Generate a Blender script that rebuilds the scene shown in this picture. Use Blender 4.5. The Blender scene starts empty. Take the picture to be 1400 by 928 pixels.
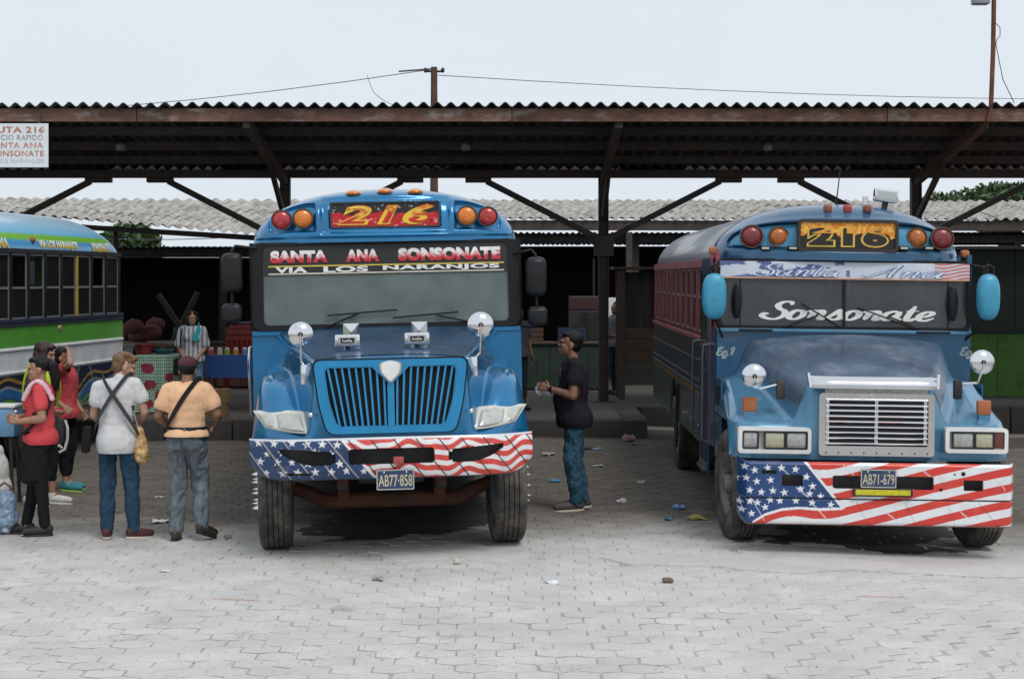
import bpy, bmesh, math, random
import numpy as np
from mathutils import Vector, Matrix, Euler, noise as mnoise

# ---------------------------------------------------------------- scene, camera, sky, sun, exposure
scene = bpy.context.scene
COL = scene.collection
random.seed(7)
RNG = np.random.default_rng(7)
CAMH = 2.35
FPX = 2500.0            # focal length in photograph pixels (1400 wide)
HX, HY = 700.0, 380.0   # photograph pixel of the straight-ahead direction

cam_d = bpy.data.cameras.new('camera')
cam_d.sensor_width = 36.0
cam_d.lens = FPX / 1400.0 * 36.0
cam_d.shift_y = -(464.0 - HY) / 1400.0
cam_d.clip_start = 0.1
cam_d.clip_end = 3000.0
cam = bpy.data.objects.new('camera', cam_d)
COL.objects.link(cam)
cam.location = (0, 0, CAMH)
cam.rotation_euler = (math.radians(90), 0, 0)
scene.camera = cam

SUN_EL, SUN_AZ = math.radians(55), math.radians(148)   # behind and right of the camera, thick cloud in front of it
w = bpy.data.worlds.new('World')
scene.world = w
w.use_nodes = True
nt = w.node_tree
nt.nodes.clear()
wo = nt.nodes.new('ShaderNodeOutputWorld')
bg = nt.nodes.new('ShaderNodeBackground')
sky = nt.nodes.new('ShaderNodeTexSky')
sky.sky_type = 'NISHITA'
sky.sun_disc = False
sky.sun_elevation = SUN_EL
sky.sun_rotation = SUN_AZ
sky.dust_density = 4.0
mx = nt.nodes.new('ShaderNodeMix')
mx.data_type = 'RGBA'
mx.inputs['Factor'].default_value = 0.93               # closed cloud deck, a little of the blue through it
mx.inputs['B'].default_value = (8.0, 8.65, 9.4, 1)
cn = nt.nodes.new('ShaderNodeTexNoise'); cn.inputs['Scale'].default_value = 2.2; cn.inputs['Detail'].default_value = 5
cm = nt.nodes.new('ShaderNodeMapRange'); cm.inputs['From Min'].default_value = 0.3; cm.inputs['From Max'].default_value = 0.7
cm.inputs['To Min'].default_value = 0.965; cm.inputs['To Max'].default_value = 1.035
cs = nt.nodes.new('ShaderNodeVectorMath'); cs.operation = 'SCALE'; cs.inputs[0].default_value = (8.0, 8.65, 9.4)
nt.links.new(cn.outputs['Fac'], cm.inputs['Value']); nt.links.new(cm.outputs['Result'], cs.inputs['Scale'])
nt.links.new(cs.outputs['Vector'], mx.inputs['B'])
nt.links.new(sky.outputs['Color'], mx.inputs['A'])
nt.links.new(mx.outputs['Result'], bg.inputs['Color'])
bg.inputs['Strength'].default_value = 0.1
nt.links.new(bg.outputs['Background'], wo.inputs['Surface'])

sun_d = bpy.data.lights.new('sun', 'SUN')
sun_d.energy = 1.4
sun_d.angle = math.radians(22)
sun_d.color = (1.0, 0.97, 0.92)
sun = bpy.data.objects.new('sun', sun_d)
COL.objects.link(sun)
sun.rotation_euler = (math.radians(90) - SUN_EL, 0, math.radians(180) - SUN_AZ + math.radians(0))
# direction the light travels must come from azimuth SUN_AZ (clockwise from +Y): point -Z of the lamp away from it
_from = Vector((math.sin(SUN_AZ) * math.cos(SUN_EL), math.cos(SUN_AZ) * math.cos(SUN_EL), math.sin(SUN_EL)))
sun.rotation_euler = _from.to_track_quat('Z', 'Y').to_euler()

vs = scene.view_settings
vs.view_transform = 'Standard'
vs.look = 'None'
vs.gamma = 1.0
vs.use_curve_mapping = False
vs.exposure = 0.0
scene.render.engine = 'CYCLES'
scene.cycles.use_denoising = True
scene.cycles.max_bounces = 6
scene.cycles.transparent_max_bounces = 16
scene.cycles.caustics_reflective = False
scene.cycles.caustics_refractive = False

# ---------------------------------------------------------------- helpers
def srgb(r, g, b):
    f = lambda c: (c / 12.92 if c <= 0.04045 else ((c + 0.055) / 1.055) ** 2.4)
    return (f(r / 255.0), f(g / 255.0), f(b / 255.0))

def ray(px, py):
    return Vector(((px - HX) / FPX, 1.0, (HY - py) / FPX))

def at(px, py, d):
    """world point seen at photograph pixel (px, py) at distance d along +Y"""
    return Vector((0, 0, CAMH)) + ray(px, py) * d

def tag(o, label=None, cat=None, group=None, kind=None):
    if label: o['label'] = label
    if cat: o['category'] = cat
    if group: o['group'] = group
    if kind: o['kind'] = kind
    return o

class Frame:
    """a thing's base: the Empty and its matrix; loc(px,py,y) = local x,z of a pixel on the local plane y"""
    def __init__(self, name, loc, rot=(0, 0, 0)):
        self.o = bpy.data.objects.new(name, None)
        self.o.empty_display_size = 0.2
        COL.objects.link(self.o)
        self.o.location = loc
        self.o.rotation_euler = rot
        self.M = Matrix.LocRotScale(Vector(loc), Euler(rot), None)
        self.I = self.M.inverted()
    def loc(self, px, py, y):
        c = self.I @ Vector((0, 0, CAMH))
        d = self.I.to_3x3() @ ray(px, py)
        t = (y - c.y) / d.y
        p = c + d * t
        return p.x, p.z

def finish(me, smooth=True, ang=32):
    if smooth:
        me.shade_smooth()
        me.set_sharp_from_angle(angle=math.radians(ang))
    return me

def link(name, me, mat=None, parent=None, loc=None, rot=None):
    o = bpy.data.objects.new(name, me)
    COL.objects.link(o)
    if mat is not None and len(me.materials) == 0:
        me.materials.append(mat)
    if parent is not None:
        o.parent = parent.o if isinstance(parent, Frame) else parent
    if loc is not None: o.location = loc
    if rot is not None: o.rotation_euler = rot
    return o

def mesh(name, verts, faces, smooth=True, ang=32):
    me = bpy.data.meshes.new(name)
    me.from_pydata([tuple(v) for v in verts], [], faces)
    me.update()
    finish(me, smooth, ang)
    return me

_rb = {}
def _rbox(sx, sy, sz, r, seg):
    k = (round(sx, 4), round(sy, 4), round(sz, 4), round(r, 4), seg)
    if k not in _rb:
        bm = bmesh.new()
        bmesh.ops.create_cube(bm, size=1)
        for v in bm.verts: v.co = Vector((v.co.x * sx, v.co.y * sy, v.co.z * sz))
        if r > 0:
            bmesh.ops.bevel(bm, geom=list(bm.edges), offset=min(r, 0.49 * min(sx, sy, sz)), segments=seg, profile=0.5, affect='EDGES')
        bm.verts.index_update()
        _rb[k] = ([v.co.copy() for v in bm.verts], [[v.index for v in f.verts] for f in bm.faces])
        bm.free()
    return _rb[k]

class MB:
    def __init__(self):
        self.v = []; self.f = []
    def add(self, vs, fs, M=None):
        n = len(self.v)
        self.v += [(M @ Vector(v)) if M is not None else Vector(v) for v in vs]
        self.f += [[i + n for i in f] for f in fs]
        return self
    def box(self, c, s, r=0.0, seg=1, rot=None):
        vs, fs = _rbox(s[0], s[1], s[2], r, seg)
        M = Matrix.LocRotScale(Vector(c), Euler(rot) if rot else None, None)
        return self.add(vs, fs, M)
    def span(self, x0, x1, y0, y1, z0, z1, r=0.0, seg=1):
        return self.box(((x0 + x1) / 2, (y0 + y1) / 2, (z0 + z1) / 2), (abs(x1 - x0), abs(y1 - y0), abs(z1 - z0)), r, seg)
    def tube(self, pts, r, n=8, caps=True):
        pts = [Vector(p) for p in pts]
        rs = r if isinstance(r, (list, tuple)) else [r] * len(pts)
        rings = []; up = None
        for i, p in enumerate(pts):
            a = pts[max(i - 1, 0)]; b = pts[min(i + 1, len(pts) - 1)]
            t = (b - a).normalized()
            if up is None:
                up = Vector((0, 0, 1)) if abs(t.z) < 0.9 else Vector((1, 0, 0))
            s = t.cross(up).normalized(); up = s.cross(t).normalized()
            rings.append([p + (s * math.cos(2 * math.pi * k / n) + up * math.sin(2 * math.pi * k / n)) * rs[i] for k in range(n)])
        vs = [v for rg in rings for v in rg]; fs = []
        for i in range(len(pts) - 1):
            for k in range(n):
                fs.append([i * n + k, i * n + (k + 1) % n, (i + 1) * n + (k + 1) % n, (i + 1) * n + k])
        if caps:
            fs.append(list(range(n))[::-1]); fs.append([(len(pts) - 1) * n + k for k in range(n)])
        return self.add(vs, fs)
    def bar(self, a, b, w, h, up=(0, 0, 1)):
        """rectangular bar from a to b, w across, h along up"""
        a = Vector(a); b = Vector(b); t = (b - a).normalized(); up = Vector(up)
        s = t.cross(up).normalized(); u = s.cross(t).normalized()
        vs = []
        for p in (a, b):
            for i, j in ((-1, -1), (1, -1), (1, 1), (-1, 1)):
                vs.append(p + s * (i * w / 2) + u * (j * h / 2))
        return self.add(vs, [[3, 2, 1, 0], [4, 5, 6, 7], [0, 1, 5, 4], [1, 2, 6, 5], [2, 3, 7, 6], [3, 0, 4, 7]])
    def lathe(self, prof, n=32, M=None, close=False):
        """prof: list of (r, a) turned about local Z axis (a along Z)"""
        vs = []; fs = []; m = len(prof)
        for k in range(n):
            t = 2 * math.pi * k / n
            for r, a in prof: vs.append((r * math.cos(t), r * math.sin(t), a))
        for k in range(n):
            k2 = (k + 1) % n
            for i in range(m - 1 if not close else m):
                j = (i + 1) % m
                fs.append([k * m + i, k2 * m + i, k2 * m + j, k * m + j])
        return self.add(vs, fs, M)
    def ell(self, c, r, nu=16, nv=10, rot=None):
        vs = []; fs = []
        M = Matrix.LocRotScale(Vector(c), Euler(rot) if rot else None, Vector(r))
        vs.append((0, 0, 1))
        for i in range(1, nv):
            t = math.pi * i / nv
            for k in range(nu):
                a = 2 * math.pi * k / nu
                vs.append((math.sin(t) * math.cos(a), math.sin(t) * math.sin(a), math.cos(t)))
        vs.append((0, 0, -1)); L = len(vs) - 1
        for k in range(nu):
            fs.append([0, 1 + k, 1 + (k + 1) % nu])
            for i in range(nv - 2):
                a = 1 + i * nu
                fs.append([a + k, a + nu + k, a + nu + (k + 1) % nu, a + (k + 1) % nu])
            a = 1 + (nv - 2) * nu
            fs.append([a + k, L, a + (k + 1) % nu])
        return self.add(vs, fs, M)
    def prism(self, poly, y0, y1, M=None):
        """poly: list of (x,z), extruded from y0 to y1"""
        n = len(poly)
        vs = [(x, y0, z) for x, z in poly] + [(x, y1, z) for x, z in poly]
        fs = [list(range(n)), [n + i for i in range(n)][::-1]]
        for i in range(n):
            j = (i + 1) % n
            fs.append([j, i, n + i, n + j])
        return self.add(vs, fs, M)
    def ring(self, outer, inner, y0, y1, M=None):
        """frame between two closed loops of (x,z) with the same number of points"""
        n = len(outer)
        vs = [(x, y0, z) for x, z in outer] + [(x, y0, z) for x, z in inner] + [(x, y1, z) for x, z in outer] + [(x, y1, z) for x, z in inner]
        fs = []
        for i in range(n):
            j = (i + 1) % n
            fs += [[i, j, n + j, n + i], [2 * n + i, 3 * n + i, 3 * n + j, 2 * n + j], [j, i, 2 * n + i, 2 * n + j], [n + i, n + j, 3 * n + j, 3 * n + i]]
        return self.add(vs, fs, M)
    def build(self, name, mat, parent=None, smooth=True, ang=32, loc=None, rot=None, world=None):
        vs = self.v if world is None else [v - Vector(world) for v in self.v]
        return link(name, mesh(name, vs, self.f, smooth, ang), mat, parent, loc, rot)

def rrect(x0, x1, z0, z1, r, n=5):
    """rounded rectangle loop of (x,z)"""
    out = []
    for cx, cz, a0 in ((x1 - r, z1 - r, 0), (x0 + r, z1 - r, 90), (x0 + r, z0 + r, 180), (x1 - r, z0 + r, 270)):
        for k in range(n + 1):
            a = math.radians(a0 + 90.0 * k / n)
            out.append((cx + r * math.cos(a), cz + r * math.sin(a)))
    return out

def rpoly(pts, r, n=5):
    """rounded convex-ish polygon"""
    out = []; m = len(pts)
    for i in range(m):
        p = Vector(pts[i]); a = Vector(pts[i - 1]); b = Vector(pts[(i + 1) % m])
        da = (a - p); db = (b - p)
        ra = min(r, da.length * 0.45, db.length * 0.45)
        A = p + da.normalized() * ra; B = p + db.normalized() * ra
        for k in range(n + 1):
            t = k / n
            q = A * (1 - t) ** 2 + p * 2 * t * (1 - t) + B * t ** 2
            out.append((q.x, q.y))
    return out

def grid(name, X, Y, Z, mat, parent=None, keep=None, col=None, thick=None, smooth=True, ang=40, link_it=True):
    """surface from 2-D arrays; keep masks faces; col per-vertex colours (…,3); thick = offset vector for a back sheet, edges closed"""
    nu, nv = X.shape
    n = nu * nv
    V = np.stack([X, Y, Z], -1).reshape(-1, 3)
    idx = np.arange(n).reshape(nu, nv)
    q = np.stack([idx[:-1, :-1], idx[1:, :-1], idx[1:, 1:], idx[:-1, 1:]], -1)
    if keep is not None: q = q[keep]
    q = q.reshape(-1, 4)
    F = q.tolist()
    C = None if col is None else col.reshape(-1, 3)
    if thick is not None:
        T = np.asarray(thick, float)
        T = np.broadcast_to(T, V.shape) if T.ndim == 1 else T.reshape(-1, 3)
        ed = {}
        for f in F:
            for i in range(4):
                a, b = f[i], f[(i + 1) % 4]
                if (b, a) in ed: del ed[(b, a)]
                else: ed[(a, b)] = 1
        V = np.concatenate([V, V + T])
        F = F + [[i + n for i in f[::-1]] for f in F] + [[b, a, a + n, b + n] for a, b in ed]
        if C is not None: C = np.concatenate([C, C])
    used = np.zeros(len(V), bool)
    used[np.unique(np.array(F).ravel())] = True
    remap = np.cumsum(used) - 1
    F = [[int(remap[i]) for i in f] for f in F]
    V = V[used]
    me = bpy.data.meshes.new(name)
    me.from_pydata(V.tolist(), [], F)
    me.update()
    if C is not None:
        C = C[used]
        at_ = me.color_attributes.new('Col', 'FLOAT_COLOR', 'POINT')
        at_.data.foreach_set('color', np.concatenate([C, np.ones((len(C), 1))], 1).astype(np.float32).ravel())
    finish(me, smooth, ang)
    if not link_it:
        me.materials.append(mat)
        return me
    return link(name, me, mat, parent)

def smooth01(x, a, b):
    t = np.clip((x - a) / (b - a), 0, 1)
    return t * t * (3 - 2 * t)

def vnoise(x, y, s=1.0, seed=0.0, oct=4):
    """vectorised fractal noise in 0..1"""
    x = np.asarray(x, float); y = np.asarray(y, float)
    out = np.zeros(np.broadcast(x, y).shape); amp = 0.5; tot = 0
    for o in range(oct):
        f = s * 2 ** o
        X = x * f + 17.3 * o + seed * 3.1; Y = y * f + 9.7 * o + seed * 5.7
        xi = np.floor(X); yi = np.floor(Y); u = X - xi; v = Y - yi
        u = u * u * (3 - 2 * u); v = v * v * (3 - 2 * v)
        h = lambda a, b: np.modf(np.abs(np.sin(a * 127.1 + b * 311.7 + seed) * 43758.5453))[0]
        out = out + amp * ((h(xi, yi) * (1 - u) + h(xi + 1, yi) * u) * (1 - v) + (h(xi, yi + 1) * (1 - u) + h(xi + 1, yi + 1) * u) * v)
        tot += amp; amp *= 0.5
    return out / tot

# ---------------------------------------------------------------- materials
_mats = {}
def mat(name, col, rough=0.6, metal=0.0, var=0.18, scale=5.0, bump=0.0, bscale=40.0, coat=0.0, dirt=None, dscale=3.0, damt=0.5,
        spec=0.5, vcol=False, stretch=None, coords='Object', coat_rough=0.12):
    """procedural principled material: base colour with noise variation, optional dirt colour in patches, bump"""
    if name in _mats: return _mats[name]
    m = bpy.data.materials.new(name); m.use_nodes = True
    nt = m.node_tree; N = nt.nodes; L = nt.links
    b = N['Principled BSDF']
    tc = N.new('ShaderNodeTexCoord')
    src = tc.outputs[coords if coords != 'World' else 'Object']
    if coords == 'World':
        src = N.new('ShaderNodeNewGeometry').outputs['Position']
    if stretch:
        mp = N.new('ShaderNodeMapping'); mp.inputs['Scale'].default_value = stretch
        L.new(src, mp.inputs['Vector']); src = mp.outputs['Vector']
    n1 = N.new('ShaderNodeTexNoise'); n1.inputs['Scale'].default_value = scale; n1.inputs['Detail'].default_value = 6
    n1.inputs['Roughness'].default_value = 0.65
    L.new(src, n1.inputs['Vector'])
    mr = N.new('ShaderNodeMapRange'); mr.inputs['From Min'].default_value = 0.3; mr.inputs['From Max'].default_value = 0.7
    mr.inputs['To Min'].default_value = 1 - var; mr.inputs['To Max'].default_value = 1 + var
    L.new(n1.outputs['Fac'], mr.inputs['Value'])
    vm = N.new('ShaderNodeVectorMath'); vm.operation = 'SCALE'
    L.new(mr.outputs['Result'], vm.inputs['Scale'])
    if vcol:
        at_ = N.new('ShaderNodeAttribute'); at_.attribute_name = 'Col'
        L.new(at_.outputs['Color'], vm.inputs[0])
    else:
        vm.inputs[0].default_value = col
    out = vm.outputs['Vector']
    if dirt is not None:
        n2 = N.new('ShaderNodeTexNoise'); n2.inputs['Scale'].default_value = dscale; n2.inputs['Detail'].default_value = 8
        n2.inputs['Roughness'].default_value = 0.7
        L.new(src, n2.inputs['Vector'])
        m2 = N.new('ShaderNodeMapRange'); m2.inputs['From Min'].default_value = 0.62 - 0.25 * damt; m2.inputs['From Max'].default_value = 0.78 - 0.2 * damt
        L.new(n2.outputs['Fac'], m2.inputs['Value'])
        mm = N.new('ShaderNodeMix'); mm.data_type = 'RGBA'
        mu = N.new('ShaderNodeMath'); mu.operation = 'MULTIPLY'; mu.inputs[1].default_value = min(1.0, 0.35 + damt * 0.7)
        L.new(m2.outputs['Result'], mu.inputs[0])
        L.new(mu.outputs[0], mm.inputs['Factor']); L.new(out, mm.inputs['A']); mm.inputs['B'].default_value = (*dirt, 1)
        out = mm.outputs['Result']
        ma = N.new('ShaderNodeMath'); ma.operation = 'MULTIPLY_ADD'; ma.inputs[1].default_value = 0.35; ma.inputs[2].default_value = rough
        ma.use_clamp = True
        L.new(mu.outputs[0], ma.inputs[0]); L.new(ma.outputs[0], b.inputs['Roughness'])
        if metal > 0:
            mt = N.new('ShaderNodeMath'); mt.operation = 'MULTIPLY_ADD'; mt.inputs[1].default_value = -metal; mt.inputs[2].default_value = metal
            L.new(mu.outputs[0], mt.inputs[0]); L.new(mt.outputs[0], b.inputs['Metallic'])
    else:
        b.inputs['Roughness'].default_value = rough
    L.new(out, b.inputs['Base Color'])
    if not (dirt is not None and metal > 0): b.inputs['Metallic'].default_value = metal
    b.inputs['Specular IOR Level'].default_value = spec
    b.inputs['Coat Weight'].default_value = coat
    b.inputs['Coat Roughness'].default_value = coat_rough
    if bump > 0:
        n3 = N.new('ShaderNodeTexNoise'); n3.inputs['Scale'].default_value = bscale; n3.inputs['Detail'].default_value = 5
        L.new(src, n3.inputs['Vector'])
        bp = N.new('ShaderNodeBump'); bp.inputs['Strength'].default_value = bump; bp.inputs['Distance'].default_value = 0.01
        L.new(n3.outputs['Fac'], bp.inputs['Height']); L.new(bp.outputs['Normal'], b.inputs['Normal'])
    _mats[name] = m
    return m

def glass(name, tint, opac, rough=0.06, film=(0.3, 0.32, 0.3)):
    """dusty pane: part see-through, part dust film, with a reflecting surface"""
    if name in _mats: return _mats[name]
    m = bpy.data.materials.new(name); m.use_nodes = True
    nt = m.node_tree; N = nt.nodes; L = nt.links
    N.remove(N['Principled BSDF']); out = N['Material Output']
    tr = N.new('ShaderNodeBsdfTransparent'); tr.inputs['Color'].default_value = (*tint, 1)
    df = N.new('ShaderNodeBsdfDiffuse'); df.inputs['Color'].default_value = (*film, 1)
    gl = N.new('ShaderNodeBsdfGlossy'); gl.inputs['Roughness'].default_value = rough
    n = N.new('ShaderNodeTexNoise'); n.inputs['Scale'].default_value = 3.0; n.inputs['Detail'].default_value = 8
    tc = N.new('ShaderNodeTexCoord'); L.new(tc.outputs['Object'], n.inputs['Vector'])
    mr = N.new('ShaderNodeMapRange'); mr.inputs['From Min'].default_value = 0.3; mr.inputs['From Max'].default_value = 0.7
    mr.inputs['To Min'].default_value = opac * 0.75; mr.inputs['To Max'].default_value = min(1, opac * 1.25)
    L.new(n.outputs['Fac'], mr.inputs['Value'])
    m1 = N.new('ShaderNodeMixShader'); L.new(mr.outputs['Result'], m1.inputs['Fac']); L.new(tr.outputs[0], m1.inputs[1]); L.new(df.outputs[0], m1.inputs[2])
    fr = N.new('ShaderNodeFresnel'); fr.inputs['IOR'].default_value = 1.5
    m2 = N.new('ShaderNodeMixShader'); L.new(fr.outputs[0], m2.inputs['Fac']); L.new(m1.outputs[0], m2.inputs[1]); L.new(gl.outputs[0], m2.inputs[2])
    L.new(m2.outputs[0], out.inputs['Surface'])
    _mats[name] = m
    return m

RUST = (0.13, 0.055, 0.03)
DUST = (0.30, 0.27, 0.23)
M_chrome = mat('chrome', (0.75, 0.76, 0.78), 0.12, 1.0, 0.05, dirt=(0.35, 0.33, 0.3), dscale=9, damt=0.15)
M_black = mat('black rubber', (0.010, 0.010, 0.011), 0.5, 0, 0.2, spec=0.25)
M_blackpaint = mat('black paint', (0.009, 0.009, 0.010), 0.35, 0, 0.2, spec=0.3)
M_dark = mat('dark metal', (0.03, 0.03, 0.032), 0.5, 0.4, 0.3, dirt=(0.10, 0.08, 0.06), damt=0.4)
M_tyre = mat('tyre rubber', (0.040, 0.037, 0.034), 0.85, 0, 0.25, 9, 0.3, 60, dirt=(0.17, 0.15, 0.125), dscale=5, damt=0.75)
M_white = mat('white paint', (0.78, 0.78, 0.76), 0.4, 0, 0.06, dirt=(0.4, 0.37, 0.32), damt=0.2)
M_mirror = mat('mirror glass', (0.85, 0.86, 0.87), 0.03, 1.0, 0.02)
M_amber = mat('amber lens', (0.72, 0.20, 0.015), 0.25, 0, 0.2, 20, coat=0.6)
M_red = mat('red lens', (0.42, 0.018, 0.02), 0.25, 0, 0.25, 20, coat=0.6)
M_vcol = mat('printed paint', (1, 1, 1), 0.32, 0, 0.07, 7, vcol=True, coat=0.4, dirt=(0.24, 0.21, 0.18), dscale=4, damt=0.18)
M_vmatte = mat('printed matte', (1, 1, 1), 0.6, 0, 0.08, 9, vcol=True)
M_vcloth = mat('printed cloth', (1, 1, 1), 0.9, 0, 0.1, 14, 0.15, 60, vcol=True, spec=0.2)
M_glass = glass('window glass', (0.62, 0.68, 0.66), 0.10)

# ---------------------------------------------------------------- lettering
def text_polys(s, bold=0.0, space=1.0, shear=0.0):
    cu = bpy.data.curves.new('t', 'FONT'); cu.body = s; cu.offset = bold; cu.space_character = space; cu.shear = shear
    cu.fill_mode = 'FRONT' if hasattr(cu, 'fill_mode') else cu.fill_mode
    cu.resolution_u = 4
    cu.dimensions = '2D'
    o = bpy.data.objects.new('t', cu); COL.objects.link(o)
    dg = bpy.context.evaluated_depsgraph_get(); dg.update()
    me = bpy.data.meshes.new_from_object(o.evaluated_get(dg))
    V = np.array([v.co[:] for v in me.vertices]); F = [list(p.vertices) for p in me.polygons]
    bpy.data.objects.remove(o); bpy.data.curves.remove(cu); bpy.data.meshes.remove(me)
    return V[:, :2], F

def put_polys(name, V, F, w, h, fn, mt, parent, grad=None, layer=None):
    """fit flat polygons V into w x h and map them with fn(x,z)->xyz (x from 0..w, z 0..h)"""
    mn = V.min(0); sz = V.max(0) - mn
    P = (V - mn) / np.where(sz > 1e-9, sz, 1) * np.array([w, h])
    me = bpy.data.meshes.new(name)
    Q = [Vector(fn(x, z)) for x, z in P]
    if layer is not None:                                  # crossing strokes never lie in one plane
        Q = [q + Vector(layer) * (i / len(Q)) for i, q in enumerate(Q)]
    me.from_pydata([tuple(q) for q in Q], [], F); me.update()
    if grad is not None:
        a = me.color_attributes.new('Col', 'FLOAT_COLOR', 'POINT')
        for i, (x, z) in enumerate(P): a.data[i].color = (*grad(x / w, z / h), 1)
    return link(name, me, mt, parent)

def subdivide_polys(V, F, n=2):
    bm = bmesh.new()
    vs = [bm.verts.new((x, y, 0)) for x, y in V]
    for f in F:
        try: bm.faces.new([vs[i] for i in f])
        except ValueError: pass
    bmesh.ops.triangulate(bm, faces=list(bm.faces))
    zs = V[:, 1]; lo, hi = zs.min(), zs.max()
    for k in range(1, n):
        z = lo + (hi - lo) * k / n
        bmesh.ops.bisect_plane(bm, geom=list(bm.verts) + list(bm.edges) + list(bm.faces), plane_co=(0, z, 0), plane_no=(0, 1, 0))
    bm.verts.index_update()
    V2 = np.array([v.co[:2] for v in bm.verts]); F2 = [[v.index for v in f.verts] for f in bm.faces]
    bm.free()
    return V2, F2

SCRIPT = {
 'o': (1.02, [[(.02,.35),(.12,.82),(.45,1.0),(.78,.75),(.82,.35),(.52,0),(.18,.04),(.02,.4),(.18,.85),(.5,.98),(.8,.84),(1.12,.9)]]),
 'n': (1.12, [[(0,.8),(.16,.98),(.28,.8),(.2,.0)], [(.21,.3),(.4,.8),(.66,1.0),(.84,.78),(.78,.2),(.92,0),(1.16,.2)]]),
 's': (.92, [[(-.05,.1),(.35,.65),(.58,1.08),(.6,.8),(.82,.42),(.7,.06),(.38,-.02),(.12,.16)], [(.7,.06),(.98,.22)]]),
 'a': (1.12, [[(.85,.85),(.5,1.0),(.12,.75),(.02,.3),(.25,0),(.55,.15),(.84,.85)], [(.9,1.0),(.8,.3),(.92,0),(1.16,.2)]]),
 't': (.78, [[(.38,1.65),(.25,.6),(.28,.08),(.5,0),(.82,.25)], [(-.02,1.05),(.75,1.08)]]),
 'e': (.98, [[(.03,.38),(.45,.46),(.76,.75),(.58,1.0),(.24,.88),(.04,.45),(.22,.05),(.58,0),(1.0,.3)]]),
 'S': (1.3, [[(1.25,1.6),(1.12,1.92),(.7,1.95),(.42,1.6),(.62,1.18),(1.02,.85),(1.1,.35),(.7,-.04),(.15,.05),(-.2,.35),(-.1,.62),(.15,.5)]]),
 'A': (1.55, [[(-.3,.3),(-.05,-.02),(.3,.3),(.8,1.3),(1.18,1.98),(1.16,1.0),(1.22,.1),(1.5,.1)], [(.2,.62),(.8,.78),(1.4,.72)]]),
 'E': (1.0, [[(.95,1.6),(.6,1.95),(.22,1.7),(.3,1.2),(.7,1.05)], [(.6,1.05),(.1,.8),(.1,.2),(.5,-.02),(.95,.25)]]),
 'q': (1.1, [[(.85,.85),(.5,1.0),(.12,.75),(.02,.3),(.25,0),(.55,.15),(.84,.85)], [(.9,1.0),(.72,-.5),(.5,-.7),(.4,-.4),(1.1,.2)]]),
 '.': (.4, [[(.1,.02),(.2,.08)]]),
 '1': (.7, [[(.05,1.35),(.5,1.9),(.38,.0)]]),
 ' ': (.7, []),
}
def script_polys(s, thick=0.27, thin=0.09, shear=0.28, gap=0.0):
    V = []; F = []; x0 = 0
    for ch in s:
        adv, strokes = SCRIPT[ch]
        for st in strokes:
            P = [np.array(p) for p in st]
            if len(P) > 2:
                Q = [2 * P[0] - P[1]] + P + [2 * P[-1] - P[-2]]; pts = []
                for i in range(1, len(Q) - 2):
                    for k in range(8):
                        t = k / 8
                        a, b, c, d = Q[i - 1], Q[i], Q[i + 1], Q[i + 2]
                        pts.append(0.5 * ((2 * b) + (c - a) * t + (2 * a - 5 * b + 4 * c - d) * t * t + (3 * b - a - 3 * c + d) * t ** 3))
                pts.append(P[-1])
            else: pts = P
            base = len(V); n = len(pts)
            for i, p in enumerate(pts):
                tn = pts[min(i + 1, n - 1)] - pts[max(i - 1, 0)]; tn = tn / (np.linalg.norm(tn) + 1e-9)
                wd = thin + (thick - thin) * abs(tn[1]) ** 1.5
                e = min(i, n - 1 - i) / (0.12 * n + 1e-6); wd *= 0.45 + 0.55 * min(1, e)
                nr = np.array([-tn[1], tn[0]])
                for sgn in (1, -1):
                    q = p + nr * wd * 0.5 * sgn
                    V.append((x0 + q[0] + shear * q[1], q[1]))
            for i in range(n - 1): F.append([base + 2 * i, base + 2 * i + 1, base + 2 * i + 3, base + 2 * i + 2])
        x0 += adv + gap
    return np.array(V), F

# ---------------------------------------------------------------- ground
_gx = [-400, -20, -6, -2.0, 0.0, 2.0, 4.1, 8, 20, 400]
_gz = [-.05, -.05, -.03, 0.0, .04, .01, -.075, -.13, -.15, -.15]
def gh(x, y=15.0):
    """height of the yard: a low crown between the two bays"""
    x = np.asarray(x, float); y = np.asarray(y, float)
    z = 0
    for o in (-0.7, -0.35, 0, 0.35, 0.7):
        z = z + np.interp(x + o, _gx, _gz) / 5.0
    return z * np.clip((y - 4) / 6, 0, 1)
def ghf(x, y=15.0): return float(gh(x, y))

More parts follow.
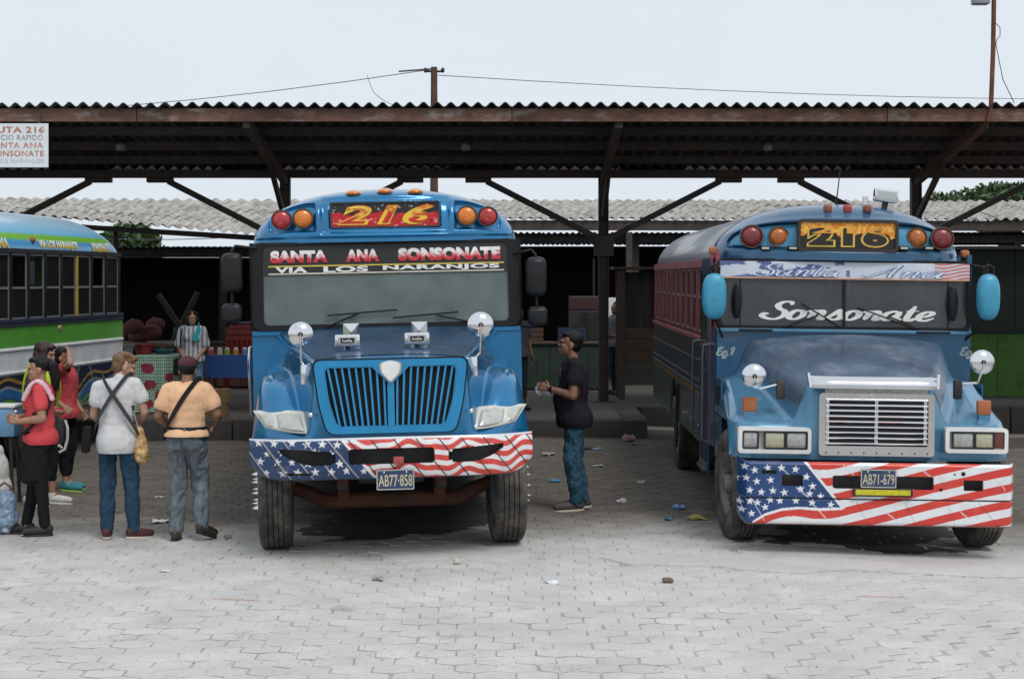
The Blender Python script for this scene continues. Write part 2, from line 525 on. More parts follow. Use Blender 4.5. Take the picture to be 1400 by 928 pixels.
def ground_mat(name, clean, dirty, vcol, grimy=True):
    m = bpy.data.materials.new(name); m.use_nodes = True
    nt = m.node_tree; N = nt.nodes; L = nt.links; b = N['Principled BSDF']
    P = N.new('ShaderNodeNewGeometry').outputs['Position']
    sx = N.new('ShaderNodeSeparateXYZ'); L.new(P, sx.inputs[0])
    def noise(s, d=6, r=0.6):
        n = N.new('ShaderNodeTexNoise'); n.inputs['Scale'].default_value = s; n.inputs['Detail'].default_value = d; n.inputs['Roughness'].default_value = r
        L.new(P, n.inputs['Vector']); return n.outputs['Fac']
    def mth(op, a, b_):
        n = N.new('ShaderNodeMath'); n.operation = op
        for i, v in enumerate((a, b_)):
            if isinstance(v, (int, float)): n.inputs[i].default_value = v
            else: L.new(v, n.inputs[i])
        return n.outputs[0]
    def rng(v, a, b_, c=0.0, d=1.0):
        n = N.new('ShaderNodeMapRange'); L.new(v, n.inputs['Value'])
        for k, q in (('From Min', a), ('From Max', b_), ('To Min', c), ('To Max', d)): n.inputs[k].default_value = q
        return n.outputs['Result']
    def mix(f, a, b_):
        n = N.new('ShaderNodeMix'); n.data_type = 'RGBA'
        if isinstance(f, float): n.inputs['Factor'].default_value = f
        else: L.new(f, n.inputs['Factor'])
        for k, v in (('A', a), ('B', b_)):
            if isinstance(v, tuple): n.inputs[k].default_value = (*v, 1)
            else: L.new(v, n.inputs[k])
        return n.outputs['Result']
    # oil and tyre grime where the buses stand, its edge broken up by noise
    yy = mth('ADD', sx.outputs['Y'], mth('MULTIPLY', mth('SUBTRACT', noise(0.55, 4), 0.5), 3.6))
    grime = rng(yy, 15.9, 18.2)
    c = clean
    col = mix(rng(noise(1.3, 6, .65), .35, .68), tuple(x * 1.05 for x in clean), tuple(x * 0.80 for x in clean))
    col = mix(rng(noise(55, 3), .4, .75), col, tuple(x * 0.78 for x in clean))
    col = mix(mth('MULTIPLY', rng(noise(3.0, 7, .7), .57, .74), 0.55), col, (0.28, 0.24, 0.19))
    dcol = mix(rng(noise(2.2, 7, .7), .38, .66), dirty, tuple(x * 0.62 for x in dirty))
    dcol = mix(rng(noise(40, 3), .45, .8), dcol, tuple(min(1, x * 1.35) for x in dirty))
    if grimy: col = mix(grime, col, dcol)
    spots = mth('MULTIPLY', rng(noise(1.9, 3, .5), .66, .72), 0.35)
    col = mix(spots, col, (0.09, 0.08, 0.07))
    if vcol:
        at_ = N.new('ShaderNodeAttribute'); at_.attribute_name = 'Col'
        n = N.new('ShaderNodeMix'); n.data_type = 'RGBA'; n.blend_type = 'MULTIPLY'; n.inputs['Factor'].default_value = 1.0
        L.new(col, n.inputs['A']); L.new(at_.outputs['Color'], n.inputs['B']); col = n.outputs['Result']
    L.new(col, b.inputs['Base Color'])
    b.inputs['Roughness'].default_value = 0.9
    b.inputs['Specular IOR Level'].default_value = 0.25
    bp = N.new('ShaderNodeBump'); bp.inputs['Strength'].default_value = 0.5; bp.inputs['Distance'].default_value = 0.008
    L.new(mth('ADD', noise(45, 4), mth('MULTIPLY', noise(9, 4), 1.2)), bp.inputs['Height']); L.new(bp.outputs['Normal'], b.inputs['Normal'])
    return m

M_ground = ground_mat('packed dirt', (0.34, 0.31, 0.27), (0.13, 0.115, 0.10), False, False)
M_bed = ground_mat('joint sand', (0.44, 0.41, 0.375), (0.09, 0.077, 0.066), False)
M_paver = ground_mat('concrete paver', (0.605, 0.585, 0.568), (0.155, 0.134, 0.114), True)
M_patch = ground_mat('cement patch', (0.60, 0.578, 0.556), (0.22, 0.195, 0.17), False)

xs = np.array([-900, -200, -60, -30, -20] + list(np.linspace(-16, 16, 81)) + [20, 30, 60, 200, 900], float)
ys = np.array([-60, -20, 0] + list(np.linspace(2, 30, 57)) + [40, 80, 200, 600, 1500], float)
X, Y = np.meshgrid(xs, ys, indexing='ij')
g = grid('ground', X, Y, gh(X, Y) - 0.05, M_ground)
tag(g, kind='structure')

X, Y = np.meshgrid(np.linspace(-16, 16, 321), np.linspace(2, 28.5, 266), indexing='ij')
# bedding dust: low in the joints here, drifted flush with the pavers there
pavement = grid('pavement', X, Y, gh(X, Y) - 0.0075 + 0.0045 * np.clip((vnoise(X, Y, .8, 11, 5) - .25) * 1.6, 0, 1), M_bed)
tag(pavement, kind='structure')

PW, PR, ZIG = 0.246, 0.216, 0.027
def paver_shape(w, rz, zz, dz):
    """six-sided paver: top inset loop, shoulder loop, foot loop"""
    hw = w / 2; a = rz / 2 - zz / 2; b_ = rz / 2 + zz / 2
    loop = [(-hw, -a), (0, -b_), (hw, -a), (hw, a), (0, b_), (-hw, a)]
    vs = []; fs = []
    for k, z in ((1 - 0.045, 0.0), (1 - 0.012, -0.0018), (1 - 0.0, -0.02)):
        for x, y in loop: vs.append((x * k, y * k, z + dz))
    fs.append([0, 1, 2, 3, 4, 5])
    for L0 in (0, 6):
        for i in range(6): fs.append([L0 + i, L0 + 6 + i, L0 + 6 + (i + 1) % 6, L0 + (i + 1) % 6])
    return vs, fs

cells = []
row = 0; y = 9.6
while y < 27.2:
    half = 0.30 * y + 2.6
    n = int(half / PW) + 1
    for i in range(-n, n + 1):
        x = i * PW + (PW / 2 if row % 2 else 0) + 0.03 * math.sin(y * 1.3)
        yy = y + 0.02 * math.sin(x * 1.1 + y * 0.4) + 0.035 * x * 0.25
        if y > 26.5: continue
        cells.append((x + random.uniform(-.007, .007), yy + random.uniform(-.005, .005)))
    row += 1; y += PR
inview = [c for c in cells if c[1] > 10.75 and abs(c[0]) < 0.28 * c[1] - 0.05]
inview.sort(key=lambda c: c[1])
single = set(inview[:298])
variants = []
for k in range(12):
    vs, fs = paver_shape(PW - random.choice([0.004, 0.005, 0.007, 0.013]), PR - random.choice([0.004, 0.005, 0.010]), ZIG * 2, 0)
    vs = [(a + random.uniform(-.006, .006), b_ + random.uniform(-.006, .006), c) for a, b_, c in vs]
    me = bpy.data.meshes.new('paver'); me.from_pydata(vs, [], fs); me.update()
    s_ = random.uniform(0.945, 1.03)
    ca = me.color_attributes.new('Col', 'FLOAT_COLOR', 'POINT')
    for d_ in ca.data: d_.color = (s_, s_ * random.uniform(.985, 1.0), s_ * random.uniform(.97, .99), 1)
    me.materials.append(M_paver)
    variants.append(me)
SV = []; SF = []; SC = []
for c in cells:
    z = ghf(*c) + random.uniform(-.0014, .0014)
    if c in single:
        o = bpy.data.objects.new('paver', random.choice(variants)); COL.objects.link(o)
        o.parent = pavement; o.location = (c[0], c[1], z)
        o.rotation_euler = (random.gauss(0, .0045), random.gauss(0, .0045), random.gauss(0, .010) + 0.009)
    else:
        vs, fs = paver_shape(PW - random.choice([0.004, 0.005, 0.007, 0.012]), PR - random.choice([0.004, 0.005, 0.009]), ZIG * 2, 0)
        tx, ty = random.gauss(0, .0045), random.gauss(0, .0045); s_ = random.uniform(0.945, 1.03); b0 = len(SV)
        for a, b_, q in vs: SV.append((c[0] + a, c[1] + b_, z + q + a * tx + b_ * ty)); SC.append(s_)
        SF += [[i + b0 for i in f] for f in fs]
me = bpy.data.meshes.new('paver_field'); me.from_pydata(SV, [], SF); me.update()
ca = me.color_attributes.new('Col', 'FLOAT_COLOR', 'POINT')
ca.data.foreach_set('color', np.array([[s_, s_, s_ * .985, 1] for s_ in SC], np.float32).ravel())
o = link('paver_field', me, M_paver, pavement); tag(o, kind='stuff')

# cement skim laid over the pavers in front of the right bay, with a broken edge
def inside(px, py, poly):
    r = np.zeros(px.shape, bool); j = len(poly) - 1
    for i in range(len(poly)):
        xi, yi = poly[i]; xj, yj = poly[j]
        r ^= ((yi > py) != (yj > py)) & (px < (xj - xi) * (py - yi) / (yj - yi + 1e-12) + xi)
        j = i
    return r
def gpt(px, py): # ground point of a pixel
    d = CAMH * FPX / (py - HY); return ((px - HX) / FPX * d, d)
def skim(name, pix, m=None, lift=0.011, wob=.35):
    poly = [gpt(*p) for p in pix]
    xs_ = [p[0] for p in poly]; ys_ = [p[1] for p in poly]
    X, Y = np.meshgrid(np.arange(min(xs_) - .2, max(xs_) + .2, .028), np.arange(min(ys_) - .2, max(ys_) + .2, .028), indexing='ij')
    wx = X + (vnoise(X, Y, 2.5, 1) - .5) * wob; wy = Y + (vnoise(X, Y, 2.5, 2) - .5) * wob
    k = inside(wx, wy, poly)
    keep = k[:-1, :-1] & k[1:, :-1] & k[1:, 1:] & k[:-1, 1:]
    Z = gh(X, Y) + lift + (vnoise(X, Y, 3, 4) - .5) * (.008 if m is None else .001)
    o = grid(name, X, Y, Z, m or M_patch, keep=keep, thick=(0, 0, -0.016 if m is None else -.006))
    return tag(o, kind='structure')
skim('cement_patch', [(812, 769), (860, 764), (950, 766), (1000, 755), (1040, 743), (1130, 748), (1260, 752), (1460, 748), (1500, 772), (1330, 782), (1180, 779), (1050, 783), (930, 778), (850, 777)])
skim('cement_patch', [(500, 757), (560, 752), (640, 749), (730, 757), (745, 768), (690, 776), (600, 770), (530, 772)])

# under-bus shade painted as dark, rough-edged patches in the bays
M_underbus_shade = mat('painted underbus shade', (0.050, 0.044, 0.039), 0.75, 0, 0.4, 2.2, 0.5, 40, dirt=(0.12, 0.105, 0.09), dscale=1.6, damt=0.3, coords='World')
skim('underbus_shade', [(425, 732), (470, 741), (540, 738), (640, 733), (672, 722), (668, 690), (650, 660), (600, 640), (450, 640), (415, 680)], M_underbus_shade, .0045, 1.1)
skim('underbus_shade', [(1060, 733), (1120, 742), (1210, 746), (1290, 744), (1300, 715), (1260, 680), (1200, 650), (1080, 650), (1050, 690)], M_underbus_shade, .0045, 1.1)
# platform of the terminal, edged with kerb stones
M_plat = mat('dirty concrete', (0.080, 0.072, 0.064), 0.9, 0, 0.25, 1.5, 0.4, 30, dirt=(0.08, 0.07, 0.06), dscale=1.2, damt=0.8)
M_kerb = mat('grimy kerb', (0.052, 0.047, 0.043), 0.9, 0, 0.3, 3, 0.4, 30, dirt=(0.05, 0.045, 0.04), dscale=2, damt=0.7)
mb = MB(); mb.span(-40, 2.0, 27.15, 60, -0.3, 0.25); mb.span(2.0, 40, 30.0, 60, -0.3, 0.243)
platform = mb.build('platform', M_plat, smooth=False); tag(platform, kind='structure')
kv = MB().span(-0.49, 0.49, 0, 0.35, -0.25, 0.262, 0.02, 2)
kme = mesh('kerb_stone', kv.v, kv.f); kme.materials.append(M_kerb)
def kerb(x, y, rz=0):
    o = bpy.data.objects.new('kerb_stone', kme); COL.objects.link(o); o.parent = platform
    o.location = (x, y + random.uniform(-.012, .012), random.uniform(-.01, .008)); o.rotation_euler = (0, 0, rz + random.gauss(0, .006))
for i in range(14): kerb(1.4 - i * 1.0, 26.8)
for i in range(3): kerb(1.99, 27.3 + i, math.radians(90))
for i in range(10): kerb(2.6 + i * 1.0, 29.7)
# rough gravel strip at the foot of the green kiosk

# ---------------------------------------------------------------- front canopy
M_rustwhite = mat('peeling rusty channel', (0.18, 0.090, 0.060), 0.8, 0, 0.45, 3.0, 0.4, 30, dirt=(0.50, 0.45, 0.40), dscale=2.6, damt=0.42, stretch=(0.8, 1, 2.2))
M_steel = mat('sooty steel', (0.062, 0.050, 0.043), 0.7, 0.1, 0.35, 4, 0.3, 30, dirt=RUST, dscale=3, damt=0.35)
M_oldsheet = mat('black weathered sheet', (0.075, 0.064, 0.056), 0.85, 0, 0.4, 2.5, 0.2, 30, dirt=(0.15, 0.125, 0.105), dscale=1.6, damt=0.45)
M_cement = mat('grey fibre cement', (0.43, 0.405, 0.37), 0.9, 0, 0.35, 3.0, 0.3, 40, dirt=(0.15, 0.13, 0.11), dscale=2.4, damt=0.65)
M_rustpipe = mat('rusty pipe', (0.16, 0.065, 0.04), 0.8, 0.1, 0.4, 8, 0.4, 40)

M_rafter = mat('worn brown steel', (0.12, 0.09, 0.075), 0.75, 0, 0.35, 4, 0.3, 30, dirt=RUST, dscale=3, damt=0.4)
DC, DF_ = 31.0, 26.4
CW = 0.195
def corr_mesh(name, w, length, period, amp, thick, nper, z_front, z_back, m, per=10):
    """corrugated sheet: flutes along y"""
    nu = nper * per + 1
    U = np.linspace(0, w, nu); Vv = np.array([0, .5, 1.0])
    X, T = np.meshgrid(U, Vv, indexing='ij')
    Z = amp * np.cos(2 * np.pi * X / period) + z_front + (z_back - z_front) * T
    return grid(name, X, T * length, Z, m, thick=(0, 0, -thick), link_it=False)

canopy = Frame('canopy', (0, DC, 0.25))
tag(canopy.o, 'long open bus shelter canopy of dark corrugated sheets with rusty front beam', 'canopy')
CO = Vector((0, DC, 0.25))
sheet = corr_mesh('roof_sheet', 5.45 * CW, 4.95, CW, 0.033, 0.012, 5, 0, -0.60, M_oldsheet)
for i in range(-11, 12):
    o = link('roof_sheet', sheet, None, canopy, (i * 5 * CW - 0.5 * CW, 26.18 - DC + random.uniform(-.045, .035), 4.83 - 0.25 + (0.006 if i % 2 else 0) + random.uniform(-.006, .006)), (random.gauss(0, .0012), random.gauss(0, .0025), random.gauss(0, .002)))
for i in range(-2, 2):
    mb = MB(); x0, x1 = i * 5.4 + .006, (i + 1) * 5.4 - .006
    mb.span(x0, x1, 26.30, 26.318, 4.60, 4.785); mb.span(x0, x1, 26.3185, 26.42, 4.60, 4.618); mb.span(x0, x1, 26.3185, 26.42, 4.767, 4.785)
    mb.build('fascia_beam', M_rustwhite, canopy, world=CO, smooth=False)
for k, yy in enumerate((27.45, 28.6, 29.75)):
    zt = 4.83 - 0.60 * (yy - 26.18) / 4.95 - .055
    mb = MB(); mb.span(-10.9, 10.9, yy, yy + .05, zt - .13, zt, .004)
    mb.span(-10.9, 10.9, yy + .0505, yy + .11, zt - .13, zt - .118)
    mb.build('purlin', M_steel, canopy, world=CO, smooth=False)
mb = MB(); mb.span(-10.9, 10.9, 30.86, 31.1, 4.045, 4.175, .006); mb.span(-10.9, 10.9, 31.16, 31.19, 4.05, 4.32); mb.build('rear_beam', M_steel, canopy, world=CO, smooth=False)
colx = [(px - HX) / FPX * DC for px in (-36, 390, 825, 1252)]
for k, x in enumerate(colx):
    mb = MB()
    mb.span(x - .085, x - .071, DC - .09, DC + .09, .25, 4.04); mb.span(x + .071, x + .085, DC - .09, DC + .09, .25, 4.04)
    mb.span(x - .0708, x + .0708, DC - .012, DC + .012, .25, 4.04)
    mb.build('column', M_steel, canopy, world=CO, smooth=False)
    mb = MB(); mb.span(x - .17, x + .17, DC - .11, DC - .0915, 2.72, 3.06, .004); mb.span(x - .17, x - .13, DC - .115, DC - .1115, 2.72, 3.06); mb.span(x + .13, x + .17, DC - .115, DC - .1115, 2.72, 3.06)
    mb.build('gusset_plate', M_steel, canopy, world=CO, smooth=False)
    mb = MB(); mb.span(x - .2, x + .2, DC - .2, DC + .2, .25, .27); mb.build('base_plate', M_steel, canopy, world=CO, smooth=False)
    # rafter reaching forward to the fascia
    mb = MB(); mb.bar((x, DC - .05, 4.0), (x, 26.45, 4.60), .11, .16); mb.build('rafter', M_rafter, canopy, world=CO, smooth=False)
    mb = MB(); mb.bar((x, DC - .1, 3.35), (x, 28.9, 4.22), .07, .10); mb.build('strut', M_steel, canopy, world=CO, smooth=False)
    for s in (-1, 1):
        mb = MB(); mb.bar((x + s * .09, DC, 3.02), (x + s * 1.98, DC, 3.985), .09, .10); mb.build('brace', M_steel, canopy, world=CO, smooth=False)
        mb = MB(); mb.span(x + s * 1.9, x + s * 2.34, DC - .09, DC + .09, 3.965, 4.043, .008); mb.build('brace_shoe', M_steel, canopy, world=CO, smooth=False)
# lamps hung under the sheets
M_lampglass = mat('dull lamp glass', (0.25, 0.25, 0.24), 0.4, 0, 0.1)
for i, px in enumerate((165, 637, 1049)):
    p = at(px, 203, 28.6)
    f = Frame('hanging_lamp', (p.x, p.y, p.z + .1))
    tag(f.o, 'small unlit bulb lamp hanging under the dark canopy sheets', 'lamp', 'lamps under the canopy')
    zt = 4.83 - 0.60 * (28.6 - 26.18) / 4.95 - .19 - (p.z + .1)
    mb = MB(); mb.tube([(0, .02, max(zt, .05)), (0, 0.01, .03), (0, 0, -.02)], .012, 6); mb.build('stem', M_steel, f)
    mb = MB(); mb.lathe([(0.0, .04), (.05, .03), (.09, -.01), (.10, -.03), (.085, -.03), (0, -.02)], 14); mb.build('lamp_shade', M_steel, f)
    mb = MB(); mb.lathe([(0.0, -.025), (.07, -.03), (.085, -.07), (.07, -.13), (0, -.145)], 14); mb.build('lamp_globe', M_lampglass, f)

# tall rusty lamp mast standing on the canopy edge
p = at(1352, 168, 26.25)
f = Frame('lamp_mast', (p.x, 26.25, 4.2))
tag(f.o, 'thin rusty lamp mast rising from the canopy edge above the right bus', 'lamp mast')
mb = MB(); mb.tube([(-.12, .9, .1), (0.0, .02, .42), (.03, 0, .62), (.06, 0, 1.4), (.075, 0, 2.3)], .034, 10); mb.build('mast', M_rustpipe, f)
mb = MB(); mb.box((-.12, 0, 2.13), (.24, .2, .12), .02, 2); mb.build('lamp_head', mat('grey lamp housing', (0.3, 0.32, 0.34), .5), f)
mb = MB(); mb.tube([(-.03, 0, 2.18), (.075, 0, 2.2)], .02, 8); mb.build('lamp_arm', M_rustpipe, f)
mb = MB(); mb.tube([(.10, 0, 1.8), (.16, 0, 1.74), (.16, 0, 1.62), (.11, 0, 1.56), (.10, 0, 1.5), (.2, 0, 1.0), (.37, .02, .66)], .006, 6); mb.build('cable', M_black, f)

# painted route board under the fascia
M_board = mat('white sign paint', (0.74, 0.75, 0.75), 0.5, 0, 0.05, 6, dirt=(0.45, 0.42, 0.4), dscale=3, damt=0.12)
M_sign_or = mat('faded orange lettering', (0.50, 0.17, 0.08), 0.6, 0, 0.35, 12, dirt=(0.72, 0.72, 0.70), dscale=9, damt=0.5)
M_sign_gr = mat('faded grey lettering', (0.33, 0.28, 0.27), 0.6, 0, 0.2, 14, dirt=(0.72, 0.72, 0.70), dscale=9, damt=0.5)
M_sign_lt = mat('worn pale lettering', (0.48, 0.47, 0.47), 0.6, 0, 0.2, 14, dirt=(0.74, 0.74, 0.73), dscale=9, damt=0.6)
DB = 26.22
b0 = at(-62, 229, DB); b1 = at(66, 169, DB)
f = Frame('route_board', ((b0.x + b1.x) / 2, DB, b0.z))
tag(f.o, 'white painted route board lettered RUTA 216 hung beneath the canopy beam', 'sign')
bw = b1.x - b0.x; bh = b1.z - b0.z
mb = MB(); mb.span(-bw / 2, bw / 2, 0, .02, 0, bh, .004); mb.build('panel', M_board, f, smooth=False)
for s in (-.4, .4):
    mb = MB(); mb.span(s * bw - .015, s * bw + .015, .021, .045, bh * .5, bh + .14); mb.build('hanger', M_steel, f, smooth=False)
sc = bw / 128.0
def board_line(s, px0, px1, y0, y1, m, bold=.018):
    V, F = text_polys(s, bold, 1.1)
    x0 = -bw / 2 + (px0 + 62) * sc; z0 = (229 - y1) * sc
    put_polys('lettering', V, F, (px1 - px0) * sc, (y1 - y0) * sc, lambda x, z: (x0 + x, -.003, z0 + z), m, f)
board_line('RUTA 216', -14, 61, 173, 182, M_sign_or, .03)
board_line('SERVICIO RAPIDO', -24, 59, 184.5, 192, M_sign_gr, .012)
board_line('SANTA ANA', -14, 59, 195, 203, M_sign_or)
board_line('SONSONATE', -12, 60, 206, 214, M_sign_or)
board_line('VIA LOS NARANJOS', -22, 60, 217, 225, M_sign_lt, .004)

# ---------------------------------------------------------------- market buildings behind
def roof_patch(fr, e0, e1, r0, r1, ncol, nrow, label_period, m, amp=.03):
    """sheets between an eave line e0-e1 and a ridge line r0-r1, flutes running from ridge to eave; one mesh object per sheet"""
    e0, e1, r0, r1 = map(Vector, (e0, e1, r0, r1)); org = fr.M.translation
    L_ = (e1 - e0).length; nper = max(2, round(L_ / ncol / label_period))
    for i in range(ncol):
        for j in range(nrow):
            U = np.linspace(i / ncol, (i + 1 + .06) / ncol, nper * 8 + 1); W = np.linspace(j / nrow, min(1.02, (j + 1.07) / nrow), 3)
            A, B = np.meshgrid(U, W, indexing='ij')
            P = [np.zeros_like(A) for _ in range(3)]
            for k in range(3):
                P[k] = (e0[k] * (1 - A) + e1[k] * A) * (1 - B) + (r0[k] * (1 - A) + r1[k] * A) * B - org[k]
            lift = 0.012 * (1 - (B * nrow - j)) + random.uniform(-.008, .008) + (0.004 if (i + j) % 2 else 0)
            P[2] = P[2] + amp * np.cos(2 * np.pi * (A * ncol - i) * nper) + lift + j * 0.0
            grid('roof_sheet', P[0], P[1], P[2], m, fr, thick=(0, 0.002, -0.010))

ra = Frame('market_roof', (-6, 36, 0.25))
tag(ra.o, 'grey fibre cement corrugated roof sagging above the stalls by the green bus', 'roof', 'market roofs')
roof_patch(ra, at(-70, 284, 34.5), at(470, 330, 32.6), at(-190, 270, 40), at(440, 275, 38.5), 9, 3, .2, M_cement)
for px, d in ((20, 36), (158, 35.2), (352, 35.0)):
    p = at(px, 310, d); mb = MB(); mb.tube([(p.x + 6, d - 36, 0), (p.x + 6, d - 36, p.z - .25)], .05, 8); mb.build('post', M_steel, ra)
mb = MB(); a = at(-60, 298, 35.0); b_ = at(358, 324, 33.4); O = Vector((-6, 36, .25)); mb.bar(a - O + Vector((0, .4, -.02)), b_ - O + Vector((0, .4, -.02)), .06, .10); mb.build('eave_beam', M_steel, ra)

rb = Frame('market_roof', (5, 38, 0.25))
tag(rb.o, 'pale grey corrugated roof with dark eave beam behind the right bus', 'roof', 'market roofs')
roof_patch(rb, at(600, 299, 36), at(1500, 301, 36), at(520, 274, 42), at(1440, 275.5, 42), 13, 3, .2, M_cement)
mb = MB(); a = at(600, 308, 36.1); b_ = at(1500, 309, 36.1); O = Vector((5, 38, .25)); mb.bar(a - O, b_ - O, .08, .2); mb.build('eave_beam', M_steel, rb)
for px in (640, 860, 1075, 1290, 1480):
    p = at(px, 312, 36.1); mb = MB(); mb.span(p.x - 5 - .06, p.x - 5 + .06, -1.95, -1.83, 0, p.z - .33); mb.build('post', M_steel, rb)

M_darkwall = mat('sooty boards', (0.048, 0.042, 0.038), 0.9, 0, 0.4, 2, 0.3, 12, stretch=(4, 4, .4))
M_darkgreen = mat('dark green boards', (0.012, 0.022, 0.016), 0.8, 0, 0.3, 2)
M_tin = mat('dark tin', (0.04, 0.04, 0.042), 0.7, 0.3, 0.3, 3)
def hall(name, x0, x1, zt, label, opening=None):
    f = Frame(name, ((x0 + x1) / 2, 36.5, 0.25)); tag(f.o, label, 'market hall')
    O = Vector(((x0 + x1) / 2, 36.5, .25))
    mb = MB()
    if opening:
        a0, a1, c0, c1 = opening
        mb.span(x0, a0, 46, 46.12, .25, zt - .1); mb.span(a1, x1, 46, 46.12, .25, zt - .1); mb.span(a0, a1, 46, 46.12, c1, zt - .1); mb.span(a0, a1, 46, 46.12, .25, c0)
    else: mb.span(x0, x1, 46, 46.12, .25, zt - .1)
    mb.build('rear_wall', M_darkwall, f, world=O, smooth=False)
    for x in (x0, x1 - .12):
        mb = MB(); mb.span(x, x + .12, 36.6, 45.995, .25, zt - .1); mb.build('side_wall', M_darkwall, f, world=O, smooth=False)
    n = int((x1 - x0) / 1.0); w_ = (x1 - x0) / n
    sh = corr_mesh('roof_sheet', w_ * 1.04, 9.9, .12, .018, .006, 9, 0, -.05, M_tin, 6)
    for i in range(n): link('roof_sheet', sh, None, f, (x0 + i * w_ - O.x, 36.35 - O.y, zt - O.z + (.004 if i % 2 else 0)))
    mb = MB(); mb.span(x0, x1, 36.45, 36.55, zt - .2, zt - .035); mb.build('header_beam', M_darkwall, f, world=O, smooth=False)
    k = max(2, int((x1 - x0) / 3.2))
    for i in range(k + 1):
        x = x0 + .1 + (x1 - x0 - .2) * i / k
        mb = MB(); mb.span(x - .07, x + .07, 36.44, 36.56, .25, zt - .2); mb.build('post', M_darkwall, f, world=O, smooth=False)
    return f
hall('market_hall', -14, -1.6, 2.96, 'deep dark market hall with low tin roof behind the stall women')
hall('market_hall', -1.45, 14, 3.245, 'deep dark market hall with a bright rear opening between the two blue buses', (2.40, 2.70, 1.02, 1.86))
o = MB().span(0.5, 6.5, 52, 52.2, -.05, 2.7).build('added_white_wall', mat('added wall white', (.72, .72, .70), .9, 0, .1), smooth=False); tag(o, 'white wall added to brighten the rear opening of the dark hall', 'wall')  # white wall added behind the hall so its opening looks bright

# green kiosk at the right edge
M_green = mat('green painted boards', (0.055, 0.155, 0.022), 0.75, 0, 0.25, 3, 0.2, 20, dirt=(0.04, 0.05, 0.02), damt=.5)
f = Frame('kiosk', (9.9, 32.4, 0.25)); tag(f.o, 'closed market kiosk with bright green lower boards and dark upper shutter', 'kiosk')
for i in range(6):
    mb = MB(); mb.span(-1.95 + i * .65, -1.95 + (i + 1) * .65 - .006, 0, .05, .0, 1.12, .004); mb.build('board', M_green, f, smooth=False)
mb = MB(); mb.span(-1.98, 1.95, -.06, .25, 1.125, 1.165, .005); mb.build('counter', M_darkgreen, f, smooth=False)
for i in range(4):
    mb = MB(); mb.span(-1.95 + i * .975, -1.95 + (i + 1) * .975 - .01, .03, .07, 1.17, 2.6, .004); mb.build('shutter', M_darkgreen, f, smooth=False)
mb = MB(); mb.span(-1.95, -1.9, .075, 2.2, 0, 2.6); mb.span(1.85, 1.9, .075, 2.2, 0, 2.6); mb.span(-1.95, 1.95, 2.21, 2.25, 0, 2.6); mb.build('side_wall', M_darkgreen, f, smooth=False)
mb = MB(); mb.span(-2.05, 2.05, -.25, 2.4, 2.605, 2.66); mb.build('roof', M_tin, f, smooth=False)

# wooden booth between the buses
M_wood = mat('old dark wood', (0.075, 0.05, 0.035), 0.85, 0, 0.35, 3, 0.4, 14, stretch=(6, 6, .6))
M_woodl = mat('worn brown plank', (0.085, 0.05, 0.03), 0.85, 0, 0.35, 3, 0.4, 14, stretch=(.6, 6, 6))
p0 = at(850, 555, 31.6); p1 = at(905, 555, 31.6)
f = Frame('wooden_booth', ((p0.x + p1.x) / 2, 31.6, .25)); tag(f.o, 'narrow open booth of old dark timber beside the canopy column', 'booth')
hw = (p1.x - p0.x) / 2
for x in (-hw, hw):
    for y in (0, .8):
        mb = MB(); mb.box((x, y, 1.12), (.11, .1, 2.24), .008); mb.build('post', M_wood, f, smooth=False)
for i in range(5):
    mb = MB(); mb.span(-hw + .06, hw - .06, .0, .03, .25 + i * .2, .25 + i * .2 + .192, .004); mb.build('plank', M_woodl if i > 1 else M_plat, f, smooth=False)
mb = MB(); mb.span(-hw - .15, hw + .12, -.15, .95, 2.245, 2.29, .005); mb.build('top_board', M_wood, f, smooth=False)
mb = MB(); mb.span(-hw, hw, .86, .88, .3, 2.2); mb.build('rear_board', M_darkwall, f, smooth=False)
# paper notice pinned in the dark beside the column
f = Frame('paper_notice', tuple(at(812, 422, 36.35))); tag(f.o, 'small pale paper notice pinned to a dark post near the column', 'notice')
mb = MB(); mb.span(-.07, .07, 0, .004, -.14, .16); mb.build('sheet', mat('grey paper', (.22, .22, .21), .9), f, smooth=False)
mb = MB(); mb.span(-.02, .02, .005, .06, -.02, 1.0); mb.build('string', M_dark, f, smooth=False)

# utility pole and wires
M_pole = mat('weathered pole', (0.10, 0.055, 0.04), 0.85, 0, 0.3, 5)
pd = 46.6; p = at(593.5, 92, pd)
f = Frame('utility_pole', (p.x, pd, -.05)); tag(f.o, 'brown utility pole rising behind the canopy roof', 'utility pole')
mb = MB(); mb.tube([(0, 0, 0), (0, 0, 4), (0, 0, p.z + .05)], [.12, .11, .085], 10); mb.build('shaft', M_pole, f)
mb = MB(); mb.tube([(-.2, 0, p.z - .06), (.2, 0, p.z - .06)], .03, 6); mb.build('crossarm', M_dark, f)
mb = MB()
for s in (-1, 1): mb.ell((s * .22, 0, p.z - .03), (.05, .05, .07), 8, 6)
mb.build('insulator', M_dark, f)
M_wire = mat('cable', (0.08, 0.08, 0.085), 0.6)
def wire(pts, r, label, sag=.2):
    P = [at(*q) for q in pts]; out = []
    for a, b_ in zip(P[:-1], P[1:]):
        for k in range(8):
            t = k / 8; out.append(a.lerp(b_, t) - Vector((0, 0, sag * 4 * t * (1 - t))))
    out.append(P[-1])
    mb = MB(); mb.tube([q - P[0] for q in out], r, 5)
    o = mb.build('overhead_wire', M_wire, loc=P[0]); tag(o, label, 'wire', 'overhead wires')
wire([(591, 95, pd), (-150, 158, 60)], .011, 'thin overhead wire running left from the brown utility pole', .3)
wire([(597, 103, pd), (1500, 136, 60)], .010, 'thin overhead wire running right from the brown utility pole', .15)
wire([(545, 98, pd), (591, 94.5, pd - .02)], .022, 'short thick cable splice beside the brown utility pole', 0)
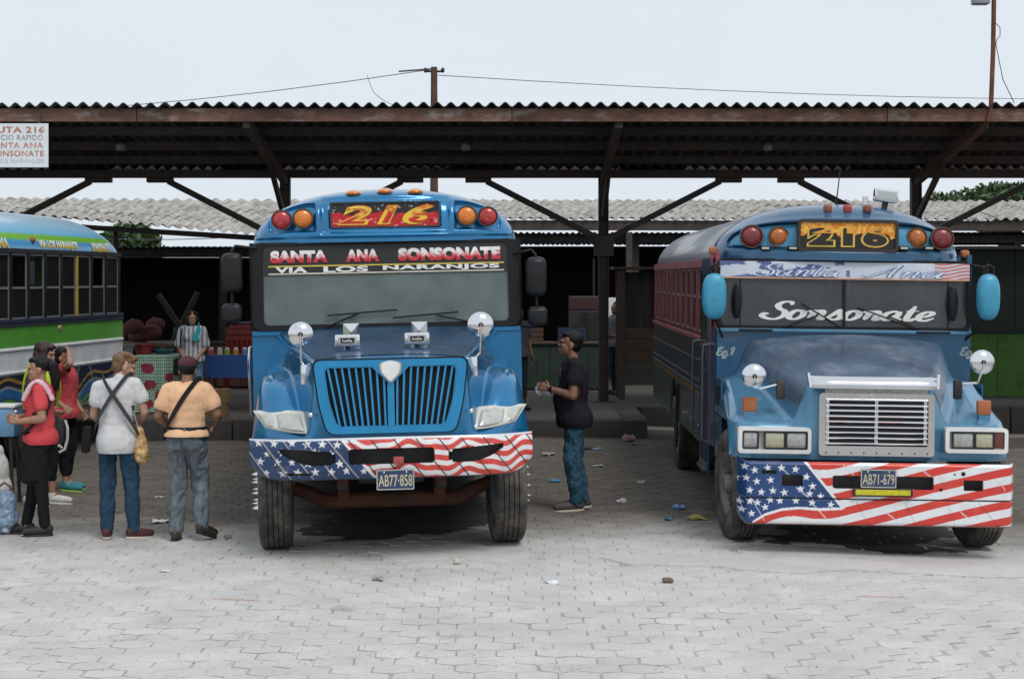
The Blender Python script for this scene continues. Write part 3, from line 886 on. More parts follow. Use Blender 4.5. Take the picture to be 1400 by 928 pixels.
wire([(502, 103, pd + 1), (512, 128, pd), (545, 146, pd), (560, 152, pd)], .008, 'loose drooping cable behind the canopy roof', .05)
wire([(150, 327, 50), (360, 322, 50)], .012, 'low cable in the gap under the grey market roof', .05)

# ---------------------------------------------------------------- buses: shared builders
ROTY = Matrix.Rotation(math.radians(90), 4, 'Y')
def make_wheel(fr, pos, r, w, side, steer=0.0, spikes=False, hubcol=None, dual=False, tilt=0.0):
    s = r / 0.5
    prof = [(.27, -w / 2 + .03), (.30, -w / 2 + .012), (.40, -w / 2 - .004), (.455, -w / 2 + .002), (.485, -w / 2 + .018), (.497, -w / 2 + .032)]
    nr = 5; x0 = -w / 2 + .034; x1 = w / 2 - .034; rw = (x1 - x0) / nr
    for k in range(nr):
        a = x0 + k * rw
        prof += [(.5, a + .004), (.5, a + rw - .006)]
        if k < nr - 1: prof += [(.486, a + rw - .005), (.486, a + rw + .003)]
    prof += [(.497, w / 2 - .032), (.485, w / 2 - .018), (.455, w / 2 - .002), (.40, w / 2 + .004), (.30, w / 2 - .012), (.27, w / 2 - .03)]
    prof = [(a * s, b_) for a, b_ in prof]
    o = w / 2
    rim = MB(); rp = [(.0, o - .10), (.10, o - .10), (.12, o - .085), (.19, o - .075), (.225, o - .10), (.245, o - .05), (.262, o - .022), (.287, o - .012), (.29, o - .03), (.27, o - .06), (.27, -o + .03), (.0, -o + .06)]
    rim.lathe([(a * s, b_) for a, b_ in rp], 40, ROTY)
    hm = hubcol or mat('dull wheel steel', (0.17, 0.165, 0.16), 0.5, 0.4, 0.25, 8, dirt=(0.07, 0.06, 0.05), dscale=6, damt=0.6)
    W = rim.build('wheel', hm, fr, loc=pos, rot=(0, tilt + (math.pi if side < 0 else 0), steer))
    if side < 0: W.rotation_euler = (0, tilt, steer + math.pi)
    t = MB(); t.lathe(prof, 56, ROTY, close=True)
    t.build('tyre', M_tyre, W, ang=28)
    h = MB(); h.lathe([(.085 * s, o - .10), (.085 * s, o - .02), (.065 * s, o + .015), (.0, o + .02)], 20, ROTY); h.build('hub', M_chrome if spikes else hm, W)
    for k in range(8):
        a = 2 * math.pi * (k + .5) / 8
        q = MB(); q.lathe([(0, 0), (.032, 0), (.032, -.012), (0, -.012)], 12, Matrix.Translation((o - .0735, .208 * s * math.cos(a), .208 * s * math.sin(a))) @ ROTY)
        q.build('hand_hole', M_blackpaint, W)
    for k in range(10):
        a = 2 * math.pi * k / 10; q = MB()
        M = Matrix.Translation((o - .08, .155 * s * math.cos(a), .155 * s * math.sin(a))) @ ROTY
        if spikes: q.lathe([(.022, 0), (.022, .05), (.024, .055), (.02, .075), (.0, .145)], 10, M)
        else: q.lathe([(.018, 0), (.018, .035), (.0, .04)], 6, M)
        q.build('lug_nut', M_chrome if spikes else hm, W)
    if dual:
        t = MB(); t.lathe(prof, 40, Matrix.Translation((-w - .04, 0, 0)) @ ROTY, close=True); t.build('tyre', M_tyre, W, ang=28)
    return W

def arch_xz(hw, zb, zc, a, rho=1.0, nx=2.3, nz=2.0):
    c = np.cos(a); s = np.sin(a)
    return hw * rho * np.sign(c) * np.abs(c) ** (2 / nx), zb + (zc - zb) * rho * np.abs(s) ** (2 / nz)

def roof_cap(fr, hw, zb, zc, yf, D, p, pocket, m, nx=2.3, nz=2.0, bow=0.05, na=261, nr=130):
    """front end of the roof as one moulded surface; pocket(x,z) pushes recesses into it"""
    A = np.linspace(0, math.pi, na)
    R = 1 - (1 - np.linspace(0, 1, nr)) ** 1.7
    AA, RR = np.meshgrid(A, R, indexing='ij')
    X, Z = arch_xz(hw, zb, zc, AA, RR, nx, nz)
    Y = yf + D * (1 - np.sqrt(np.maximum(0, 1 - RR ** p))) + bow * (X / hw) ** 2
    Y = Y + pocket(X, Z)
    return grid('roof_cap', X, Y, Z, m, fr, ang=60)

def pocket_box(X, Z, x0, x1, z0, z1, d, e=.03):
    return d * smooth01(X, x0 - e, x0) * (1 - smooth01(X, x1, x1 + e)) * smooth01(Z, z0 - e, z0) * (1 - smooth01(Z, z1, z1 + e))

def hood_shape(fr, name, xm, yf, yb, ztop, zb, R, Rx, m, nx=181, ny=90, p=2.0):
    u = np.linspace(-1, 1, nx); xs_ = xm * np.sign(u) * (1 - (1 - np.abs(u)) ** 1.35)
    t = np.linspace(0, 1, ny) ** 2.0
    X, T = np.meshgrid(xs_, t, indexing='ij')
    F = yf(X); Y = F + (yb - F) * T
    Z = ztop(X, Y); B = zb(X, Y)
    s = np.clip((Y - F) / R(X), 0, 1); f = (1 - (1 - s) ** p) ** (1 / p)
    sx = np.clip((xm - np.abs(X)) / Rx, 0, 1); fx = np.sqrt(1 - (1 - sx) ** 2)
    Z = B + np.maximum(Z - B, 0) * f * fx
    return grid(name, X, Y, Z, m, fr, ang=60), (X, Y, Z)

def surf_y(S, x, z):
    """front-most y of a hood surface at (x,z)"""
    X, Y, Z = S
    i = int(np.argmin(np.abs(X[:, 0] - x)))
    zz = Z[i]; j = int(np.argmax(zz >= z))
    if j == 0: return float(Y[i, 0])
    t = (z - zz[j - 1]) / (zz[j] - zz[j - 1] + 1e-9)
    return float(Y[i, j - 1] + (Y[i, j] - Y[i, j - 1]) * t)

def bus_body(fr, P):
    hw, zs, zb, zt, zc = P['hw'], P['zskirt'], P['zbelt'], P['zwt'], P['zc']
    zcap = P['zcap']; y0, y1, n = P['y0'], P['y1'], P['nwin']
    nx, nz = P.get('nx', 2.3), P.get('nz', 2.0)
    yroof = P['yroof']; wy = P['wheel_y']
    # roof shell, rounded down at the rear
    A = np.linspace(0, math.pi, 61); tt = np.concatenate([np.linspace(0, .9, 12), 1 - .1 * (np.cos(np.linspace(0, math.pi / 2, 14)))[1:]])
    AA, TT = np.meshgrid(A, tt, indexing='ij')
    e = np.clip((TT - .9) / .1, 0, 1); rho = np.sqrt(np.maximum(0, 1 - e ** 2.4))
    rho = np.where(e > 0, rho, 1.0)
    X, Z = arch_xz(hw, zcap, zc, AA, 1.0, nx, nz)
    Z = zcap + (Z - zcap) * rho; X = X * (1 - .06 * (e ** 3))
    Y = yroof + (y1 - yroof) * TT
    col = P['roof_col'](X, Y, Z) if 'roof_col' in P else None
    grid('roof', X, Y, Z, P['roof_mat'], fr, col=col, thick=(0, 0, -.03), ang=60)
    for s in (-1, 1):
        side = 'side'
        ny = P.get('ny', 220); nzz = P.get('nz_side', 70)
        Yg, Zg = np.meshgrid(np.linspace(y0, y1, ny), np.linspace(zs, zb, nzz), indexing='ij')
        Xg = np.full_like(Yg, s * hw)
        Yc = .25 * (Yg[:-1, :-1] + Yg[1:, :-1] + Yg[1:, 1:] + Yg[:-1, 1:]); Zc_ = .25 * (Zg[:-1, :-1] + Zg[1:, :-1] + Zg[1:, 1:] + Zg[:-1, 1:])
        keep = ~(((Yc - wy) ** 2 + (Zc_ - .5) ** 2) < .62 ** 2)
        grid('side_panel', Xg, Yg, Zg, M_vcol, fr, keep=keep, col=P['side_col'](Yg, Zg, s), thick=(-s * .035, 0, 0))
        for z, h, m in P['rails']:
            mb = MB(); mb.span(s * (hw + .001), s * (hw + .022), y0 + .02, y1 - .02, z - h / 2, z + h / 2, .006); mb.build('rub_rail', m, fr)
        mb = MB(); mb.span(s * (hw - .03), s * (hw + .014), P['yfront'] + .4, y1 - .1, zt, zcap + .012, .004); mb.build('header_rail', P['header_mat'], fr)
        wl = (y1 - .15 - y0) / n
        for k in range(n + 1):
            yk = y0 + k * wl
            mb = MB(); mb.span(s * (hw - .04), s * (hw + .006), yk - P['pw'] / 2, yk + P['pw'] / 2, zb, zt, .003); mb.build('window_pillar', P['pillar_mat'][k % len(P['pillar_mat'])], fr, smooth=False)
        # one window built, then copied
        x = s * (hw - .022); a0, a1 = y0 + P['pw'] / 2 + .001, y0 + wl - P['pw'] / 2 - .001; zm = zb + (zt - zb) * P.get('midfrac', .52)
        fm = MB()
        for q in ((a0, a1, zb + .004, zb + .03), (a0, a1, zt - .026, zt - .002), (a0, a1, zm - .014, zm + .014), (a0, a0 + .022, zb + .031, zt - .027), (a1 - .022, a1, zb + .031, zt - .027)):
            fm.span(x - .010, x + .010, q[0] + (.0 if q[3] - q[2] > .1 else .0), q[1], q[2], q[3])
        fme = mesh('window', fm.v, fm.f, False); fme.materials.append(P['frame_mat'])
        pm_ = MB(); pm_.span(x - .003, x + .003, a0 + .022, a1 - .022, zm + .014, zt - .026)
        pl = MB(); pl.span(x - .003, x + .003, a0 + .022, a1 - .022, zb + .03, zm - .014)
        pme = mesh('pane', pm_.v, pm_.f, False); pme.materials.append(P['glass'])
        plm = mesh('pane', pl.v, pl.f, False); plm.materials.append(P['glass'])
        for k in range(n):
            wdw = link('window', fme, None, fr, (0, k * wl, 0))
            if not (P.get('open_up') and random.random() < .45): link('pane', pme, None, wdw)
            link('pane', plm, None, wdw)
    mb = MB(); mb.span(-hw + .04, hw - .04, P['yfront'] + .1, y1 - .06, zs + .33, zs + .40); mb.build('floor', M_dark, fr, smooth=False)
    mb = MB(); mb.span(-hw + .037, hw - .037, y1 - .05, y1 - .005, zs, zb + .1); mb.span(-hw + .037, hw - .037, y1 - .05, y1 - .005, zt, zcap + .012); mb.span(-.08, .08, y1 - .05, y1 - .005, zb + .1, zt)
    for s in (-1, 1): mb.span(s * (hw - .3), s * (hw - .037), y1 - .05, y1 - .005, zb + .1, zt)
    mb.build('rear_wall', P['rear_mat'], fr, smooth=False)
    for s in (-1, 1):
        mb = MB(); mb.span(s * .085, s * (hw - .305), y1 - .03, y1 - .024, zb + .1, zt); mb.build('rear_window', P['glass'], fr, smooth=False)
    # seats
    sm = MB(); sm.box((0, 0, .22), (.88, .42, .14), .04, 2); sm.box((0, .24, .52), (.88, .09, .62), .04, 2); sm.span(-.4, -.36, -.1, .2, 0, .16); sm.span(.36, .4, -.1, .2, 0, .16)
    sme = mesh('seat', sm.v, sm.f); sme.materials.append(P['seat_mat'])
    k = y0 + .9
    while k < y1 - .5:
        for s in (-1, 1): link('seat', sme, None, fr, (s * (hw - .52), k, zs + .40))
        k += .95
    # chassis
    mb = MB()
    for s in (-1, 1): mb.span(s * .38, s * .46, .6, y1 - .3, .55, .75)
    mb.build('chassis_rail', M_dark, fr, smooth=False)
    mb = MB(); mb.tube([(-hw + .25, wy, .5), (hw - .25, wy, .5)], .09, 12); mb.ell((0, wy, .5), (.22, .25, .22)); mb.build('rear_axle', M_dark, fr)
    for s in (-1, 1): make_wheel(fr, (s * (hw - .17), wy, .5), .5, .25, s, dual=True)

def star_mask(X, Y, cx, cy, r, rot=0.0):
    dx = X - cx; dy = Y - cy
    a = np.arctan2(dx, dy) + rot; q = 2 * np.pi / 5
    a = np.abs((a + q / 2) % q - q / 2)
    d = np.hypot(dx, dy)
    # edge of a five-pointed star in polar form
    ri = .40
    ex = r * (ri * np.sin(np.pi / 5)) / np.maximum(1e-6, np.sin(a) * (1 - ri * np.cos(np.pi / 5)) + np.cos(a) * ri * np.sin(np.pi / 5))
    return d < ex

def seam_glass(fr, name, poly, fn, m):
    vs = [fn(x, z) for x, z in poly]
    return link(name, mesh(name, vs, [list(range(len(vs)))], False), m, fr)

def round_mirror(fr, base, centre, r, name='round_mirror'):
    """domed convex mirror on a bent stalk"""
    c = Vector(centre); b_ = Vector(base)
    mb = MB(); M = Matrix.Translation(c) @ Matrix.Rotation(math.radians(90), 4, 'X')
    mb.lathe([(0.0, .045), (r * .35, .041), (r * .7, .028), (r * .92, .008), (r, -.004), (r * .97, -.014), (0, -.02)], 36, M)
    o = mb.build(name, M_chrome, fr, ang=50)
    st = MB(); mid = (c + b_) / 2 + Vector(((c.x - b_.x) * .35, 0, -.06))
    st.tube([b_, b_ + Vector((0, 0, .05)), mid, c + Vector((0, -.05, -r * .35)), c + Vector((0, -.052, .01))], .011, 8); st.build('stalk', M_chrome, o)
    cl = MB(); cl.box(b_, (.075, .06, .17), .015, 2); cl.build('bracket', M_chrome, o)
    bt = MB(); bt.ell(c + Vector((0, -.05, 0)), (.022, .012, .022)); bt.build('bolt', M_dark, o)
    return o

def lamp_round(fr, c, r, m, ringm, depth=.05):
    M = Matrix.Translation(c) @ Matrix.Rotation(math.radians(90), 4, 'X')
    mb = MB(); mb.lathe([(r, -.03), (r * 1.14, -.03), (r * 1.14, depth * .6), (r * 1.02, depth * .62), (r, depth * .3)], 28, M, close=True); o = mb.build('warning_lamp', ringm, fr)
    ln = MB(); ln.lathe([(r * .99, -.02), (r * .99, depth * .4), (r * .8, depth * .75), (r * .45, depth * .95), (0, depth)], 28, M); ln.build('lens', m, o)
    for q in range(2):
        k = MB(); rr = r * (.35 + .3 * q); k.lathe([(rr - .006, depth * (.93 - .22 * q)), (rr, depth * (.99 - .22 * q)), (rr + .006, depth * (.90 - .22 * q))], 24, M); k.build('lens_ring', m, o)
    return o

def box_mirror(fr, c, size, m, r=.05, name='side_mirror'):
    mb = MB(); mb.box(c, size, r, 4); return mb.build(name, m, fr, ang=50)

# ---------------------------------------------------------------- centre bus (blue, shield badge)
A = Frame('bus', (-0.958, 14.9, 0.02), (0, -0.020, 0.078))
tag(A.o, 'bright blue bus with vertical grille, shield badge and SANTA ANA SONSONATE banner on its windscreen', 'bus', 'buses parked in the bays')
M_blueA = mat('metallic blue paint', (0.007, 0.175, 0.385), 0.22, 0.45, 0.18, 3.0, 0.22, 2.6, coat=0.8, coat_rough=0.05, dirt=(0.15, 0.19, 0.22), dscale=7.0, damt=0.10)
M_blueA2 = mat('bright blue grille paint', (0.010, 0.25, 0.52), 0.28, 0.25, 0.12, 4.0, coat=0.6)
M_hoodA = mat('worn blue bonnet with painted reflection', (0.016, 0.070, 0.165), 0.33, 0.4, 0.3, 2.5, coat=0.35, dirt=(0.14, 0.17, 0.19), dscale=4.5, damt=0.30, bump=0.2, bscale=3)  # dark canopy reflection put into the bonnet colour, plus wear
YW = 2.0
M_barA = mat('light blue grille bar', (0.02, 0.27, 0.54), 0.25, 0.2, 0.1, 4.0, coat=0.6)
# --- bonnet and wings as one moulding
def yfA(X):
    a = np.abs(X)
    return .13 + .20 * smooth01(a, .60, 1.0) + .30 * np.clip((a - .85) / .32, 0, 1) ** 2
def zA_(X, Y):
    a = np.abs(X); t = np.clip((Y - .13) / 1.8, 0, 1)
    wn = .63 + .40 * t ** .8; zc = 1.67 + .215 * t ** .85
    nac = zc - .035 * (a / wn) ** 2
    edge = smooth01(a, wn - .06, wn + .05 + .12 * t)
    nac = nac - edge * (.62 - .1 * t)
    ty = np.clip((Y - .28) / .75, 0, 1)
    f = 1.20 + .34 * np.sin(ty * math.pi / 2) ** .85
    f = f - (.30 - .12 * t) * np.clip((.96 - a) / .34, 0, 1) ** 2.0 - .14 * (np.maximum(a - .97, 0) / .20) ** 2
    k = .05
    return k * np.log(np.exp(nac / k) + np.exp(f / k))
def zbA(X, Y):
    a = np.abs(X)
    return .985 + 0.0 * Y
hoodA, SA = hood_shape(A, 'bonnet', 1.175, yfA, 1.98, zA_, zbA, lambda X: .07 + .22 * smooth01(np.abs(X), .66, .78), .10, M_blueA, 221, 110)
# worn bonnet top with painted dark canopy reflection (its own sheet, follows the bonnet)
Xg, Tg = np.meshgrid(np.linspace(-1, 1, 61), np.linspace(0, 1, 40), indexing='ij')
Yg = .27 + 1.60 * Tg; wn = .58 + .33 * ((Yg - .13) / 1.8) ** .8
Xg = Xg * wn; Zg = zA_(Xg, Yg) + .004
grid('bonnet_panel', Xg, Yg, Zg, M_hoodA, A, ang=60)
# under-wing aprons between bonnet edge and bumper
mb = MB(); mb.span(-.95, .95, .42, .46, .78, 1.04); mb.build('apron', M_dark, A, smooth=False)
# --- grille
gx = lambda px, py: A.loc(px, py, .10)
outer = rpoly([(-.630, 1.665), (.630, 1.665), (.585, 1.30), (.52, 1.065), (-.52, 1.065), (-.585, 1.30)][::-1], .07, 6)
gt, gb, zt_, zb_ = .552, .452, 1.612, 1.118
inner = rpoly([(-gt, zt_), (gt, zt_), (gt - .035, 1.33), (gb, zb_), (-gb, zb_), (-gt + .035, 1.33)][::-1], .05, 6)
mb = MB(); mb.ring(outer, inner, .055, .20); gr = mb.build('grille', M_blueA2, A, ang=25)
mb = MB(); mb.ring([(x * 1.022, 1.365 + (z - 1.365) * 1.03) for x, z in outer], [(x * .99, 1.365 + (z - 1.365) * .985) for x, z in outer], .085, .21); mb.build('grille_seam', M_black, gr)  # black ring added to draw the dark gap around the surround
bv = MB(); bv.ring([(x * 1.0, z) for x, z in inner], [(x * .975, 1.365 + (z - 1.365) * .965) for x, z in inner], .062, .13); bv.build('grille_rim', M_blueA2, gr)
mb = MB(); mb.prism([(x * .99, 1.365 + (z - 1.365) * .99) for x, z in inner], .112, .122); mb.build('grille_backing', mat('radiator core', (0.012, 0.012, 0.013), .7, .2, .4, 60), gr, smooth=False)
def gw(z): return gb + (gt - gb) * (z - zb_) / (zt_ - zb_)
for k in range(-9, 10):
    if k == 0: continue
    u = k / 9.7
    ztop_ = zt_ - .004 - (.11 * max(0, 1 - abs(u) / .22))
    x0 = u * gw(zb_); x1 = u * gw(ztop_)
    mb = MB(); mb.bar((x0, .095, zb_ + .003), (x1, .095, ztop_), .0165, .05, up=(0, 1, 0)); mb.build('grille_bar', M_barA, gr, smooth=False)
mb = MB(); mb.bar((0, .085, zb_ + .003), (0, .085, 1.50), .055, .05, up=(0, 1, 0)); mb.build('grille_post', M_blueA2, gr, smooth=False)
# V under the badge
mb = MB(); mb.prism(rpoly([(-.17, zt_ + .012), (0, 1.455), (.17, zt_ + .012)][::-1], .03, 4), .050, .14); mb.build('badge_surround', M_blueA2, gr)
sh = lambda k: rpoly([(-.078 * k, 1.625 + .012 * k), (0, 1.64 + .018 * k), (.078 * k, 1.625 + .012 * k), (.07 * k, 1.56), (0, 1.56 - .075 * k), (-.07 * k, 1.56)][::-1], .025, 4)
mb = MB(); mb.prism(sh(1.22), .036, .052); bd = mb.build('badge', M_chrome, A)
mb = MB(); mb.prism(sh(1.0), .030, .0355); mb.build('badge_face', M_white, bd)
for s in (-1, 1):
    mb = MB(); mb.ell((s * .655, .09, 1.225), (.022, .02, .022)); mb.build('bolt', M_chrome, A)
# --- headlamps
M_lamp = mat('yellowed lamp housing', (0.62, 0.62, 0.55), 0.25, 0, 0.1, 8, coat=0.7, dirt=(0.45, 0.44, 0.36), dscale=6, damt=.3)
M_refl = mat('lamp reflector', (0.50, 0.50, 0.46), 0.2, 0.25, 0.2, 14, coat=0.7, coat_rough=0.04)
def head_patch(s, corners, off, m, name, parent, nu=24, nv=12, pw=1.0):
    """four-corner patch laid on the wing front: corners inner-bottom, outer-bottom, outer-top, inner-top in (|x|,z)"""
    ib, ob, ot, it = [np.array(c) for c in corners]
    U, V = np.meshgrid(np.linspace(0, 1, nu), np.linspace(0, 1, nv), indexing='ij')
    X = np.zeros_like(U); Z = np.zeros_like(U)
    bulge = .012 * np.sin(np.pi * U)
    for q, o_ in ((0, X), (1, Z)):
        o_[:] = (ib[q] * (1 - U) + ob[q] * U) * (1 - V) + (it[q] * (1 - U) + ot[q] * U) * V
    Z = Z + bulge * (2 * V - 1)
    Y = np.zeros_like(X)
    for i in range(nu):
        for j in range(nv): Y[i, j] = surf_y(SA, s * X[i, j], Z[i, j])
    Pm = np.stack([X.ravel(), Z.ravel(), X.ravel() ** 2, np.ones(X.size)], 1); cf = np.linalg.lstsq(Pm, Y.ravel(), rcond=None)[0] if name == 'headlight' else head_patch.cf
    head_patch.cf = cf; Yo = (Pm @ cf).reshape(X.shape)
    dome = off * (1 - np.maximum(np.abs(2 * U - 1) ** 6, np.abs(2 * V - 1) ** 6))
    return grid(name, s * X, Yo - .004 - dome - off * .4, Z, m, parent, thick=(0, .05, 0), ang=40)
for s in (-1, 1):
    hl = head_patch(s, [(.640, 1.062), (1.05, 1.105), (1.160, 1.232), (.725, 1.238)], .022, M_lamp, 'headlight', A)
    head_patch(s, [(.695, 1.078), (.945, 1.108), (.968, 1.218), (.750, 1.222)], .036, M_refl, 'reflector', hl, 16, 10)
    head_patch(s, [(.968, 1.112), (1.05, 1.125), (1.128, 1.214), (.985, 1.217)], .036, M_refl, 'reflector', hl, 12, 10)
# --- bumper with the painted flag
def bumpA(name):
    nu, nv = 520, 96
    U, V = np.meshgrid(np.linspace(-1, 1, nu), np.linspace(0, 1, nv), indexing='ij')
    X = 1.175 * U; a = np.abs(U)
    zt = 1.035 - .012 * U ** 2; zb = .695 + .11 * np.clip((a - .80) / .2, 0, 1) ** 2.2
    Z = zb + (zt - zb) * V
    Y = .0 + .05 * U ** 2 + .26 * np.clip((a - .45) / .55, 0, 1) ** 2.6 + .03 * (2 * V - 1) ** 4 + .035 * np.clip(.25 - V, 0, 1)
    # pattern in the photograph's crop units
    cx = 640 + X / 1.175 * 615; cy = 385 + (1.035 - Z) / .34 * 185
    white = np.array(srgb(228, 226, 226)); red = np.array(srgb(196, 62, 52)); blue = np.array(srgb(18, 56, 100)); navy = np.array(srgb(14, 30, 54))
    base = 455 + 17 * np.sin(cx * .0235 + .6) + 7 * np.sin(cx * .051) - .045 * (cx - 640)
    ph = (cy - base) / 46.0
    st = (np.abs(ph % 1.0 - .5) < .27)
    fade = vnoise(cx, cy, .035, 3)
    C = np.where(st[..., None], red * (.85 + .5 * fade[..., None]), white * (.88 + .15 * fade[..., None]))
    canton = cx < 420 + (cy - 385) * .82
    C = np.where(canton[..., None], blue * (.6 + .75 * vnoise(cx, cy, .02, 5)[..., None]), C)
    rs = np.random.default_rng(3); stars = np.zeros(cx.shape, bool)
    for r_ in range(4):
        for q in range(7):
            sx_ = 75 + q * 68 + (30 if r_ % 2 else 0) + rs.uniform(-8, 8); sy_ = 408 + r_ * 42 + rs.uniform(-6, 6)
            if sx_ < 400 + (sy_ - 385) * .8: stars |= star_mask(cx, -cy, sx_, -sy_, rs.uniform(17, 23), rs.uniform(-.2, .2))
    C = np.where((stars & canton)[..., None], white * .95, C)
    # painted rope-like diagonals with pale shoulders
    dg = (cx - (cy - 385) * .75); w_ = (dg - 60) % 96
    hi = (w_ > 8) & (w_ < 17) & canton; dk = (w_ < 7)
    C = np.where(hi[..., None], C * .55 + white * .35, C); C = np.where(dk[..., None], navy * .5, C)
    edge = np.abs(cx - (420 + (cy - 385) * .82)) < 7
    C = np.where(edge[..., None], white, C); C = np.where((V > .955)[..., None], np.array(srgb(205, 208, 212)), C); C = np.where((V < .03)[..., None], navy, C)
    xc = .25 * (X[:-1, :-1] + X[1:, :-1] + X[1:, 1:] + X[:-1, 1:]); zc = .25 * (Z[:-1, :-1] + Z[1:, :-1] + Z[1:, 1:] + Z[:-1, 1:])
    def rr(x0, x1, z0, z1, r):
        dx = np.maximum(np.abs(xc - (x0 + x1) / 2) - (x1 - x0) / 2 + r, 0); dz = np.maximum(np.abs(zc - (z0 + z1) / 2) - (z1 - z0) / 2 + r, 0)
        return (np.hypot(dx, dz) < r) & (xc > x0) & (xc < x1) & (zc > z0) & (zc < z1)
    hole = rr(-.355, .345, .815, .945, .03)
    for s in (-1, 1):
        xx = s * xc
        wt = .955 + .03 * (xx - .46) / .45 - .03; lo = .815 + np.where(xx > .62, (xx - .62) ** 2 * 1.2, 0)
        hole |= (xx > .46) & (xx < .915) & (zc < wt) & (zc > lo) & ~((xx < .49) & ((zc > wt - .02) | (zc < lo + .02)))
    hole |= rr(-.86, -.66, .735, .755, .008)
    return grid(name, X, Y, Z, M_vcol, A, keep=~hole, col=C, thick=(0, .035, 0), ang=50)
bA = bumpA('bumper'); tag(bA, 'steel bumper painted with stars and stripes')
mb = MB(); mb.span(-1.0, 1.0, .22, .30, .74, .99); mb.build('bumper_beam', M_dark, A, smooth=False)
mb = MB(); mb.box((.05, .0, .845), (.085, .05, .06), .008, 2); mb.build('tow_block', mat('rusty red block', (.35, .07, .06), .7, dirt=(.4, .38, .36), damt=.4), A)
def plate(fr, txt, x, z, y, w_, h_, rotz=0):
    o = Frame.__new__(Frame)
    mp = mat('blue number plate', (0.026, 0.048, 0.115), 0.45, 0, 0.25, 30, dirt=(.2, .19, .17), dscale=12, damt=.25)
    mb = MB(); mb.box((x, y, z), (w_, .008, h_), .003); p = mb.build('number_plate', mp, fr)
    V, F = text_polys(txt, .015, 1.0); tw, th = w_ * .9, h_ * .58
    put_polys('lettering', V, F, tw, th, lambda a, b_: (x - tw / 2 + a, y - .0065, z - h_ * .33 + b_), mat('plate yellow', (.48, .45, .30), .5), p)
    mb = MB(); mb.ring(rrect(x - w_ / 2, x + w_ / 2, z - h_ / 2, z + h_ / 2, .012), rrect(x - w_ / 2 + .009, x + w_ / 2 - .009, z - h_ / 2 + .009, z + h_ / 2 - .009, .008), y - .0068, y - .0045); mb.build('plate_rim', mat('plate rim', (.5, .5, .48), .4, .6), p)
    for s in (-.3, .3):
        mb = MB(); mb.ell((x + s * w_, y - .006, z + h_ * .36), (.008, .005, .008), 8, 6); mb.build('bolt', M_chrome, p)
    return p
px_, pz_ = A.loc(540.5, 655, -.03)
plate(A, 'AB77·858', px_, pz_, -.045, .305, .165)
# front axle, springs, wheels
M_axle = mat('orange rusty axle', (0.085, 0.030, 0.016), 0.8, 0.1, 0.4, 7, 0.3, 30, dirt=(0.05, 0.04, 0.035), damt=.6)
mb = MB(); mb.tube([(-.86, 1.12, .52), (-.72, 1.12, .47), (-.58, 1.10, .40), (.58, 1.10, .40), (.72, 1.12, .47), (.86, 1.12, .52)], [.06, .065, .07, .07, .065, .06], 10); mb.build('front_axle', M_axle, A)
for s in (-1, 1):
    mb = MB(); mb.bar((s * .42, .55, .62), (s * .42, 1.1, .50), .09, .05); mb.bar((s * .42, 1.1, .50), (s * .42, 1.7, .62), .09, .05); mb.span(s * .37, s * .47, 1.02, 1.2, .40, .60); mb.build('leaf_spring', M_axle, A, smooth=False)
mb = MB(); mb.span(-.3, .3, .9, 1.5, .55, .95, .05, 2); mb.build('engine_sump', M_dark, A)
M_hubblue = mat('pale blue hub', (0.25, 0.45, 0.55), .35, .3, .1, coat=.4)
for s in (-1, 1):
    make_wheel(A, (s * 1.005, 1.12, .5), .5, .285, s, 0.03, True, M_hubblue)
    mb = MB(); mb.lathe([(.60, -.12), (.60, .13), (.58, .13), (.58, -.12)], 40, Matrix.Translation((s * 1.03, 1.12, .5)) @ ROTY, close=True)
    vs_ = mb.v; keepf = [f for f in mb.f if all(vs_[i].z > .95 for i in f)]; us = sorted(set(i for f in keepf for i in f)); rm = {i: j for j, i in enumerate(us)}; vs_ = [vs_[i] for i in us]; keepf = [[rm[i] for i in f] for f in keepf]
    link('wheel_arch', mesh('wheel_arch', vs_, keepf), M_black, A)
# --- windscreen, cowl, roof cap
kr = .10; zl, zh = 1.885, 2.675
SH = Matrix(((1, 0, 0, 0), (0, 1, kr, YW - kr * zl), (0, 0, 1, 0), (0, 0, 0, 1)))
ws = lambda x, z, o=0.0: (x, YW + kr * (z - zl) + o, z)
mb = MB(); mb.ring(rrect(-1.195, 1.195, zl - .02, zh, .09), rrect(-1.095, 1.095, zl + .03, zh - .03, .05), -.02, .04, SH); mb.build('windscreen_frame', M_black, A)
for s in (-1, 1):
    mb = MB(); mb.span(s * 1.185, s * 1.215, YW + .05, YW + .10, zl - .02, zh); mb.span(s * 1.185, s * 1.215, YW + .50, YW + .56, zl - .02, zh); mb.build('corner_pillar', M_black, A, smooth=False)
    mb = MB(); mb.span(s * 1.192, s * 1.198, YW + .10, YW + .50, zl, zh); mb.build('quarter_window', M_glass, A, smooth=False)
G_A = glass('dusty green windscreen', (0.46, 0.54, 0.51), 0.38, .06, (0.29, 0.36, 0.34))
mb = MB(); mb.span(-1.1, 1.1, .004, .012, zl + .025, zh - .025); ob = mb.build('windscreen', G_A, A, smooth=False)
ob.data.transform(SH)
# dark dash seen behind the glass, driver's partition and wheel
mb = MB(); mb.span(-1.15, 1.15, YW + .12, YW + .55, zl - .15, zl + .17, .03, 2); mb.build('dashboard', mat('grey dash', (.05, .05, .05), .8), A)
mb = MB(); M = Matrix.Translation((.55, YW + .45, zl + .20)) @ Matrix.Rotation(math.radians(-35), 4, 'X')
mb.lathe([(.21 + .014 * math.cos(t), .014 * math.sin(t)) for t in np.linspace(0, 2 * math.pi, 8, endpoint=False)], 30, M, close=True); mb.build('steering_wheel', M_black, A)
mb = MB(); mb.span(-.26, -.23, YW + 1.0, YW + 1.03, 1.0, 2.7); mb.build('grab_pole', mat('pale pole', (.35, .45, .42), .4), A)
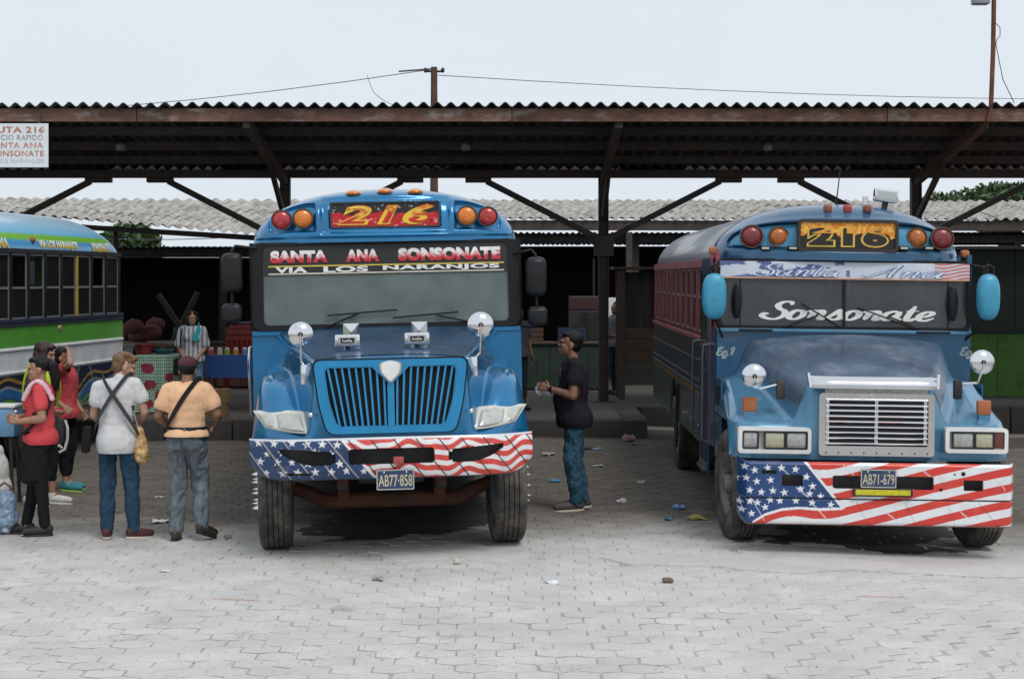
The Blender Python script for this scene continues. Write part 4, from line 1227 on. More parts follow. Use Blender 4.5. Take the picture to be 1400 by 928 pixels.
# cowl below the windscreen
mb = MB(); mb.span(-1.2, -.9, YW - .0, YW + .06, .72, zl - .021); mb.span(.9, 1.2, YW, YW + .06, .72, zl - .021); mb.span(-.8995, .8995, YW + .002, YW + .058, 1.0, zl - .021); mb.build('cowl', M_blueA, A, smooth=False)
mb = MB(); mb.span(-1.2, 1.2, YW - .02, YW - .001, zl - .07, zl - .022, .008); mb.build('cowl_lip', M_blueA, A)
# roof cap with the sign pocket and two lamp pockets
ZCB = 2.668
def pockA(X, Z):
    d = pocket_box(X, Z, -.55, .55, 2.775, 3.055, .035, .05) + pocket_box(X, Z, -.495, .495, 2.80, 3.035, .02, .006)
    for s in (-1, 1):
        x = s * X
        top = 3.045 - .55 * np.clip((x - .68), 0, 1) ** 1.6
        d = d + .07 * smooth01(x, .615, .64) * (1 - smooth01(x, 1.03, 1.06)) * smooth01(Z, 2.76, 2.785) * (1 - smooth01(Z, top - .03, top))
    d = d + .012 * (1 - smooth01(Z, 2.70, 2.73))
    return d
roof_cap(A, 1.2, ZCB, 3.165, YW + .0, .42, 5.5, pockA, M_blueA, bow=.06)
yp = YW + .04
signc = lambda: None
def sign_grid(fr, name, x0, x1, z0, z1, y, colf, r=.02):
    nu, nv = 140, 50
    U, V = np.meshgrid(np.linspace(0, 1, nu), np.linspace(0, 1, nv), indexing='ij')
    return grid(name, x0 + (x1 - x0) * U, np.full_like(U, y), z0 + (z1 - z0) * V, M_vmatte, fr, col=colf(U, V), thick=(0, .01, 0))
def colA(U, V):
    n = vnoise(U * 3.4, V, 3.0, 2); n2 = vnoise(U * 3.4, V, 9.0, 5)
    blk = np.array([.02, .018, .02]); red = np.array(srgb(196, 34, 40)); pk = np.array(srgb(232, 150, 150)); yl = np.array(srgb(226, 170, 40))
    C = np.where((V + .5 * (n - .5) < .52)[..., None], red * (.7 + .6 * n2[..., None]), blk)
    C = np.where(((n2 > .66) & (V < .35))[..., None], pk, C)
    C = np.where(((n2 > .74) & (V > .45))[..., None], np.array([.5, .45, .42]), C)
    return C
sg = sign_grid(A, 'destination_sign', -.48, .48, 2.808, 3.028, yp + .0, colA)
mb = MB(); mb.ring(rrect(-.492, .492, 2.797, 3.039, .02), rrect(-.478, .478, 2.81, 3.026, .015), yp - .012, yp + .02); mb.build('sign_frame', mat('sign trim', (.03, .05, .06), .4), sg)
for bold, m, dy, gr_ in ((.055, M_vmatte, .004, lambda u, v: srgb(240, 196, 60) if v < .75 + .2 * math.sin(u * 19) else srgb(215, 120, 40)), (.0, M_vmatte, .008, lambda u, v: srgb(200, 40, 42) if v < .5 + .22 * math.sin(u * 14 + 1) else (srgb(244, 200, 90) if math.sin(u * 40 + v * 9) > -.2 else srgb(205, 110, 30)))):
    V, F = text_polys('216', bold, 1.12, .25); V, F = subdivide_polys(V, F, 9)
    put_polys('lettering', V, F, .86, .19 if bold else .165, lambda x, z: (-.43 + x + (.0 if bold else .012), yp - dy - .002, (2.823 if bold else 2.836) + z), m, sg, gr_)
M_bez = mat('dark lamp ring', (.05, .06, .07), .5)
for s in (-1, 1):
    lamp_round(A, (s * .925, YW + .105, 2.885), .083, M_red, M_bez); lamp_round(A, (s * .735, YW + .095, 2.895), .083, M_amber, M_bez)
for px, py in ((484.5, 264.5), (526, 262), (566.5, 262.5)):
    x, z = A.loc(px, py, YW + .14); mb = MB(); mb.ell((x, YW + .155, z + .002), (.066, .05, .026), 18, 10); c_ = mb.build('clearance_light', M_amber, A)
    mb = MB(); mb.ell((x, YW + .17, z + .002), (.076, .04, .033), 18, 8); mb.build('lamp_base', M_chrome, c_)
# banner lettering on the glass
mb = MB(); mb.span(-1.088, 1.088, -.010, -.006, 2.375, zh - .032); o = mb.build('banner', mat('black vinyl', (.014, .013, .014), .45), A, smooth=False); o.data.transform(SH)
for z, m in ((2.455, mat('yellow stripe', (.62, .48, .06), .5)), (2.385, mat('cream stripe', (.62, .58, .46), .5))):
    mb = MB(); mb.span(-1.05, 1.06, -.0145, -.011, z - .006, z + .006); mb.build('banner_stripe', m, o, smooth=False).data.transform(SH)
def gradA(u, v):
    z = v + .12 * math.sin(u * 55)
    if z > .58: return srgb(232, 228, 226)
    if z > .38: return srgb(226, 150, 150)
    return srgb(196, 48, 58)
for s_, x0, x1, z0, z1 in (('SANTA', -1.03, -.52, 2.485, 2.60), ('ANA', -.36, -.06, 2.485, 2.60), ('SONSONATE', .11, 1.03, 2.485, 2.605)):
    V, F = text_polys(s_, .075, 1.06); V, F = subdivide_polys(V, F, 8)
    put_polys('lettering', V, F, x1 - x0, z1 - z0, lambda x, z: ws(x0 + x, z0 + z, -.018), M_vmatte, o, gradA)
for s_, x0, x1 in (('VIA', -.99, -.70), ('LOS', -.56, -.16), ('NARANJOS', -.03, 1.02)):
    V, F = text_polys(s_, .045, 1.08)
    put_polys('lettering', V, F, x1 - x0, .055, lambda x, z: ws(x0 + x, 2.393 + z, -.018), mat('white vinyl', (.75, .75, .72), .5, 0, .05), o)
# wipers
def wiper(fr, pts, fn, y_off=-.03):
    mb = MB(); P = [Vector(fn(x, z, y_off)) for x, z in pts]
    mb.tube([P[0], P[1]], .009, 6); o = mb.build('wiper', M_black, fr)
    b = MB(); b.tube([P[2], P[3]], .008, 6); b.build('wiper_blade', M_black, o); return o
wiper(A, [A.loc(430, 455, YW)[::1], A.loc(492, 428, YW), A.loc(450, 431, YW), A.loc(543, 423, YW)], ws)
wiper(A, [A.loc(640, 440, YW), A.loc(594, 430, YW), A.loc(537, 434, YW), A.loc(624, 426, YW)], ws)
# bonnet lamps and pyramids
for px, py in ((475, 466), (570, 461)):
    x, z = A.loc(px, py, .62); y = .62; z0 = float(zA_(np.array([x]), np.array([y]))[0]) 
    mb = MB(); mb.box((x, y, z0 + .075), (.215, .07, .105), .012, 2); l_ = mb.build('fog_lamp', M_chrome, A)
    mb = MB(); mb.box((x, y - .037, z0 + .075), (.15, .006, .062), .003); mb.build('lamp_lens', mat('lamp lens', (.5, .52, .5), .15, .3, .1), l_)
    mb = MB(); mb.box((x, y - .042, z0 + .075), (.115, .004, .042), .002); mb.build('lamp_badge', M_blackpaint, l_)
    V, F = text_polys('hella', .02); put_polys('lettering', V, F, .085, .022, lambda a, b_: (x - .0425 + a, y - .0455, z0 + .064 + b_), M_white, l_)
    mb = MB(); mb.tube([(x, y + .01, z0 - .01), (x, y + .01, z0 + .04)], .02, 8); mb.build('lamp_foot', M_dark, l_)
    yy = .98; xx = x + .03; zz = float(zA_(np.array([xx]), np.array([yy]))[0])
    mb = MB()
    mb.add([(-.07, 0, .165), (.07, 0, .165), (.07, 0, .03), (-.07, 0, .03), (0, -.075, .09), (-.05, .06, .05), (.05, .06, .05), (.05, .06, .15), (-.05, .06, .15)], [[0, 3, 4], [3, 2, 4], [2, 1, 4], [1, 0, 4], [5, 6, 7, 8], [0, 1, 7, 8], [3, 2, 6, 5], [0, 3, 5, 8], [1, 2, 6, 7]], Matrix.Translation((xx, yy, zz)))
    p_ = mb.build('horn', M_chrome, A, smooth=False)
    mb = MB(); mb.tube([(xx, yy + .02, zz - .01), (xx, yy + .02, zz + .06)], .018, 8); mb.build('horn_foot', M_chrome, p_)
# mirrors
b0 = A.loc(417, 512, .45); c0 = A.loc(411, 457, .50); round_mirror(A, (b0[0], .46, b0[1]), (c0[0], .50, c0[1]), .105)
b0 = A.loc(647, 501, .45); c0 = A.loc(657, 444, .50); round_mirror(A, (b0[0], .46, b0[1]), (c0[0], .50, c0[1]), .110)
M_mir = mat('grey black mirror shell', (.012, .013, .014), .35, 0, .15, spec=.3)
for s, (pu, pl, pa) in ((-1, ((317, 373), (317, 428), (356, 338))), (1, ((733, 378), (735, 432), (705, 345)))):
    xu, zu = A.loc(*pu, YW - .12); xl, zl_ = A.loc(*pl, YW - .12)
    m_ = box_mirror(A, (xu, YW - .12, zu), (.19, .14, .36), M_mir, .06)
    mb = MB(); mb.box((xl, YW - .12, zl_), (.18, .13, .17), .045, 4); mb.build('lower_mirror', M_mir, m_, ang=50)
    mb = MB(); mb.tube([(s * 1.19, YW + .03, zu + .22), (xu - s * .03, YW - .06, zu + .245), (xu, YW - .09, zu + .20), (xu, YW - .10, zu - .1), (xl, YW - .10, zl_ - .05)], .014, 8)
    mb.tube([(s * 1.19, YW + .03, zl_ - .09), (xl, YW - .08, zl_ - .10), (xl, YW - .10, zl_ - .05)], .014, 8); mb.build('mirror_arm', M_black, m_)
# chrome grab rail by the door and small details
mb = MB(); mb.tube([(-1.21, YW + .15, 1.72), (-1.27, YW + .1, 1.71), (-1.28, YW + .1, 1.6), (-1.27, YW + .1, 1.1), (-1.2, YW + .15, 1.05)], .017, 8); mb.build('grab_rail', M_chrome, A)
def sideA(Y, Z, s):
    C = np.zeros(Y.shape + (3,)) + np.array([.012, .12, .29]); C[(Z < .85)] = np.array([.02, .03, .05]); C[(Z > 1.3) & (Z < 1.36)] = np.array([.5, .5, .5]); return C
M_seat = mat('dark green seat', (.10, .14, .13), .6)
for o_ in list(A.o.children):
    if o_.name.split('.')[0] in ('windscreen_frame', 'corner_pillar', 'quarter_window', 'windscreen', 'dashboard', 'cowl', 'cowl_lip', 'roof_cap', 'destination_sign', 'banner', 'clearance_light', 'warning_lamp', 'wiper'): o_.scale.x = 1.032
bus_body(A, dict(hw=1.238, zskirt=.62, zbelt=1.84, zwt=2.6, zc=3.165, zcap=ZCB, yroof=YW + .47, yfront=YW, y0=YW + .58, y1=YW + 9.0, nwin=11, wheel_y=YW + 6.0,
     roof_mat=M_blueA, side_col=sideA, rails=[(1.75, .05, M_blackpaint), (1.2, .05, M_blackpaint), (.95, .04, M_blackpaint)], header_mat=M_blueA, pillar_mat=[M_blackpaint], pw=.06,
     frame_mat=mat('alu frame', (.30, .30, .30), .45, .6), glass=M_glass, rear_mat=M_blueA, seat_mat=M_seat, ny=60, nz_side=40))

# ---------------------------------------------------------------- right bus (older, flat flag bumper)
B = Frame('bus', (3.100, 15.5, -0.030), (0, 0.014, -0.012))
tag(B.o, 'older blue bus with chrome slat grille, flag bumper and white script Sonsonate on its windscreen', 'bus', 'buses parked in the bays')
M_blueB = mat('faded blue paint', (0.075, 0.225, 0.36), 0.28, 0.3, 0.22, 3.0, 0.25, 2.8, coat=0.6, coat_rough=0.06, dirt=(0.22, 0.22, 0.21), dscale=5, damt=0.26)
M_blueB2 = mat('deep blue body paint', (0.018, 0.095, 0.19), 0.28, 0.3, 0.2, 3.0, coat=0.6, coat_rough=0.06, dirt=(0.14, 0.13, 0.12), dscale=2.5, damt=0.2)
M_hoodB = mat('chalky navy bonnet', (0.085, 0.128, 0.195), 0.36, 0.2, 0.35, 2.0, 0.25, 2.5, coat=0.15, dirt=(0.24, 0.275, 0.31), dscale=2.6, damt=0.42)
M_navyB = mat('navy roof paint', (0.045, 0.060, 0.095), 0.5, 0.1, 0.3, 3, dirt=(0.20, 0.20, 0.2), dscale=2, damt=.35)
M_maroon = mat('maroon paint', (0.30, 0.066, 0.07), 0.5, 0, 0.25, 5, dirt=(.2, .15, .14), damt=.3)
YB = 1.85
def yfB(X):
    a = np.abs(X); return .34 + .05 * smooth01(a, .5, .62) + .14 * np.clip((a - .95) / .25, 0, 1) ** 2
def nacB(X, Y):
    a = np.abs(X); t = np.clip((Y - .34) / 1.45, 0, 1)
    wn = .60 + .42 * t ** .75; zc = 1.455 + .385 * t ** .8
    return zc - .10 * (a / wn) ** 2.4 - smooth01(a, wn - .16, wn + .14) * (.62 - .05 * t), wn
def zB_(X, Y):
    a = np.abs(X)
    nac, wn = nacB(X, Y)
    ty = np.clip((Y - .36) / 1.15, 0, 1)
    f = 1.045 + .40 * ty ** .85 - .03 * np.maximum(a - 1.0, 0) / .2
    k = .045
    return k * np.log(np.exp(nac / k) + np.exp(f / k))
def zbB(X, Y): return .80 + .30 * smooth01(Y, .50, .72)
hoodB, SB = hood_shape(B, 'bonnet', 1.215, yfB, 1.83, zB_, zbB, lambda X: .10 + 0 * X, .10, M_blueB, 221, 110)
Xg, Tg = np.meshgrid(np.linspace(-1, 1, 81), np.linspace(0, 1, 44), indexing='ij')
Yg = .47 + 1.34 * Tg; _, wn = nacB(Xg * 0, Yg); Xg = Xg * (wn - .05); grid('bonnet_panel', Xg, Yg, zB_(Xg, Yg) + .005, M_hoodB, B, ang=60)
# seam and deflector
def pxr(px0, px1, py0, py1, y):
    a = B.loc(px0, py1, y); b_ = B.loc(px1, py0, y); return a[0], b_[0], a[1], b_[1]
x0, x1, z0, z1 = pxr(1108, 1283, 516, 530, .30)
def deflector():
    U, V = np.meshgrid(np.linspace(-1, 1, 60), np.linspace(0, 1, 10), indexing='ij')
    X = (x0 + x1) / 2 + U * (x1 - x0) / 2; Z = z0 + (z1 - z0) * V - .015 * U ** 8 * 0
    Y = .26 - .05 * np.sin(V * math.pi * .8) + .10 * V + .06 * np.abs(U) ** 10
    return grid('bug_deflector', X, Y, Z, M_chrome, B, thick=(0, .012, 0))
dfl = deflector()
for s in (0, 1):
    x = (x0, x1)[s]; mb = MB(); mb.bar((x, .30, z0 - .0), (x + (.015 if s else -.015), .34, z1 + .02), .025, .02); mb.build('deflector_bracket', M_chrome, dfl)
a0, a1, c0, c1 = pxr(1128, 1268, 530, 538, .33)
mb = MB(); mb.span(a0, a1, .318, .336, c0, c1, .003); mb.build('name_strip', mat('pitted white strip', (.66, .65, .62), .5, 0, .15, 30, dirt=(.3, .2, .13), dscale=25, damt=.5), B)
# grille
a0, a1, c0, c1 = pxr(1119, 1278, 539, 622, .30)
gi = .055
mb = MB(); mb.ring(rrect(a0, a1, c0, c1, .03), rrect(a0 + gi, a1 - gi, c0 + .085, c1 - .045, .02), .285, .40); grB = mb.build('grille', M_chrome, B, ang=25)
mb = MB(); mb.span(a0 + .01, a1 - .01, .322, .332, c0 + .02, c1 - .01); mb.build('grille_backing', M_blackpaint, grB, smooth=False)
nb = 9; h0, h1 = c0 + .10, c1 - .06
for k in range(nb):
    z = h0 + (h1 - h0) * k / (nb - 1); mb = MB(); mb.box(((a0 + a1) / 2, .298, z), (a1 - a0 - 2 * gi - .004, .04, .017), .004, 1, rot=(-.35, 0, 0)); mb.build('grille_slat', M_chrome, grB)
for x in ((a0 + a1) / 2, a0 + gi + .02, a1 - gi - .02):
    mb = MB(); mb.span(x - .014, x + .014, .308, .320, h0 - .01, h1 + .01); mb.build('grille_post', M_chrome, grB, smooth=False)
for k in range(9):
    mb = MB(); mb.ell((a0 + .06 + (a1 - a0 - .12) * k / 8, .284, c0 + .025), (.008, .004, .008), 8, 5); mb.build('rivet', M_dark, grB)
# headlamp bezels
M_lens2 = mat('clear lamp', (.42, .43, .40), .18, .3, .25, 25, coat=.6); M_lens3 = mat('patterned yellow lens', (.48, .47, .32), .25, .2, .3, 60, coat=.5)
def bezel(pxa, pxb, pya, pyb, lenses):
    a0, a1, c0, c1 = pxr(pxa, pxb, pya, pyb, .40)
    mb = MB(); mb.ring(rrect(a0, a1, c0, c1, .03), rrect(a0 + .035, a1 - .03, c0 + .035, c1 - .03, .015), .33, .43); o = mb.build('headlight', M_white, B, ang=25)
    mb = MB(); mb.span(a0 + .01, a1 - .01, .368, .376, c0 + .01, c1 - .01); mb.build('lamp_tray', mat('lamp tray', (.55, .55, .53), .4), o, smooth=False)
    for (q0, q1, m) in lenses:
        w_ = a1 - a0 - .08; mb = MB(); mb.box((a0 + .04 + w_ * (q0 + q1) / 2, .362, (c0 + c1) / 2 + .002), (w_ * (q1 - q0), .05, c1 - c0 - .085), .012, 2); l_ = mb.build('lamp_lens', m, o)
        e0, e1 = a0 + .04 + w_ * q0, a0 + .04 + w_ * q1
        mb = MB(); mb.ring(rrect(e0 - .006, e1 + .006, c0 + .038, c1 - .034, .012), rrect(e0 + .008, e1 - .008, c0 + .052, c1 - .048, .01), .330, .345); mb.build('lens_rim', M_dark, l_)
    return o
bezel(1008, 1108, 584, 618, [(0.0, .24, M_lens2), (.34, .66, M_lens3), (.68, 1.0, M_lens2)])
bezel(1290, 1376, 585, 618, [(.05, .45, M_lens2), (.47, .82, M_lens3)])
a0, a1, c0, c1 = pxr(1357, 1376, 588, 612, .40)
mb = MB(); mb.box(((a0 + a1) / 2 + .005, .40, (c0 + c1) / 2), (a1 - a0 + .01, .10, c1 - c0), .012, 2); mb.build('side_marker', mat('brown red lens', (.16, .03, .02), .25, 0, .2, coat=.5), B)
# --- bumper
def bumpB():
    nu, nv = 560, 130
    U, V = np.meshgrid(np.linspace(-1, 1, nu), np.linspace(0, 1, nv), indexing='ij')
    X = 1.178 * U; a = np.abs(U)
    zt = .725 + .03 * np.exp(-((U + 1) / .03) ** 2); zb = .19 + .09 * np.clip((-U - .93) / .07, 0, 1) ** 2
    Z = zb + (zt - zb) * V
    Y = .012 * U ** 2 + .16 * np.clip((a - .93) / .07, 0, 1) ** 2 + .02 * np.clip((.07 - V) / .07, 0, 1) ** 2 + .02 * np.clip((V - .95) / .05, 0, 1) ** 2
    Zr = (Z - .19) / .535
    seam = np.abs(Zr - .425)
    Y = Y + .012 * np.exp(-(seam / .012) ** 2) + .010 * (Zr < .425)
    cx = 345 + (U + 1) / 2 * 1010; cy = 405 + (1 - Zr) * 238
    W_ = np.array(srgb(226, 228, 230)); Rd = np.array(srgb(206, 58, 46)); Bl = np.array(srgb(22, 62, 116))
    base = sum(np.interp(cx + o_, [300, 345, 420, 520, 650, 850, 1050, 1280, 1355, 1400], [700, 672, 632, 586, 610, 556, 497, 438, 424, 415]) for o_ in np.linspace(-55, 55, 9)) / 9
    ph = (cy - base) / 62.0
    red = ((ph + .25) % 1.0) < .5
    n = vnoise(cx, cy, .02, 8)
    C = np.where(red[..., None], Rd * (.9 + .2 * n[..., None]), W_ * (.94 + .08 * n[..., None]))
    low = np.interp(cx, [345, 380, 440, 500, 560, 640, 720], [650, 645, 605, 585, 578, 582, 578])
    canton = (cx < 590 + (cy - 412) * .80) & (cy < low)
    C = np.where(canton[..., None], Bl * (.85 + .3 * n[..., None]), C)
    edge = ((np.abs(cx - (590 + (cy - 412) * .80)) < 6) & (cy < 580)) | ((np.abs(cy - low) < 5) & (cx < 720) & (cx > 395))
    C = np.where(edge[..., None], W_, C)
    S = [(365, 425), (400, 437), (447, 428), (497, 428), (548, 432), (588, 460), (370, 467), (408, 480), (458, 474), (610, 495), (340, 470), (383, 513), (425, 520), (467, 514), (508, 520), (567, 505), (600, 523), (350, 560), (385, 555), (412, 560), (458, 549), (493, 552), (551, 551), (610, 558), (678, 564), (358, 588), (391, 602), (440, 577), (640, 533)]
    st = np.zeros(cx.shape, bool)
    for i, (sx_, sy_) in enumerate(S): st |= star_mask(cx, -cy, sx_, -sy_, 15.5, .15 * math.sin(i))
    C = np.where((st & canton)[..., None], W_, C)
    for (xa, xb, ya, yb) in ((390, 440, 545, 630), (490, 525, 420, 455), (550, 600, 500, 540), (610, 665, 560, 620), (720, 760, 415, 450), (880, 910, 590, 615), (1010, 1040, 430, 455), (1150, 1180, 585, 610), (1290, 1310, 470, 500)):
        t = np.clip((cx - xa) / (xb - xa), 0, 1); dd = np.abs(cy - (ya + (yb - ya) * t)); C = np.where(((dd < 4) & (cx > xa) & (cx < xb))[..., None], C * .45 + W_ * .5, C)
    for (xa, xb) in ((770, 815), (945, 990), (1100, 1130), (1215, 1290)):
        t = (cx - xa) / (xb - xa); dd = np.abs(cy - (550 + 90 * t)); C = np.where(((dd < 2.2) & (t > 0) & (t < 1))[..., None], C * .45, C)
    C = np.where((seam < .012)[..., None], np.array([.03, .03, .035]), C)
    C = np.where((V < .02)[..., None], np.array(srgb(110, 80, 70)), C)
    xc = .25 * (cx[:-1, :-1] + cx[1:, :-1] + cx[1:, 1:] + cx[:-1, 1:]); yc = .25 * (cy[:-1, :-1] + cy[1:, :-1] + cy[1:, 1:] + cy[:-1, 1:])
    hole = np.zeros(xc.shape, bool)
    for (p, q, r_, t, rr) in ((425, 480, 436, 452, 7), (498, 574, 453, 495, 6), (683, 1050, 453, 502, 8), (1158, 1230, 464, 504, 6)):
        dx = np.maximum(np.abs(xc - (p + q) / 2) - (q - p) / 2 + rr, 0); dy = np.maximum(np.abs(yc - (r_ + t) / 2) - (t - r_) / 2 + rr, 0); hole |= np.hypot(dx, dy) < rr
    for (p, q, rr) in ((1157, 441, 9), (1125, 443, 4), (1076, 502, 6)): hole |= np.hypot(xc - p, yc - q) < rr
    return grid('bumper', X, Y, Z + .085, M_vcol, B, keep=~hole, col=C, thick=(0, .03, 0), ang=45)
bB = bumpB(); tag(bB, 'deep flat bumper painted as a waving flag')
mb = MB(); mb.span(-1.05, 1.05, .20, .28, .38, .74); mb.build('bumper_beam', M_dark, B, smooth=False)
x, z = B.loc(1201, 654, -.02); plate(B, 'AB71-679', x, z, -.022, .30, .155)
a0, a1, c0, c1 = pxr(1166, 1248, 668, 678, -.02)
mb = MB(); mb.span(a0, a1, -.028, -.008, c0, c1, .004); yl = mb.build('step_strip', M_dark, B)
mb = MB(); mb.span(a0 + .02, a1 - .02, -.033, -.0285, c0 + .012, c1 - .012, .002); mb.build('yellow_reflector', mat('yellow reflector', (.55, .50, .02), .4, 0, .25, 40), yl)
# --- wheels
for s in (-1, 1): make_wheel(B, (s * 1.065, 1.0, .5 - s * .012), .5, .27, s, .11)
mb = MB(); mb.tube([(-.9, 1.0, .5), (-.6, 1.0, .42), (.6, 1.0, .42), (.9, 1.0, .5)], .065, 10); mb.build('front_axle', M_dark, B)
mb = MB(); mb.span(-.5, .5, .45, .5, .55, .85); mb.span(-.35, .35, .6, 1.4, .5, .9, .05, 2); mb.build('engine_sump', M_dark, B, smooth=False)
for s in (-1, 1):
    mb = MB(); mb.lathe([(.60, -.14), (.60, .15), (.58, .15), (.58, -.14)], 40, Matrix.Translation((s * 1.04, 1.0, .5)) @ ROTY, close=True)
    keepf = [f for f in mb.f if all(mb.v[i].z > .85 and (mb.v[i].y > .62 or mb.v[i].z > 1.03) for i in f)]; us = sorted(set(i for f in keepf for i in f)); rm = {i: j for j, i in enumerate(us)}
    link('wheel_arch', mesh('wheel_arch', [mb.v[i] for i in us], [[rm[i] for i in f] for f in keepf]), M_black, B)
    mb = MB(); mb.span(s * 1.19, s * 1.205, 1.36, YB + .02, .68, 1.42); mb.build('cowl_side', M_blueB2, B, smooth=False)
    mb = MB(); mb.span(s * 1.206, s * 1.212, 1.50, YB - .08, 1.08, 1.36); mb.build('cowl_vent', M_blackpaint, B, smooth=False)
# --- cowl, windscreen
zl, zh = 1.905, 2.535
kb = .06
SHB = Matrix(((1, 0, 0, 0), (0, 1, kb, YB - kb * zl), (0, 0, 1, 0), (0, 0, 0, 1)))
wsb = lambda x, z, o=0.0: (x, YB + kb * (z - zl) + o, z)
mb = MB(); mb.span(-1.2, 1.2, YB, YB + .06, .72, zl - .05); mb.build('cowl', M_blueB2, B, smooth=False)
mb = MB(); mb.span(-1.205, 1.205, YB - .035, YB + .03, zl - .049, zl - .012, .01, 2); mb.build('cowl_lip', M_blueB, B)
for s in (-1, 1):
    mb = MB(); mb.span(s * .68, s * 1.0, YB - .040, YB - .0355, zl - .043, zl - .02); mb.build('cowl_vent', M_blackpaint, B, smooth=False)
mb = MB(); mb.ring(rrect(-1.2, 1.2, zl - .011, zh + .02, .07), rrect(-1.165, 1.165, zl + .015, zh, .05), -.02, .05, SHB); mb.build('windscreen_frame', M_black, B)
G_B = glass('dusty grey windscreen', (0.50, 0.51, 0.51), 0.28, .05, (0.17, 0.18, 0.185))
for s in (-1, 1):
    mb = MB(); mb.span(s * .012, s * .98, .004, .012, zl + .012, zh + .002); mb.build('windscreen', G_B, B, smooth=False).data.transform(SHB)
    mb = MB(); mb.span(s * .99, s * 1.17, .004, .012, zl + .012, zh + .002); mb.build('quarter_window', M_glass, B, smooth=False).data.transform(SHB)
    mb = MB(); mb.span(s * 1.175, s * 1.215, YB + .05, YB + .12, zl - .02, zh + .08); mb.span(s * 1.175, s * 1.215, YB + .52, YB + .62, .75, zh + .08); mb.build('corner_pillar', M_maroon if s < 0 else M_blueB2, B, smooth=False)
    mb = MB(); mb.ell((s * 1.02, YB - .06, zl + .25), (.045, .03, .17), 12, 10); mb.build('fan_mirror', M_blackpaint, B)
mb = MB(); mb.span(-.0115, .0115, -.02, .03, zl + .012, zh); mb.build('centre_bar', M_black, B, smooth=False).data.transform(SHB)
mb = MB(); mb.span(-1.1, 1.1, YB + .1, YB + .5, zl - .2, zl + .02, .03, 2); mb.build('dashboard', mat('grey dash'), B) if 'grey dash' in _mats and False else mb.build('dashboard', _mats['grey dash'], B)
mb = MB(); M = Matrix.Translation((.5, YB + .4, zl + .12)) @ Matrix.Rotation(math.radians(-35), 4, 'X')
mb.lathe([(.21 + .014 * math.cos(t), .014 * math.sin(t)) for t in np.linspace(0, 2 * math.pi, 8, endpoint=False)], 30, M, close=True); mb.build('steering_wheel', M_black, B)
# visor strip painted with flag colours
def visor():
    U, V = np.meshgrid(np.linspace(0, 1, 240), np.linspace(0, 1, 40), indexing='ij')
    Wt = np.array(srgb(196, 204, 214)); Bl = np.array(srgb(80, 98, 142)); Rd = np.array(srgb(200, 110, 100))
    n = vnoise(U * 9, V * 1.5, 2.2, 4); nb = vnoise(U * 20, V * 3, 2.5, 7)
    C = np.zeros(U.shape + (3,)) + Wt
    bl = (U < .52) & (n > .46 + .25 * (U - .1)); C = np.where(bl[..., None], Bl * (.6 + .8 * nb[..., None]), C)
    rd = (U > .86) & ((V * 5 + .6 * np.sin(U * 30)) % 1 < .5); C = np.where(rd[..., None], Rd, C)
    ol = (V < .09); C = np.where(ol[..., None], np.array(srgb(196, 150, 120)), C)
    for c in np.linspace(.03, .40, 9):
        for r_ in (.35, .7): C = np.where((star_mask(U * 14, V, c * 14 + (.3 if r_ > .5 else 0), r_, .13) & bl)[..., None], Wt, C)
    z0, z1 = 2.365, 2.528
    X = -1.185 + 2.37 * U; Z = z0 + (z1 - z0) * V; Y = YB + kb * (Z - zl) - .026 - .004 * (1 - V)
    return grid('visor', X, Y, Z, M_vmatte, B, col=C, thick=(0, .006, 0))
vz = visor()
vw = lambda x, z: (x, YB + kb * (z - zl) - .026 - .004 * (1 - (z - 2.365) / .163) - .004, z)
for s_, x0, x1 in (('Santa', -.87, -.04), ('Ana', .15, .95)):
    for th, m, l0 in ((.36, mat('pale blue script edge', (.16, .22, .42), .5), 0), (.15, mat('pale script', (.66, .72, .80), .5), -.004)):
        V, F = script_polys(s_, th, th * .45, .35, .12)
        put_polys('lettering', V, F, x1 - x0, .125, lambda x, z: (vw(x0 + x, 2.385 + z)[0], vw(x0 + x, 2.385 + z)[1] + l0, 2.385 + z), m, vz, layer=(0, -.0025, 0))
V, F = script_polys('Sonsonate', .42, .20, .30, .10)
a = B.loc(1037, 437, YB); b_ = B.loc(1280, 414, YB)
put_polys('lettering', V, F, b_[0] - a[0], b_[1] - a[1], lambda x, z: wsb(a[0] + x, a[1] + z, -.0025), mat('white vinyl'  , (.8, .8, .8)), B, layer=(0, -.003, 0))
wiper(B, [B.loc(1255, 449, YB), B.loc(1215, 433, YB), B.loc(1172, 420, YB), B.loc(1250, 449, YB)], wsb, -.035)
wiper(B, [B.loc(1072, 447, YB), B.loc(1118, 431, YB), B.loc(1096, 415, YB), B.loc(1147, 446, YB)], wsb, -.035)
# Eq. 1 stickers
M_stk = mat('white sticker', (.55, .60, .56), .5, 0, .1)
for (px0, px1, py0, py1, s_) in ((979, 1005, 474, 490, 'Eq.1'), (1312, 1330, 474, 490, 'Eq.')):
    a = B.loc(px0, py1, YB - .001); b_ = B.loc(px1, py0, YB - .001); V, F = script_polys(s_, .5, .34, .2)
    put_polys('sticker', V, F, b_[0] - a[0], b_[1] - a[1], lambda x, z: (a[0] + x, YB - .003, a[1] + z), M_stk, B, layer=(0, -.003, 0))
    V, F = script_polys(s_, .16, .08, .2)
    put_polys('lettering', V, F, (b_[0] - a[0]) * .9, (b_[1] - a[1]) * .85, lambda x, z: (a[0] + .01 + x, YB - .008, a[1] + .012 + z), M_blueB2, B, layer=(0, -.002, 0))
